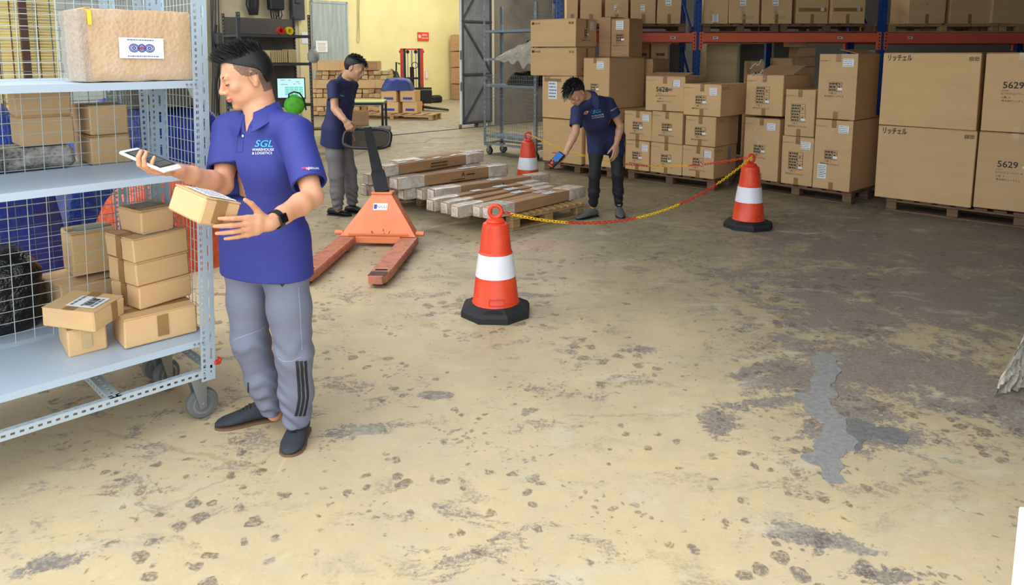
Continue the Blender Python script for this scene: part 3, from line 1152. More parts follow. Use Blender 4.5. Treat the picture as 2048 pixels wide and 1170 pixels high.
def rack_box(x0, x1, ybot, ytop, Y, label, dep=.55, m='cardboard_dark', z0=None, z1=None, group='cartons on the rack', yaw=0, **kw):
    a = P(x0, ybot, Y)
    b = P(x1, ybot, Y)
    zz0 = a.z if z0 is None else z0
    zz1 = P(x0, ytop, Y).z if z1 is None else z1
    w = b.x - a.x
    t = carton(label, ((a.x + b.x) / 2, Y + dep / 2, zz0), math.radians(yaw), (w - .012, dep, zz1 - zz0), m=m, group=group, **kw)
    return t, (w - .012, dep, zz1 - zz0)


Yp = YR - .06
hp = .13
for lb, x0, x1, m in (('pale-edged pallet on the beam left of the first blue upright', 1133, 1372, 'wood_old'), ('long dark pallet on the middle beam, beside the first upright', 1407, 1557, 'wood_old'),
                      ('brown pallet on the middle beam, beside the second upright', 1561, 1748, 'wood_old'), ('brown pallet on the red beam, just past the second upright', 1778, 1997, 'wood'), ('brown pallet on the red beam at the right edge', 1999, 2085, 'wood')):
    a, b = P(x0, 66, Yp), P(x1, 66, Yp)
    pallet(lb, (a.x, Yp), 0, b.x - a.x, 1.0, m=m, group='pallets up on the rack', boards=8, h=hp, z=zt + .008, along='W')
zl = zt + .009 + hp
top = [
    (1133, 1157, 'taped carton at the left end of the rack’s upper load', 't'), (1159, 1204, 'plain carton second from the left in the rack’s upper load', 'n'),
    (1209, 1258, 'carton with a small hanging tag, above the orange beam’s left end', 'g'), (1261, 1311, 'carton with a long white tag, second left of the first upright', 'g'),
    (1313, 1362, 'carton with a top sticker, next left of the first upright', 's'), (1405, 1456, 'carton with two white slips, next right of the first upright', '2'),
    (1457, 1518, 'carton with torn tape and a top sticker, above the middle beam', 'r'), (1521, 1584, 'carton with a white tear and top slip, middle of the middle beam', 'r'),
    (1591, 1657, 'carton crossed by brown tape, above the middle beam', 'x'), (1660, 1729, 'scuffed carton with tape scraps, next left of the second upright', 'x'),
    (1815, 1890, 'smooth carton with a stuck slip, next right of the second upright', 's'), (1897, 1979, 'smooth carton with one tape scrap, above the red beam', 'n'), (1981, 2062, 'smooth carton at the right edge above the red beam', 'n')]
for i, (x0, x1, lb, st) in enumerate(top):
    t, sz = rack_box(x0, x1, 50, -60, Yp + .03 + .02 * (i % 3), lb.replace('’', "'"), m='cardboard', z0=zl, z1=zl + .46, yaw=random.uniform(-1, 1), jit=.008, tape_m='tape')
    sticker(t, sz, 'front', sz[0] * .5, sz[2] * .16, .05, sz[2] * .3, 'tape', 'tape')
    if st == 'g':
        sticker(t, sz, 'front', sz[0] * .47, sz[2] * .5, .06, .1, 'paper', 'tag', rot=.08, lines=3)
    if st in ('s', 'r'):
        sticker(t, sz, 'front', sz[0] * .45, sz[2] * .72, .09, .13, 'paper', lines=3)
    if st == '2':
        sticker(t, sz, 'front', sz[0] * .33, sz[2] * .26, .06, .16, 'tape_clear', 'slip')
        sticker(t, sz, 'front', sz[0] * .5, sz[2] * .18, .09, .12, 'paper', 'slip')
    if st == 'r':
        sticker(t, sz, 'front', sz[0] * .45, sz[2] * .42, .05, .12, 'tape_clear', 'torn_tape', rot=.2)
        sticker(t, sz, 'front', sz[0] * .6, sz[2] * .2, .2, .05, 'tape_clear', 'torn_tape', rot=.1)
    if st == 'x':
        sticker(t, sz, 'front', sz[0] * .5, sz[2] * .45, sz[0] * .86, .055, 'tape', 'tape')
        sticker(t, sz, 'front', sz[0] * .8, sz[2] * .46, .05, .05, 'paper')
        sticker(t, sz, 'front', sz[0] * .45, sz[2] * .85, .08, .08, 'paper')
# stock under the beam, standing behind the pallets
UB = 'stock under the rack beam'
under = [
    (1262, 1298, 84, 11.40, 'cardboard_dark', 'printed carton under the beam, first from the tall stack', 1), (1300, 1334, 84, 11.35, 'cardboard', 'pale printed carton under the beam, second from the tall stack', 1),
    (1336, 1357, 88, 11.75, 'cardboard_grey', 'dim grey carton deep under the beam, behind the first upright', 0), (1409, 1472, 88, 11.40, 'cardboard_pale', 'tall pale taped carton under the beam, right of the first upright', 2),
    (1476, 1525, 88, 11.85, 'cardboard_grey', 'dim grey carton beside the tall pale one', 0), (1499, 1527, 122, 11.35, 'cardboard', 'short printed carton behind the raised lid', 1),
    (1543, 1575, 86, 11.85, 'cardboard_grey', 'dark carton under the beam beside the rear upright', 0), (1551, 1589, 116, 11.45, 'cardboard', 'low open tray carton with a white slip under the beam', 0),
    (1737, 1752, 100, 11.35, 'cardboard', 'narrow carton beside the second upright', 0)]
for x0, x1, yt, Y, m, lb, st in under:
    z1 = P(x0, yt, Y).z
    t, sz = rack_box(x0, x1, 200, yt, Y, lb, dep=.35 if Y < 11.5 else 11.94 - Y, m=m, z0=0, z1=z1, group=UB)
    if st == 1:
        faint_lines(t, face_M(sz, 'front', sz[0] * .55, sz[2] - .28, .004), sz[0] * .55, .26, 3, 'ink', int(x0))
    if st == 2:
        sticker(t, sz, 'front', sz[0] * .5, sz[2] - .3, sz[0], .06, 'tape_clear', 'tape')
        sticker(t, sz, 'front', sz[0] * .5, sz[2] - .12, sz[0], .05, 'tape_clear', 'tape')
n = 0
ords = ['lowest', 'second', 'third', 'fourth', 'fifth', 'sixth', 'seventh', 'topmost']
zz = 0.55
for k in range(8):
    Y = 11.25
    a, b = P(1593 + (2 if k % 2 else 0), 150, Y), P(1629, 150, Y)
    h = (P(1600, 94, Y).z - .55) / 8
    carton(f'{ords[k]} flat brown carton of the small stack under the beam', ((a.x + b.x) / 2, Y + .2, zz), 0, (b.x - a.x, .4, h - .004), m='cardboard_dark', group='flat brown cartons in a stack')
    zz += h
carton('large carton carrying the stack of flat brown cartons', ((P(1611, 150, 11.25).x), 11.47, 0), 0, (.4, .5, .548), m='cardboard_dark')
a = P(1604, 92, 11.27)
carton('tilted pale carton lying on the flat brown stack', (a.x - .04, 11.45, zz + .008), 0, (.26, .3, .09), m='cardboard', tilt=Matrix.Rotation(math.radians(-2), 4, 'Y'))
# rear rack post seen between the bays
for px_ in (1347, 1536):
    Y = 12.7
    q = P(px_, 110, Y)
    o = put('rack_post', up_me, None, Matrix.Translation((q.x, Y, 0)))
    tag(o, 'blue punched post of the row behind, ' + ('left of the first upright' if px_ < 1400 else 'above the raised carton lid'), 'post')
    h = put('holes', hole_me, o)
    h['kind'] = 'stuff'

# ---------------------------------------------------------------- cones and chain
_cone = None


def ring_pts(c, r, ax1, ax2, n=20, a0=0, a1=2 * PI):
    return [Vector(c) + Vector(ax1) * r * math.cos(a0 + (a1 - a0) * k / n) + Vector(ax2) * r * math.sin(a0 + (a1 - a0) * k / n) for k in range(n)]


def cone(loc, rz, label):
    t = thing('traffic_cone', label, 'cone', loc, rz, 'chained traffic cones')
    mb = MB()
    prof = [(.142, .045), (.142, .062), (.136, .068), (.130, .075), (.114, .215), (.1125, .222)]
    prof2 = [(.096, .355), (.094, .362), (.090, .366), (.074, .505), (.070, .520), (.058, .527)]
    mb.lathe([(.0, .045)] + prof + [(.108, .224), (.0915, .355)] + prof2 + [(.0, .53)], 40)
    b = mb.build('body', 'cone_orange', t, smooth=35)
    # moulded rectangle low on the front
    pm = MB()
    for z, w in ((.085, .085), (.118, .085)):
        for k in range(6):
            a = -PI / 2 + .12 + (k - 2.5) * .11
            r = .131 - (z - .075) * .114 + .001
            pm.box((0, 0, 0), (.016, .004, .003), Matrix.Translation((r * math.cos(a), r * math.sin(a), z)) @ Matrix.Rotation(a + PI / 2, 4, 'Z'))
    for a in (-PI / 2 + .12 - .33, -PI / 2 + .12 + .33):
        for z in (.09, .1, .11):
            r = .131 - (z - .075) * .114 + .001
            pm.box((0, 0, 0), (.003, .004, .012), Matrix.Translation((r * math.cos(a), r * math.sin(a), z)) @ Matrix.Rotation(a + PI / 2, 4, 'Z'))
    pm.build('moulded_frame', 'cone_orange', b)
    MB().lathe([(.1085, .226), (.1145, .224), (.0965, .353), (.0905, .353)], 40).build('reflective_band', 'cone_white', t, smooth=35)
    mb = MB()
    mb.lathe([(0, .524), (.05, .526), (.054, .534), (.046, .545), (.02, .552), (0, .553)], 24)
    mb.tube(ring_pts((0, 0, .588), .034, (1, 0, 0), (0, 0, 1), 20), .0115, 8, closed=True)
    mb.build('top_loop', 'cone_orange', t, smooth=50)
    mb = MB()
    r8 = [(.205 * math.cos(PI / 8 + k * PI / 4), .205 * math.sin(PI / 8 + k * PI / 4)) for k in range(8)]
    rings = []
    for s, z in ((1.0, .0), (1.0, .032), (.94, .05), (.74, .068), (.70, .07)):
        rings.append([Vector((x * s, y * s, z)) for x, y in r8])
    mb.loft(rings)
    b = mb.build('base', 'cone_base', t)
    mb = MB()
    for k in range(3):
        mb.box((0, 0, 0), (.1 - .012 * k, .004, .004), Matrix.Translation((.0, -.168 + .008 * k, .0565 + k * .0035)))
    mb.build('moulded_mark', 'cone_base', b)
    return t


C1 = Vector((-.105, 4.44, 0))
C2 = Vector((2.285, 6.77, 0))
C3 = P(1056, 268, 9.2)
C3 = Vector((P(1056, 300, 8.75).x, 8.75, 0))
KC = 1.135
cones = [cone(C1, math.radians(-3), 'orange traffic cone with a white band, standing alone closest of the three'), cone(C2, .3, 'orange traffic cone before the tall carton load, where both chains meet'),
         cone(C3, .1, 'orange traffic cone beyond the pallet of long cartons, beside the cage trolley')]
for c in cones:
    c.scale = (KC, KC, KC)
ZL = .595 * KC


def link_mesh(m):
    mb = MB()
    L, r, w = .040, .0033, .0095
    pts = []
    for k in range(7):
        a = -PI / 2 + PI * k / 6
        pts.append(Vector((L / 2 - w + w * math.cos(a), w * math.sin(a), 0)))
    for k in range(7):
        a = PI / 2 + PI * k / 6
        pts.append(Vector((-L / 2 + w + w * math.cos(a), w * math.sin(a), 0)))
    mb.tube(pts, r, 5, closed=True)
    return mb.mesh('chain_link', m, smooth=60)


links = {'y': link_mesh('chain_yellow'), 'r': link_mesh('chain_red')}


def chain(label, A, B, sag, colours, name='plastic_chain'):
    t = thing(name, label, 'chain', tuple(A.lerp(B, .5).xy) + (0,), 0, 'plastic chains between the cones')
    o = t.location.copy()
    n = 400
    pts = []
    for k in range(n + 1):
        f = k / n
        p = A.lerp(B, f)
        p.z -= sag * 4 * f * (1 - f)
        pts.append(p)
    ln = [0]
    for k in range(n):
        ln.append(ln[-1] + (pts[k + 1] - pts[k]).length)
    tot = ln[-1]
    pitch = .0315
    m = int(tot / pitch)
    j = 0
    for i in range(m):
        s = (i + .5) * tot / m
        while ln[j + 1] < s:
            j += 1
        f = (s - ln[j]) / (ln[j + 1] - ln[j])
        p = pts[j].lerp(pts[j + 1], f)
        d = (pts[j + 1] - pts[j]).normalized()
        side = d.cross(ZV).normalized()
        up = side.cross(d)
        tw = (PI / 4 if i % 2 else -PI / 4) + random.uniform(-.15, .15)
        y = side * math.cos(tw) + up * math.sin(tw)
        z = d.cross(y)
        M = Matrix((d, y, z)).transposed().to_4x4()
        M.translation = p - o
        c = 'y'
        for lim, cc in colours:
            if s / tot <= lim:
                c = cc
                break
        put('chain_link', links[c], t, M)
    return t


top1, top2, top3 = C1 + Vector((.035, .0, ZL - .01)), C2 + Vector((-.0, -.04, ZL + .02)), C3 + Vector((.03, 0, ZL))
chain('red and yellow plastic chain sagging from the closest cone to the cone before the cartons', top1, top2, .29, [(.03, 'r'), (.2, 'y'), (.44, 'r'), (.62, 'y'), (.80, 'r'), (1, 'y')])
chain('yellow and red plastic chain running behind the bending man to the far cone', top3, top2, .22, [(.48, 'y'), (.60, 'r'), (.76, 'y'), (1, 'r')])

# ---------------------------------------------------------------- long bubble-wrapped cartons
LA = math.radians(42)
LU = Vector((math.cos(LA), math.sin(LA), 0))
LW = Vector((-math.sin(LA), math.cos(LA), 0))
LO = Vector((.005, 6.583, 0))
LR = Matrix.Rotation(math.radians(90), 4, 'Z')
# pallets: the given corner is the near right one; length runs along u, depth along w
pallet('slatted pallet under the long wrapped cartons, its bare slats by the man', LO, 42, 1.0, 1.41, m='wood', fill=.52, boards=11, along='W', nb=3)
p2 = LO + LW * 1.5
pallet('second pallet under the long cartons, behind the pallet jack', p2, 42, 1.22, .95, m='wood', boards=8, along='W', nb=3)
long_specs = [
    ('nearest wrapped long carton along the bare pallet slats, white slip on top', -.28, .145, .112, .147, 1.5, 6, .115, 1), ('wrapped long carton second from the bare slats, pink slip on top', -.30, .265, .105, .147, 1.5, 6, .11, 2),
    ('wrapped long carton third from the bare slats', -.46, .385, .11, .147, 1.45, 6, .115, 1), ('wrapped long carton fourth from the bare slats, pinkish film', -.44, .55, .115, .147, 1.5, 4, .12, 1),
    ('wrapped long carton fifth from the bare slats, two slips on top', -.46, .74, .115, .147, 1.55, 3, .12, 3), ('printed long carton lying higher between the stacks, white slip on top', -.22, .98, .15, .147, 1.6, -3, .15, 4),
    ('wrapped long carton end low under the printed top layer', -.22, 1.22, .12, .147, 1.3, 0, .115, 0), ('wrapped long carton end low, second under the top layer', -.36, 1.36, .11, .147, 1.3, 0, .115, 0),
    ('crumpled film-wrapped long carton low behind the jack handle', -.5, 1.66, .12, .147, 1.3, 0, .115, 0), ('crumpled film-wrapped long carton lowest by the second man', -.54, 1.83, .13, .147, 1.3, 2, .115, 0),
    ('wrapped long carton with two white slips, middle layer beside the jack', -.44, 1.36, .175, .266, 1.52, -1, .125, 5), ('film-wrapped long carton end in the middle layer behind the handle', -.48, 1.60, .11, .266, 1.4, 2, .12, 0),
    ('film-wrapped long carton end in the middle layer beside the second man', -.53, 1.80, .11, .266, 1.4, 2, .12, 0), ('top long carton with printing, lying askew on the pile', -.52, 1.58, .14, .392, 1.5, 6, .115, 6),
    ('long carton behind the topmost one, half hidden', -.2, 1.80, .14, .39, 1.35, 5, .11, 0), ('dim long carton lying beyond the second man’s feet', .0, 2.15, .14, .147, 1.3, 0, .12, 0)]
for lb, u0, wc, wd, z, L, yaw, hh, st in long_specs:
    base = LO + LU * (u0 + L / 2) + LW * wc + ZV * z
    t = thing('long_carton', lb.replace('’', "'"), 'box', base, LA + math.radians(yaw), 'long wrapped cartons')
    e0, e1 = (.34, .3) if st != 6 else (.2, .3)
    mb = MB().box((0, 0, hh / 2), (L - .02, wd - .008, hh - .008), bev=.004, jit=.002)
    b = mb.build('body', 'cardboard_dark', t)
    for s, l, m in ((-1, e0, 'bubble_end'), (1, e1, 'bubble_end')):
        mb = MB()
        rings = []
        xs = [0, .02, l * .3, l * .6, l * .85, l]
        for k, xx in enumerate(xs):
            g = (.55, .97, 1.03, 1.0, 1.04, 1.0)[k]
            rings.append([Vector((s * (L / 2 - xx), yy * wd / 2 * g + random.uniform(-.003, .003), hh / 2 + zz * hh / 2 * min(g, 1.0) + random.uniform(-.003, .002) - (0.0 if zz > 0 else -.002))) for yy, zz in ((-1, -.94), (-1, 0), (-1, .94), (-.94, 1), (0, 1), (.94, 1), (1, .94), (1, 0), (1, -.94), (.94, -1), (0, -1), (-.94, -1))])
        if s > 0:
            rings = rings[::-1]
        rings = rings[::-1]
        mb.loft(rings)
        mb.build('bubble_wrap', m, t, smooth=40)
    cap = MB().box((-(L / 2 - .012), 0, hh / 2), (.012, wd * .8, hh * .8), bev=.004)
    cap.build('end_film', 'bubble_white', t)
    sz = (L, wd, hh)
    if st in (1, 2, 3, 4, 5):
        m = 'paper_pink' if st == 2 else 'paper'
        sticker(t, sz, 'top', L * (.62 if st != 4 else .52), wd / 2, .15, .09, m, lines=4)
        if st in (3, 5):
            sticker(t, sz, 'top', L * (.4 if st == 3 else .68), wd / 2, .12, .08, 'paper', lines=3)
    if st in (4, 5):
        printed(t, sz, 'front', L * .56, hh * .6, 'A', .07, sx=1.1)
        faint_lines(t, face_M(sz, 'front', L * .63, hh * .55, .004), .12, .03, 1, 'ink', 3)
        faint_lines(t, face_M(sz, 'front', L * .52, hh * .22, .004), .2, .018, 1, 'ink', 4)
    if st == 6:
        faint_lines(t, face_M(sz, 'front', L * .52, hh * .46, .004), .26, .07, 2, 'ink_brown', 5)
        for k in range(4):
            sticker(t, sz, 'top', L * (.2 + .17 * k), wd / 2, .14, .05, 'paper', 'slip', rot=.1 * k)

# ---------------------------------------------------------------- pallet jack
bR, bL = G(819, 474, .09), G(692, 474, .09)
tR = G(752, 552, .09)
ax = (tR - bR)
ax.z = 0
FL = ax.length
ax.normalize()
jz = math.atan2(ax.y, ax.x) + PI / 2                  # local -y points along the forks
jo = (bR + bL) / 2
jo.z = 0
jack = thing('pallet_jack', 'orange hand pallet jack with worn forks and a black handle', 'pallet jack', jo, jz)
JI = (Matrix.Translation(jo) @ Matrix.Rotation(jz, 4, 'Z')).inverted()
FW = .165
sp = abs((JI @ bR).x - (JI @ bL).x)
for s in (-1, 1):
    mb = MB()
    prof = [(-.078, .035), (-.078, .078), (-.07, .09), (.07, .09), (.078, .078), (.078, .035)]
    rings = []
    for y, g in ((.02, 1), (-FL + .16, 1), (-FL + .05, .86), (-FL, .62)):
        rings.append([Vector((x * g, y, z)) for x, z in prof])
    mb.loft(rings)
    f = mb.build('fork', 'jack_fork', jack, M=Matrix.Translation((s * sp / 2, 0, 0)))
    mb = MB()
    for q in (0, 1):
        mb.box((0, -FL + .17 - q * .06, .0905), (.09, .03, .002))
    mb.build('fork_slot', 'hole', f)
    mb = MB()
    mb.box((0, -FL + .075, .0905), (.125, .1, .003), bev=.001)
    mb.build('tip_wear', 'jack_wear', f)
    mb = MB()
    mb.cyl((-.045, -FL + .1, .036), (.045, -FL + .1, .036), .036, n=16)
    mb.build('load_roller', 'steel_dark', f, smooth=40)
    mb = MB()
    mb.box((-.052, -FL + .14, .045), (.01, .12, .05)).box((.052, -FL + .14, .045), (.01, .12, .05))
    mb.build('roller_bracket', 'jack_fork', f)
    mb = MB().cyl((s * .05, .06, .11), (s * .12, .06, .11), .022, n=12)
    mb.build('axle_stub', 'jack_orange', f, smooth=40)
W2 = sp / 2 + .078
mb = MB()
mb.box((0, .03, .062), (sp - .15, .07, .06), bev=.006)
mb.build('cross_member', 'jack_orange', jack)
zt_ = .432
mb = MB()
fr = [(-W2 + .02, .0, .095), (W2 - .02, .0, .095), (.085, .17, zt_), (-.085, .17, zt_)]
bk = [(-W2 + .06, .24, .095), (W2 - .06, .24, .095), (.085, .27, zt_), (-.085, .27, zt_)]
mb.add([Vector(p) for p in fr + bk], [(0, 1, 2, 3), (5, 4, 7, 6), (0, 4, 5, 1), (1, 5, 6, 2), (2, 6, 7, 3), (3, 7, 4, 0)])
mb.box((0, .22, zt_ + .008), (.19, .12, .02), bev=.006)
body = mb.build('body', 'jack_orange', jack)
mb = MB()
mb.seg((-W2 + .09, -.004, .115), (W2 - .09, -.004, .115), .012, .012)
mb.build('weld_seam', 'jack_orange', body)
nrm = Vector((0, -(zt_ - .095), .17)).normalized()
q = Vector((0.0, .17 * .70, .095 + (zt_ - .095) * .70)) + nrm * .003
LM = frame(q, (1, 0, 0), Vector((0, .17, zt_ - .095)))
o = put('plate_label', label_mesh(.125, .062, 'paper'), body, LM)
put('printed_text', text_mesh('NIULI', 'ink_grey'), o, Matrix.Translation((.012, -.002, .0016)) @ Matrix.Diagonal((.036, .036, 1, 1)))
MB().box((-.045, 0, .0012), (.025, .04, .001)).build('printed_mark', 'ink_blue', o)
sc = MB()
rr = random.Random(3)
for k in range(7):
    x = rr.uniform(-.12, .14)
    f = rr.uniform(.05, .16)
    l = rr.uniform(.01, .03)
    sc.box((0, 0, 0), (.006, l, .001), frame(Vector((x, .17 * f, .095 + (zt_ - .095) * f)) + nrm * .0012, (1, 0, rr.uniform(-.5, .5)), Vector((0, .17, zt_ - .095))))
sc.build('paint_chip', 'jack_wear', body)
for s in (-1, 1):
    mb = MB().cyl((s * .03, .3, .09), (s * .085, .3, .09), .09, n=20)
    mb.build('steer_wheel', 'rubber', jack, smooth=40)
hb = JI @ Vector(P(761, 386, jo.y + .2))
hb = Vector((.0, .2, zt_ + .0))
ht = JI @ P(736, 258, 6.85)
hd = (ht - hb)
mb = MB()
n = hd.length
x = Vector((1, 0, 0))
y = hd.normalized()
z = x.cross(y).normalized()
x = y.cross(z)
M = Matrix((x, y, z)).transposed().to_4x4()
M.translation = hb
rings = []
for f, w, h in ((0, .062, .03), (.28, .062, .03), (.32, .05, .028), (1, .036, .024)):
    rings.append([M @ Vector((a * w, f * n, b * h)) for a, b in ((-1, -1), (1, -1), (1, 1), (-1, 1))])
mb.loft(rings)
mb.build('handle_shaft', 'black_paint', jack)
# the closed grip loop at the handle's top
pts = []
WL, HL = .235, .10
for k in range(32):
    a = 2 * PI * k / 32
    c, s = math.cos(a), math.sin(a)
    px_ = WL * (abs(c) ** .55) * (1 if c > 0 else -1)
    py_ = HL * (abs(s) ** .55) * (1 if s > 0 else -1)
    pts.append(Vector((px_, py_, 0)))
LZ = Matrix.Rotation(math.radians(14), 4, 'Z')
GM = JI @ Matrix.Translation(P(734, 277, 6.88)) @ Matrix.Rotation(math.radians(-8), 4, 'Z') @ Matrix.Rotation(math.radians(62), 4, 'X')
GRIP_W = Matrix.Translation(P(734, 277, 6.88)) @ Matrix.Rotation(math.radians(-8), 4, 'Z') @ Matrix.Rotation(math.radians(62), 4, 'X')
mb = MB().tube([GM @ p for p in pts], .017, 10, closed=True)
mb.build('grip_loop', 'black_paint', jack, smooth=50)
mb = MB().tube([GM @ Vector((-.06, HL - .02, .0)), GM @ Vector((-.06, HL - .1, .02))], .006, 6)
mb.build('release_lever', 'steel_dark', jack)
# ---------------------------------------------------------------- slotted-angle trolleys
def slotted(mb, M, L, width, cols, th=.0022):
    """flat punched strip in M's frame: x across, y along, z thickness; cols: (centre, hole width, period, hole length, phase)"""
    edges = [0.0]
    for c, w, p, l, ph in cols:
        edges += [c - w / 2, c + w / 2]
    edges.append(width)
    for i in range(0, len(edges), 2):
        a, b = edges[i], edges[i + 1]
        mb.box(((a + b) / 2, L / 2, 0), (b - a, L, th), M)
    for c, w, p, l, ph in cols:
        n = int((L - ph) / p)
        y0 = 0.0
        for k in range(n + 1):
            h0 = ph + k * p
            if h0 + l > L:
                break
            if h0 - y0 > .0005:
                mb.box((c, (y0 + h0) / 2, 0), (w, h0 - y0, th), M)
            y0 = h0 + l
        if L - y0 > .0005:
            mb.box((c, (y0 + L) / 2, 0), (w, L - y0, th), M)


def FM(o, x, y):
    x, y = Vector(x), Vector(y)
    M = Matrix((x, y, x.cross(y))).transposed().to_4x4()
    M.translation = Vector(o)
    return M


def wires(root, name, m, o, x, y, W, H, px_, py_, r=.0016):
    mb = MB()
    x, y, o = Vector(x), Vector(y), Vector(o)
    n = int(W / px_)
    for k in range(n + 1):
        a = o + x * (k * W / n)
        mb.tube([a, a + y * H], r, 4)
    n = int(H / py_)
    for k in range(n + 1):
        a = o + y * (k * H / n)
        mb.tube([a, a + x * W], r, 4)
    b = mb.build(name, m, root)
    b['kind'] = 'stuff'
    return b


def caster(root, x, y, zt, rw, wm, fm, rot=0.0):
    c = MB()
    R = Matrix.Translation((x, y, 0)) @ Matrix.Rotation(rot, 4, 'Z')
    c.box((0, 0, zt - .006), (.09, .075, .008), R)
    for s in (-1, 1):
        c.add([R @ Vector(p) for p in [(-.035, s * .026, zt - .01), (.035, s * .026, zt - .01), (.03, s * .026, rw - .015), (.0, s * .026, rw - .02), (-.035, s * .029, zt - .01), (.035, s * .029, zt - .01), (.03, s * .029, rw - .015), (.0, s * .029, rw - .02)]],
              [(0, 1, 2, 3), (7, 6, 5, 4), (0, 4, 5, 1), (1, 5, 6, 2), (2, 6, 7, 3), (3, 7, 4, 0)])
    f = c.build('caster_fork', fm, root)
    # tyre and hub turn about local y
    A = R @ Matrix.Translation((.018, 0, rw)) @ Matrix.Rotation(PI / 2, 4, 'X')
    t = MB().lathe([(rw * .66, -.02), (rw * .93, -.02), (rw, -.011), (rw, .011), (rw * .93, .02), (rw * .66, .02)], 28, M=A)
    t.build('tyre', wm, f, smooth=40)
    h = MB().lathe([(0, -.019), (rw * .2, -.022), (rw * .22, -.014), (rw * .5, -.012), (rw * .56, -.021), (rw * .68, -.021), (rw * .68, .021), (rw * .56, .021), (rw * .5, .012), (rw * .22, .014), (rw * .2, .022), (0, .019)], 28, M=A)
    h.cyl(A @ Vector((0, 0, -.034)), A @ Vector((0, 0, .034)), .009, n=8)
    h.build('hub', 'zinc', f, smooth=40)


def trolley(label, o, ang, L, D, H, shelves, m='steel_blue', sm='steel_shelf', lip=.03, zf=.207, rw=.07, mesh=('back', 'right'), mw='wire', name='cage_trolley', group=None, fine=True, tyre='rubber_grey', origin='right', mh=None):
    """origin at the front right foot: x runs 0..-L, y 0..D"""
    t = thing(name, label, 'trolley', o, ang, group)
    colsA = [(.015, .011, .0267, .014, .01), (.045, .010, .08, .05, .02)] if fine else [(.02, .014, .08, .045, .02)]
    colsB = [(.02, .011, .04, .018, .01)]
    W = .062 if fine else .045
    for x, sx in ((0, -1), (-L, 1)):
        for y, sy in ((0, 1), (D, -1)):
            mb = MB()
            # flange in the front/back plane
            if sx < 0:
                slotted(mb, FM((x - W, y, zf - .02), (1, 0, 0), ZV), H - zf + .02, W, colsA)
            else:
                slotted(mb, FM((x + W, y, zf - .02), (-1, 0, 0), ZV), H - zf + .02, W, colsA)
            slotted(mb, FM((x, y + sy * .04, zf - .02), (0, -sy, 0), ZV), H - zf + .02, .04, colsB)
            mb.build('post', m, t)
            caster(t, x + sx * .065, y + sy * .05, zf, rw, tyre, 'zinc', 0.0 if y == 0 else .4)
    for y in (0, D):
        mb = MB()
        slotted(mb, FM((-L, y, zf), (0, 0, 1), (1, 0, 0)), L, .034, [(.018, .010, .03, .015, .01)])
        sy = 1 if y == 0 else -1
        slotted(mb, FM((-L, y, zf + .034), (0, sy, 0), (1, 0, 0)), L, .03, [(.016, .009, .04, .018, .01)])
        mb.build('rail', 'steel_worn' if fine else m, t)
    for x in (0, -.3 * L, -L):
        mb = MB()
        slotted(mb, FM((x, 0, zf), (0, 0, 1), (0, 1, 0)), D, .034, colsB and [(.018, .010, .04, .018, .01)])
        slotted(mb, FM((x - (.0 if x else .045), 0, zf + .034), (1, 0, 0), (0, 1, 0)), D, .045, [(.022, .011, .04, .02, .01)])
        mb.build('rail', 'steel_worn' if fine else m, t)
    for z in shelves:
        mb = MB()
        mb.box((-L / 2, D / 2, z - .004), (L - .006, D - .008, .006))
        mb.box((-L / 2, .004, z - lip / 2), (L - .004, .004, lip)).box((-L / 2, D - .004, z - lip / 2), (L - .004, .004, lip))
        mb.box((-.004, D / 2, z - lip / 2), (.004, D - .012, lip)).box((-L + .004, D / 2, z - lip / 2), (.004, D - .012, lip))
        s = mb.build('shelf', sm, t)
        for x in (-.012, -.03, -.048):
            MB().cyl((x - .04, .0015, z - lip * .5), (x - .04, -.004, z - lip * .5), .0045, n=8).build('bolt', 'zinc', s)
        g = MB().add([(-.0, -.0035, z + .07), (-.0, -.0035, z - .0), (-.10, -.0035, z - .0), (-.09, -.0035, z + .005)], [(3, 2, 1, 0)]) if False else None
    if 'back' in mesh:
        wires(t, 'wire_mesh', mw, (-L, D, zf + .03), (1, 0, 0), (0, 0, 1), L, (mh or H) - zf - .05, .07, .05)
    if 'right' in mesh:
        wires(t, 'wire_mesh', mw, (.002, 0, zf + .03), (0, 1, 0), (0, 0, 1), D, (mh or H) - zf - .05, .04, .05)
    if 'left' in mesh:
        wires(t, 'wire_mesh', mw, (-L - .002, 0, zf + .03), (0, 1, 0), (0, 0, 1), D, (mh or H) - zf - .05, .04, .05)
    if 'front' in mesh:
        wires(t, 'wire_mesh', mw, (-L, -.003, zf + .03), (1, 0, 0), (0, 0, 1), L, (mh or H) - zf - .05, .05, .05)
    return t


T1 = Vector((-1.355, 3.10, 0))
TS = [.388, 1.148, 1.541]
W_ = Vector((-U.y, U.x, 0))
tr1 = trolley('pale blue slotted-angle trolley in front at the left, holding parcels on three shelves', T1, UA, 1.45, .52, 2.15, TS, group='shelf trolleys at the left')
T2 = T1 + W_ * .56
tr2 = trolley('slotted-angle trolley behind the front one, with black bag and cartons', T2, UA, 1.45, .50, 2.05, [.388, 1.13, 1.535], m='steel_worn', mesh=('back', 'right'), mw='wire_grey', group='shelf trolleys at the left', fine=True)
# the front trolley is racked a little to the right
for o in tr1.children_recursive:
    for vtx in o.data.vertices:
        k_ = .030 * max(0.0, vtx.co.z - .2)
        vtx.co.x += k_ * math.cos(UA)
        vtx.co.y -= k_ * math.sin(UA)
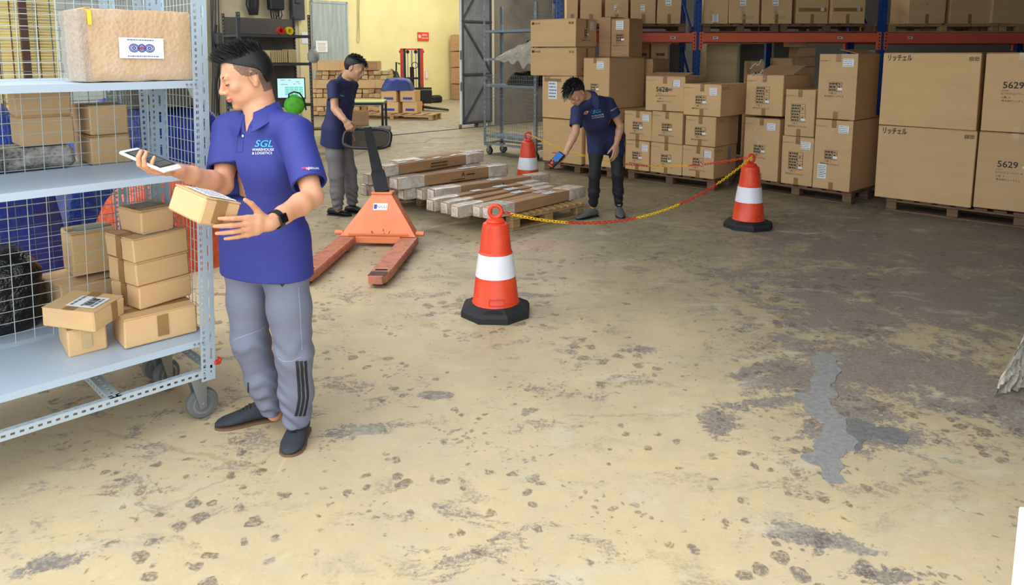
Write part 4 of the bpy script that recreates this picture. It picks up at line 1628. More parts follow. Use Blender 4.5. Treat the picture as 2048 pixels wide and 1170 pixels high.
# small red clip and wire tail on the corner post
o = MB().box((0, 0, 0), (.03, .02, .02), bev=.004).box((.012, 0, .012), (.012, .03, .012), bev=.003).build('clip', 'stacker_red', tr1, M=Matrix.Translation((.012, -.004, .262)))
MB().tube([(.012, .03, 1.62), (.016, .02, 1.3), (.012, .035, 1.0), (.018, .02, .7), (.01, .03, .4), (.014, .02, .25)], .0025, 5).build('hanging_wire', 'wire', tr1)
MB().add([(-.075, -.002, 2.02), (-.16, -.002, 2.12), (-.075, -.002, 2.12), (-.075, .002, 2.02), (-.16, .002, 2.12), (-.075, .002, 2.12)], [(0, 2, 1), (3, 4, 5), (0, 1, 4, 3), (1, 2, 5, 4), (2, 0, 3, 5)]).build('gusset', 'steel_blue', tr1)
for s_ in (-1,):
    MB().add([(-.004, .004, .387), (-.004, .004, .35), (-.1, .004, .357), (-.1, .008, .357), (-.004, .008, .387), (-.004, .008, .35)], [(0, 2, 1), (4, 5, 3)]).build('gusset', 'steel_blue', tr1)


def carton_px(label, c, r, l, top, z, m='cardboard', **kw):
    """carton from picture positions: c lower front corner, r lower right end of its front, l lower end of its left side (or a depth), top y of the corner's upper end"""
    C, R_ = G(*c, z), G(*r, z)
    e = R_ - C
    w = e.length
    a = math.atan2(e.y, e.x)
    if isinstance(l, (int, float)):
        d = l
    else:
        d = abs((G(*l, z) - C).dot(Vector((-math.sin(a), math.cos(a), 0))))
    h = P(c[0], top, C.y).z - z
    base = C + Vector((math.cos(a), math.sin(a), 0)) * w / 2 + Vector((-math.sin(a), math.cos(a), 0)) * d / 2
    t = carton(label, base, a, (w, d, h), m=m, **kw)
    return t, (w, d, h), z + h + .002


PK = 'parcels on the front trolley'
zs_ = TS[0] + .0005
t, sz, z1 = carton_px('largest closed carton at the base of the tall parcel stack, lowest shelf', (251.5, 701), (394.5, 664.6), .21, 641, zs_, group=PK)
sticker(t, sz, 'front', sz[0] * .52, sz[2] * .55, .045, sz[2] * .7, 'tape', 'tape')
zb0 = z1
for k, (lb, dx, dz) in enumerate((('lowest of the three equal flat cartons in the parcel stack', 0, 0), ('middle of the three equal flat cartons in the parcel stack', -.004, 0), ('top of the three equal flat cartons, white slip under its lid', -.006, 0))):
    # equal boxes: front 230 px wide in the lens, placed from the first one's lower corner
    C, R_ = G(279.5, 622, zb0), G(385, 590.5, zb0)
    e = R_ - C
    a = math.atan2(e.y, e.x)
    w = e.length
    h = [.108, .108, .108][k]
    dd = .235
    base = C + Vector((math.cos(a), math.sin(a), 0)) * (w / 2 + dx) + Vector((-math.sin(a), math.cos(a), 0)) * (dd / 2 + .004 * k)
    base.z = z1 if k == 0 else zprev
    t = carton(lb, base, a + .01 * (k - 1), (w, dd, h - .002), group='equal flat cartons in the parcel stack')
    sz = (w, dd, h)
    sticker(t, sz, 'left', dd * .5, h / 2, .04, h * .96, 'tape', 'tape')
    if k == 2:
        sticker(t, sz, 'top', w * .5, dd * .35, .12, .1, 'paper')
    zprev = base.z + h + .001
C, R_ = G(284, 470.5, zprev), G(345, 458, zprev)
e = R_ - C
a = math.atan2(e.y, e.x)
w = .155
t = carton('small carton on the very top of the parcel stack, foil slip on its lid', C + Vector((math.cos(a), math.sin(a), 0)) * w / 2 + Vector((-math.sin(a), math.cos(a), 0)) * .1, a, (w, .19, .108), group=PK)
sticker(t, (w, .19, .108), 'top', w * .5, .12, .1, .1, 'plastic_grey', 'foil_slip')
t, sz, z2 = carton_px('lower small carton at the trolley edge, under the askew parcel', (138, 716), (214, 698), (94, 687), 663, zs_, group=PK)
sticker(t, sz, 'top', sz[0] * .35, sz[1] * .45, .1, .05, 'paper')
sticker(t, sz, 'front', sz[0] * .5, sz[2] * .6, .035, sz[2] * .7, 'tape_clear', 'tape')
# the askew parcel: tipped on the lower one and leaning on the stack
C, R_, L_ = G(190, 664, z2 + .004), G(250, 632, z2 + .004), G(107, 643, z2 + .004)
e = R_ - C
a = math.atan2(e.y, e.x)
sz = (min(.2, e.length), min(.24, abs((L_ - C).dot(Vector((-math.sin(a), math.cos(a), 0))))), .088)
base = C + Vector((math.cos(a), math.sin(a), 0)) * sz[0] / 2 + Vector((-math.sin(a), math.cos(a), 0)) * sz[1] / 2
t = carton('parcel lying askew on the lower small carton, barcode sticker on its lid', base + ZV * .009, a, sz, group=PK, tilt=Matrix.Rotation(a, 4, 'Z') @ Matrix.Rotation(math.radians(-4), 4, 'Y') @ Matrix.Rotation(math.radians(3), 4, 'X'))
sticker(t, sz, 'top', .085, .09, .1, .13, 'paper', 'barcode_label', lines=3)
mb = MB()
rr = random.Random(9)
x = -.035
while x < .035:
    w = rr.choice((.0015, .003, .0045))
    mb.box((x + w / 2, -.02, .0012), (w, .03, .0006))
    x += w + rr.choice((.0015, .003))
mb.build('barcode', 'ink', t, M=face_M(sz, 'top', .085, .09, .0035))
sticker(t, sz, 'front', .12, .045, .035, .08, 'tape', 'tape')

# bubble-wrapped big box on the top shelf
ztp = TS[2] + .0005
bx = thing('wrapped_carton', 'big bubble-wrapped carton with a blue printed slip, on the top shelf', 'box', Vector((-1.6217, 3.0645, ztp)), UA)
w, dd, h = .4185, .23, .290
mb = MB().box((0, 0, h / 2), (w - .012, dd - .012, h - .006), bev=.01)
mb.build('body', 'cardboard', bx)
mb = MB()
n = 14
gx = [(-1 + 2 * i / n) for i in range(n + 1)]


def wrap_ring(z, g):
    pts = []
    for i in range(n):
        pts.append((gx[i], -1))
    for i in range(6):
        pts.append((1, -1 + i / 3))
    for i in range(n):
        pts.append((1 - 2 * i / n, 1))
    for i in range(6):
        pts.append((-1, 1 - i / 3))
    return [Vector((x * w / 2 * g + random.uniform(-.0025, .0025), y * dd / 2 * g + random.uniform(-.0025, .0025), z + random.uniform(-.002, .002))) for x, y in pts]


rings = [wrap_ring(.0015 + .0, .97)]
for k in range(9):
    rings.append(wrap_ring(.008 + (h - .012) * k / 8, 1.0))
rings.append(wrap_ring(h + .001, .97))
mb.loft(rings)
mb.build('bubble_wrap', 'bubble_tan', bx, smooth=50)
mb = MB()
rings = []
for k in range(8):
    z = .004 + (h - .008) * k / 7
    f = .006 + .010 * random.random()
    rings.append([Vector((-w / 2 + .02 + random.uniform(-.006, .006), -dd / 2 - .006, z)), Vector((-w / 2 - .006 - f * .4, -dd / 2 - .004, z)), Vector((-w / 2 - .008 - f, 0, z)), Vector((-w / 2 - .006 - f, dd / 2, z)), Vector((-w / 2 + .03, dd / 2 + .004, z)), Vector((-w / 2 + .012, 0, z))])
mb.loft(rings)
mb.build('film', 'film_side', bx, smooth=30)
o = put('label', label_mesh(.172, .084, 'paper'), bx, frame((.007, -dd / 2 - .0075, h * .47), (1, 0, -.02), ZV))
mb = MB()
for xx in (-.030, 0, .030):
    for r0, r1 in ((.019, .0155), (.0135, .0105), (.0075, .003)):
        pts = ring_pts((xx, .0, .0014), (r0 + r1) / 2, (1.05 if xx else .8, 0, 0), (0, .92, 0), 24)
        mb.tube(pts, (r0 - r1) / 2, 4, closed=True)
mb.build('printed_emblem', 'ink_blue', o)
faint_lines(o, Matrix.Translation((0, .033, .0012)), .11, .007, 1, 'ink_blue', 6)
faint_lines(o, Matrix.Translation((.005, -.033, .0012)), .12, .007, 1, 'ink_blue', 7)
faint_lines(o, Matrix.Translation((0, 0, .0034)), .022, .010, 2, 'sign_red', 8)
MB().box((-w / 2 + .03, -dd / 2 - .009, h * .88), (.014, .002, h * .2)).box((-w / 2 + .03, -dd / 2 + .1, h + .004), (.014, .2, .002)).build('strap', 'strap_yellow', bx)

# contents of the trolley behind
BK = 'cartons on the trolley behind'
z2 = 1.131


def back_box(label, px0, px1, y0, w, d, h, z, m='cardboard', yaw=0.0, dep=.62, rz=None, **kw):
    """front lower left corner at picture (px0, y0) on height z"""
    C = G(px0, y0, z)
    a = UA + yaw
    base = C + Vector((math.cos(a), math.sin(a), 0)) * w / 2 + Vector((-math.sin(a), math.cos(a), 0)) * d / 2
    return carton(label, base, a, (w, d, h), m=m, **kw)


def loc2(s, dpt, z=0.0):                              # position in the trolleys' frame: s along the front, dpt behind the front face
    return T1 + U * s + W_ * dpt + ZV * z


t = thing('wrapped_pack', 'flat black pack in bubble film with yellow strap, on the rear trolley', 'pack', loc2(-.58, .76, z2 + .005), UA)
MB().box((0, 0, .05), (.50, .26, .10), bev=.02, jit=.004).build('body', 'bubble_black', t, smooth=30)
MB().tube([(-.2, -.135, .0), (-.2, -.135, .1), (-.2, -.1, .112), (-.2, .1, .112)], .008, 6).build('strap', 'strap_yellow', t)
MB().tube(ring_pts((-.2, -.13, .085), .02, (1, 0, 0), (0, 0, 1), 12), .006, 6, closed=True).build('strap_knot', 'strap_yellow', t)
zz = z2 + .11
carton('lower carton of the two on the flat black pack', loc2(-.43, .74, zz), UA, (.215, .19, .136), group=BK)
carton('upper carton of the two on the flat black pack', loc2(-.435, .735, zz + .138), UA - .05, (.22, .19, .128), group=BK)
for k in (0, 1):
    carton(('lower', 'upper')[k] + ' of the two cartons beside the black pack, behind the wire mesh', loc2(-.185, .75, z2 + .142 * k), UA, (.17, .28, .14), group=BK)
zl_ = .3885
t = thing('wrapped_bale', 'big black film-wrapped bale with white paper on top, rear trolley', 'bale', loc2(-.78, .83, zl_), UA)
mb = MB()
rings = []
for k in range(12):
    f = k / 11
    g = 1 - .25 * max(0, f - .75) / .25 - .1 * max(0, .1 - f) / .1
    rings.append([Vector((.3 * g * math.copysign(abs(math.cos(a)) ** .45, math.cos(a)) + random.uniform(-.008, .008), .17 * g * math.copysign(abs(math.sin(a)) ** .45, math.sin(a)) + random.uniform(-.008, .008), f * .37)) for a in [2 * PI * q / 28 for q in range(28)]])
mb.loft(rings)
mb.build('body', 'bag_black', t, smooth=60)
sticker(t, (.6, .34, .37), 'top', .26, .17, .2, .16, 'paper', lines=5)
carton('torn flat carton lying behind the askew parcel', loc2(-.31, .80, zl_ + .014), UA + .1, (.28, .3, .17), m='cardboard', group=BK, jit=.014, tape_m='tape_clear')
t = carton('square carton with a foil slip, on the torn flat carton', loc2(-.26, .80, zl_ + .20), UA - .04, (.2, .2, .21), group=BK)
sticker(t, (.2, .2, .21), 'top', .1, .1, .12, .1, 'plastic_grey', 'foil_slip')

# ---------------------------------------------------------------- tarps behind the trolleys


def mound(name, label, cat, m, c, rx, ry, h, seed, ang=0.0, n=34, rough=.06, sq=.6, flat=.55):
    r = random.Random(seed)
    ph = [(r.uniform(2, 7), r.uniform(2, 7), r.uniform(0, 6.3), r.uniform(.3, 1)) for _ in range(10)]
    mb = MB()
    vs, fs = [], []
    for j in range(n + 1):
        for i in range(n + 1):
            x, y = -1 + 2 * i / n, -1 + 2 * j / n
            q = (abs(x) ** 4 + abs(y) ** 4) ** .25
            z = max(0.0, 1 - q ** 5) ** sq
            b = sum(w * math.sin(a * x * 2 + b_ * y * 2 + p) for a, b_, p, w in ph) / 4
            rid = sum(w * abs(math.sin(a * x * 1.4 - b_ * y * 1.7 + p)) for a, b_, p, w in ph) / 5
            z = z * (1 - flat * .25 * (x * x)) * (1 + rough * 2 * b) + (rough * .7 * rid * z)
            vs.append(Vector((x * rx * (1 + .03 * b), y * ry * (1 + .03 * b), max(0, z * h) + .002)))
    for j in range(n):
        for i in range(n):
            a = j * (n + 1) + i
            fs.append((a, a + 1, a + n + 2, a + n + 1))
    # closed underside
    k = len(vs)
    rim = [i for i in range(n + 1)] + [j * (n + 1) + n for j in range(1, n + 1)] + [n * (n + 1) + i for i in range(n - 1, -1, -1)] + [j * (n + 1) for j in range(n - 1, 0, -1)]
    fs.append(tuple(reversed(rim)))
    mb.add(vs, fs)
    o = mb.build(name, m, None, smooth=50, M=Matrix.Translation(c) @ Matrix.Rotation(ang, 4, 'Z'))
    return tag(o, label, cat)


mound('blue_tarp', 'blue tarp draped over tall stock behind the trolleys', 'tarp', 'tarp_blue', (-4.37, 5.01, 0), .95, .75, 1.38, 3, UA)
mound('blue_tarp', 'second blue tarp heap, with the olive sack on it', 'tarp', 'tarp_blue', (-3.62, 7.05, 0), .85, .5, 1.12, 5, UA)
mound('orange_tarp', 'orange tarp heaped low behind the man with the parcel', 'tarp', 'tarp_orange', (-2.58, 5.62, 0), .72, .32, .68, 8, UA)
mound('sack', 'olive grey sack slumped on the blue tarp heap', 'sack', 'sack_olive', (-3.55, 7.0, 1.15), .36, .26, .30, 11, UA, n=20)
# ---------------------------------------------------------------- the cage trolley by the doorway
A45 = math.radians(-44.5)
OC = Vector((P(968, 288, 11.9).x, 11.9, 0))
vv = Vector((math.cos(A45), math.sin(A45), 0))
fr_ = OC + vv * 1.18
tr3 = trolley('grey wire-sided trolley standing by the dark sliding door', fr_, A45, 1.18, .42, 2.45, [.33, 1.17, 1.60, 2.05], m='steel_grey', sm='steel_grey', mesh=(), fine=False, zf=.17, rw=.065, tyre='rubber', lip=.04)
wires(tr3, 'wire_mesh', 'wire_grey', (-1.18, -.003, .2), (1, 0, 0), (0, 0, 1), 1.18, 1.12, .05, .06, .0022)
wires(tr3, 'wire_mesh', 'wire_grey', (-1.18, 0, .2), (0, 1, 0), (0, 0, 1), .42, 1.12, .05, .06, .0022)
wires(tr3, 'wire_mesh', 'wire_grey', (0, 0, .2), (0, 1, 0), (0, 0, 1), .42, 2.1, .05, .06, .0022)
# crumpled clear film on its shelf, dark bundle on the next


def crumple(name, label, cat, m, M, pts_fn, nu, nv, th=.004):
    vs, fs = [], []
    for j in range(nv + 1):
        for i in range(nu + 1):
            vs.append(Vector(pts_fn(i / nu, j / nv)))
    for j in range(nv):
        for i in range(nu):
            a = j * (nu + 1) + i
            fs.append((a, a + 1, a + nu + 2, a + nu + 1))
    k = len(vs)
    mb = MB()
    mb.add(vs + [v + Vector((0, th, -th * .3)) for v in vs], fs + [tuple(reversed([q + k for q in f])) for f in fs])
    o = mb.build(name, m, None, smooth=40, M=M)
    return tag(o, label, cat)


rr = random.Random(21)
nz = [(rr.uniform(5, 14), rr.uniform(5, 14), rr.uniform(0, 6)) for _ in range(8)]


def wob(u, v):
    return sum(abs(math.sin(a * u + b * v + p)) for a, b, p in nz) / 8


def cage_film(u, v):
    x = -.85 + .8 * u
    if v < .55:
        return (x, .20 - .20 * v / .55, .02 + .24 * (u ** .8) * (1 - .3 * abs(v - .3)) * (.5 + wob(u, v)))
    f = (v - .55) / .45
    return (x, -.02 - .03 * wob(u, v), .02 + .2 * (u ** .8) * wob(u, .55) - f * .2 * (.3 + u) * (.4 + wob(u, .2)))


crumple('plastic_sheet', 'crumpled white plastic sheet on an upper shelf of the grey trolley', 'plastic sheet', 'film', Matrix.Translation(fr_ + ZV * 1.60) @ Matrix.Rotation(A45, 4, 'Z'), cage_film, 26, 22)
o = mound('black_bundle', 'black bundle of cloth on the middle shelf of the grey trolley', 'bundle', 'bag_black', fr_ + vv * -.42 + Vector((.17, .17, 1.171)), .36, .17, .2, 31, A45, n=18)
o = mound('black_bundle', 'dark cloth tucked behind the white plastic sheet', 'bundle', 'bag_black', fr_ + vv * -.33 + Vector((.22, .22, 1.601)), .26, .08, .27, 33, A45, n=14)

# ---------------------------------------------------------------- dark sliding door leaf
dr = bpy.data.objects.new('door_1', None)
COL.objects.link(dr)
dr['kind'] = 'structure'
dr.location = uv(10.70, VT + .14, 0)
dr.rotation_euler = (0, 0, UA)
DW, DH = .92, 4.3
mb = MB().box((DW / 2, 0, .08 + DH / 2), (DW, .03, DH))
mb.build('leaf', 'door_black', dr)
for x0, z0, x1, z1 in ((.03, .1, .03, DH), (DW - .03, .1, DW - .03, DH), (0, .12, DW, .12), (0, 1.22, DW, 1.22), (0, 2.4, DW, 2.4), (.05, .15, DW - .05, 1.2), (DW - .05, 1.3, .05, 2.35), (.05, 2.45, DW - .05, 3.6)):
    MB().seg((x0, -.03, z0), (x1, -.03, z1), .045, .03, up=(0, 1, 0)).build('brace', 'steel_dark', dr)
for k in range(9):
    MB().box((.06 + k * .1, -.017, .08 + DH / 2), (.012, .006, DH)).build('rib', 'door_black', dr)
MB().box((-.012, -.0, .08 + DH / 2), (.035, .05, DH)).build('edge_strip', 'plaster_white', dr)
mb = MB().cyl((.45, -.02, .05), (.45, .03, .05), .05, n=16)
mb.build('roller', 'steel_dark', dr)
MB().box((-.06, -.02, .05), (.08, .06, .1), bev=.02).build('stop_block', 'wood_old', dr)
MB().box((-.035, -.03, 1.65), (.02, .03, .2)).box((-.035, -.03, .95), (.02, .03, .2)).build('latch', 'steel_dark', dr)

# ---------------------------------------------------------------- far yellow room
gd = bpy.data.objects.new('door_2', None)
COL.objects.link(gd)
gd['kind'] = 'structure'


def on_yellow(px_, py_, off=.0):                      # point on the yellow wall's plane
    r = ray(px_, py_)
    nrm_ = V
    t = (YW + off - Vector((0, 0, HC)).dot(nrm_)) / r.dot(nrm_)
    return Vector((0, 0, HC)) + r * t


a, b = on_yellow(626, 150, .05), on_yellow(698, 150, .05)
ztop = on_yellow(660, 2, .05).z
gd.location = (a.x, a.y, 0)
gd.rotation_euler = (0, 0, UA)
w = (b - a).length
MB().box((w / 2, 0, ztop / 2), (w, .06, ztop)).build('leaf', 'door_grey', gd)
for x in (.03, w - .03):
    MB().box((x, -.035, ztop / 2), (.06, .02, ztop)).build('stile', 'door_grey', gd)
MB().box((w / 2, -.035, ztop - .04), (w, .02, .08)).build('top_rail', 'door_grey', gd)
q = on_yellow(643.5, 93, .1)
o = put('paper_notice', label_mesh(.42, .36, 'paper'), None, frame(q, U, ZV))
tag(o, 'white printed notice stuck on the pale grey door', 'notice')
mb = MB()
for k in range(6):
    mb.box((0, .1 - k * .045, .001), (.3 - .03 * (k % 3), .012, .001))
mb.build('printed_text', 'ink_grey', o)
q = on_yellow(846.5, 73, .03)
o = MB().box((0, 0, 0), (.50, .30, .02)).build('fire_sign', 'sign_red', None, M=frame(q, U, ZV))
tag(o, 'red fire notice with white lettering on the yellow wall', 'sign')
put('printed_text', text_mesh('BÌNH', 'paper'), o, Matrix.Translation((.06, .05, .0112)) @ Matrix.Diagonal((.1, .1, 1, 1)))
put('printed_text', text_mesh('CHỮA CHÁY', 'paper'), o, Matrix.Translation((.07, -.06, .0112)) @ Matrix.Diagonal((.055, .08, 1, 1)))
mb = MB().tube(ring_pts((-.17, 0, .0112), .05, (1, 0, 0), (0, 1, 0), 16), .012, 5, closed=True).box((-.17, .0, .0112), (.03, .06, .004))
mb.build('printed_emblem', 'paper', o)
q = on_yellow(853.5, 149.5, .03)
o = MB().box((0, 0, 0), (.13, .28, .02)).build('wall_sign', 'paper_pink', None, M=frame(q, U, ZV))
tag(o, 'small narrow pink and white sign right of the stacker', 'sign')
MB().box((0, 0, .0105), (.07, .2, .003)).build('printed_panel', 'paper', o)
mb = MB()
pts = [on_yellow(715, -30, .03), on_yellow(716, 50, .03), on_yellow(714, 80, .03), on_yellow(717, 86, .03), on_yellow(719, 80, .03), on_yellow(718, 30, .03), on_yellow(719, -30, .03)]
mb.tube(pts, .012, 6)
o = mb.build('cable', 'plaster_beige')
tag(o, 'looped pale cable hanging down the yellow wall', 'cable')
q = G(873, 204)
o = MB().box((0, 0, .12), (.42, .3, .22), bev=.04).box((0, 0, .24), (.3, .2, .03), bev=.01).build('case', 'black', None, M=Matrix.Translation((q.x, q.y - .3, 0)) @ Matrix.Rotation(UA, 4, 'Z'))
tag(o, 'low black case on the floor at the foot of the yellow wall', 'case')
# brown stock leaning at the end of the far room
c0 = uv(17.85, YW + .5)
for k in range(4):
    carton(['lowest', 'second', 'third', 'topmost'][k] + ' brown carton of the far stack beside the door edge', c0 + ZV * (.6 * k), UA, (.8, .7, .58), m='cardboard_dark', group='far stack beside the door edge', jit=.02)

# stacker
YS = 21.6
q = G(826, 209)
st = thing('pallet_stacker', 'red and black hand stacker with a tall mast in the yellow room', 'stacker', (P(825, 200, YS).x, YS, 0), math.radians(8))
K = YS / F
ht_ = P(825, 97, YS).z
for s in (-1, 1):
    MB().box((s * .30, 0, ht_ / 2 + .03), (.085, .1, ht_ - .06), bev=.01).build('outer_rail', 'stacker_red', st)
    MB().box((s * .215, -.02, ht_ / 2 + .05), (.075, .09, ht_ - .1)).build('inner_rail', 'black_paint', st)
    MB().box((s * .34, 0, ht_ - .09), (.07, .11, .09), bev=.02).build('rail_head', 'stacker_red', st)
    MB().cyl((s * .12, -.05, ht_ - .1), (s * .12, .03, ht_ - .1), .055, n=16).build('pulley', 'black', st)
    MB().box((s * .12, -.02, ht_ / 2 + .2), (.03, .012, ht_ - .6)).build('lift_chain', 'zinc', st)
MB().box((0, 0, ht_ - .02), (.68, .1, .05), bev=.01).build('top_beam', 'stacker_red', st)
MB().cyl((0, .02, .15), (0, .02, ht_ - .55), .065, n=14).build('lift_cylinder', 'black_paint', st)
MB().cyl((0, .02, ht_ - .6), (0, .02, ht_ - .06), .025, n=10).build('piston', 'zinc', st)
MB().box((0, -.03, ht_ * .52), (.5, .05, .06)).build('cross_bar', 'black_paint', st)
MB().box((0, -.03, ht_ * .22), (.5, .05, .07)).build('cross_bar', 'black_paint', st)
mb = MB().tube(ring_pts((.09, -.08, ht_ * .73), .09, (1, 0, 0), (0, 0, 1), 16), .012, 6, closed=True)
mb.build('hose_loop', 'black', st)
MB().box((.33, -.12, .42), (.5, .3, .42), bev=.02).build('carriage', 'black_paint', st)
MB().box((.1, -.16, .66), (.95, .06, .05)).build('carriage_bar', 'black_paint', st)
for k, y in enumerate((-.5, -.2)):
    MB().add([Vector(p) for p in [(.25, y, .16), (1.05, y - .25, .06), (1.05, y - .37, .06), (.25, y - .14, .16), (.25, y, .1), (1.05, y - .25, .03), (1.05, y - .37, .03), (.25, y - .14, .1)]], [(3, 2, 1, 0), (4, 5, 6, 7), (0, 1, 5, 4), (1, 2, 6, 5), (2, 3, 7, 6), (3, 0, 4, 7)]).build('fork', 'black_paint', st)
for s in (-1, 1):
    MB().cyl((s * .3 - .03, -.05, .09), (s * .3 + .03, -.05, .09), .09, n=16).build('wheel', 'rubber', st)
MB().tube([(-.36, 0, ht_ * .75), (-.46, -.05, ht_ * .78), (-.47, -.06, ht_ * .55), (-.5, -.1, ht_ * .28)], .025, 8).build('tiller', 'black', st)
MB().cyl((.25, -.3, .1), (.25, -.22, .16), .1, n=14).build('foot_guard', 'stacker_red', st)

# far pallet with small cartons and a blue bundle
YP = 18.5
a, b = P(704, 225, YP), P(872, 225, YP)
pallet('pallet on the far floor before the stacker', (a.x, YP), -12, (b.x - a.x), .75, m='wood', boards=8, along='W')
q = P(790, 220, YP + .15)
for k, (dx, dy, z, w) in enumerate(((0.0, .05, .147, .52), (.56, .1, .147, .4), (.0, .05, .437, .42), (.50, .12, .437, .42))):
    t = carton(['lower left small carton on the far pallet', 'lower right small carton on the far pallet', 'upper left small carton on the far pallet', 'upper right small carton on the far pallet'][k], (q.x - .12 + dx, YP + .3 + dy - dx * .2, z), math.radians(-12), (w, .4, .288), group='small cartons on the far pallet')
    sticker(t, (w, .4, .288), 'front', w * .5, .09, w * .6, .06, 'ink_blue', 'printed_band')
mound('blue_bundle', 'blue plastic bundle on top of the small cartons in the far room', 'bundle', 'tarp_blue', (q.x + .05, YP + .42, .728), .42, .28, .3, 41, 0, n=16)
mound('dark_bundle', 'dark bundle between the carton stack and the far pallet', 'bundle', 'bag_black', (-3.55, YP + 2.4, 0), .35, .3, 1.15, 43, 0, n=16)

# the big stack of long cartons, laid crosswise in layers
YT = 19.4
x0 = P(606, 200, YT).x
x1 = P(776, 200, YT).x
wd = x1 - x0
zlay = [(0.02, .25, 'e'), (.27, .23, 'l'), (.50, .25, 'e'), (.75, .25, 'l'), (1.0, .24, 'e')]
LS = 'crosswise stack of long cartons in the far room'
ORD2 = ['first', 'second', 'third', 'fourth', 'fifth', 'sixth', 'seventh', 'eighth', 'ninth', 'tenth', 'eleventh', 'twelfth', 'thirteenth']
lay = ['floor layer', 'second layer', 'third layer', 'fourth layer', 'fifth layer']
for li, (z, h, kind) in enumerate(zlay):
    if kind == 'l':
        n = 2
        for k in range(n):
            L = wd / n
            t = carton(('left' if k == 0 else 'right') + ' long carton showing its side, ' + lay[li] + ' of the far crosswise stack', (x0 + L * (k + .5), YT + .18 + .02 * k, z), 0, (L - .01, .34, h - .006), m='cardboard', group=LS, tape=None, jit=.01)
            sticker(t, (L, .34, h), 'front', L * (.7 if k else .3), h * .5, .03, h * .95, 'tape_clear', 'tape')
    else:
        n = 13 if li else 12
        rows = 2
        for k in range(n):
            for r_ in range(rows):
                w1 = wd / n
                if li == 4 and k < 2:
                    continue
                hh = h / rows
                t = carton(f'thin carton end, {lay[li]} of the far crosswise stack, {("lower", "upper")[r_]} row, {ORD2[k]} from left', (x0 + w1 * (k + .5), YT + .5 + random.uniform(-.05, .03), z + hh * r_), random.uniform(-.03, .03), (w1 - .012, .95, hh - .006 - random.uniform(0, .012)), m=random.choice(('cardboard', 'cardboard_pale', 'cardboard_dark')), group=LS, tape=None, jit=.012)
xa = x0 + .05
carton('first loose long carton on top of the far crosswise stack', (P(622, 130, YT).x, YT + .3, 1.24), .03, (.34, .8, .25), m='cardboard_pale', group='loose top cartons of the far stack')
carton('second loose long carton on top of the far crosswise stack, strapped', (P(660, 130, YT).x, YT + .3, 1.242), -.04, (.62, .8, .26), m='cardboard', group='loose top cartons of the far stack')
carton('third loose long carton on top of the far crosswise stack, behind the man', (P(735, 130, YT).x, YT + .35, 1.242), .03, (.5, .8, .24), m='cardboard_dark', group='loose top cartons of the far stack')

# table with a green top
tb = thing('work_table', 'black-framed work table with a pale green top behind the second man', 'table', (P(716, 203, 13.9).x, 13.9, 0), .08)
tz = P(716, 203, 13.9).z
MB().box((0, .3, tz - .012), (.98, .75, .024), bev=.004).build('tabletop', 'table_green', tb)
MB().box((0, -.06, tz - .045), (.98, .03, .05)).box((0, .66, tz - .045), (.98, .03, .05)).box((-.475, .3, tz - .045), (.03, .7, .05)).box((.475, .3, tz - .045), (.03, .7, .05)).build('apron', 'black_paint', tb)
for sx in (-1, 1):
    for y in (-.055, .655):
        MB().box((sx * .47, y, (tz - .02) / 2), (.045, .045, tz - .02)).build('leg', 'black_paint', tb)
# grey crate with stuff beneath, brown open carton on it
q = G(735, 296)
t = thing('grey_crate', 'grey carton pile on the floor behind the jack grip', 'box', (q.x, q.y + .3, 0), .15)
MB().box((0, 0, .17), (.72, .5, .34), bev=.02, jit=.01).build('body', 'cardboard_grey', t)
MB().box((-.1, -.02, .362), (.5, .42, .04), bev=.01, jit=.01).build('lid', 'plastic_grey', t)
t = carton('open brown carton with yellow lining, on the grey cartons by the second man', (P(702, 240, q.y).x, q.y + .25, .385), .2, (.52, .36, .26), m='cardboard_dark', flaps='open')
MB().box((0, .0, .2), (.5, .34, .02)).build('lining', 'strap_yellow', t)

# ---------------------------------------------------------------- shelving unit with the monitor
SO = Vector((-3.06, 11.0, 0))                         # front right foot
SW, SD = 1.14, .5
su = thing('shelving_unit', 'dark grey steel shelving unit with a monitor, left of the doorway', 'shelving', SO, UA)
zsh = [.35, P(626, 207, 11).z, P(626, 126, 11).z, P(626, 71, 11).z]
for x in (0, -SW):
    for y in (0, SD):
        mb = MB()
        slotted(mb, FM((x - (.045 if x == 0 else 0), y, 0), (1, 0, 0), ZV), 2.25, .045, [(.022, .012, .05, .024, .01)])
        slotted(mb, FM((x, y + (.0 if y == 0 else -.04), 0), (0, 1, 0), ZV), 2.25, .04, [(.02, .012, .05, .024, .01)])
        mb.build('post', 'steel_dark', su)
for z in zsh:
    mb = MB().box((-SW / 2, SD / 2, z), (SW, SD, .008)).box((-SW / 2, .003, z - .016), (SW, .006, .04)).box((-SW / 2, SD - .003, z - .016), (SW, .006, .04)).box((-.003, SD / 2, z - .016), (.006, SD, .04)).box((-SW + .003, SD / 2, z - .016), (.006, SD, .04))
    mb.build('shelf', 'steel_dark', su)
MB().box((-SW / 2, SD - .012, (zsh[1] + 2.2) / 2), (SW - .05, .01, 2.2 - zsh[1])).build('back_panel', 'cardboard_grey', su)
SI = Matrix.Translation(SO) @ Matrix.Rotation(UA, 4, 'Z')


def on_shelf(px_, k, y=.15):                          # point on a shelf seen at picture column px_
    r = ray(px_, 100)
    n_ = Vector((-math.sin(UA), math.cos(UA), 0))
    t = (SO.dot(n_) + y) / (r.x * n_.x + r.y * n_.y)
    return Vector((r.x * t, r.y * t, zsh[k] + .005))


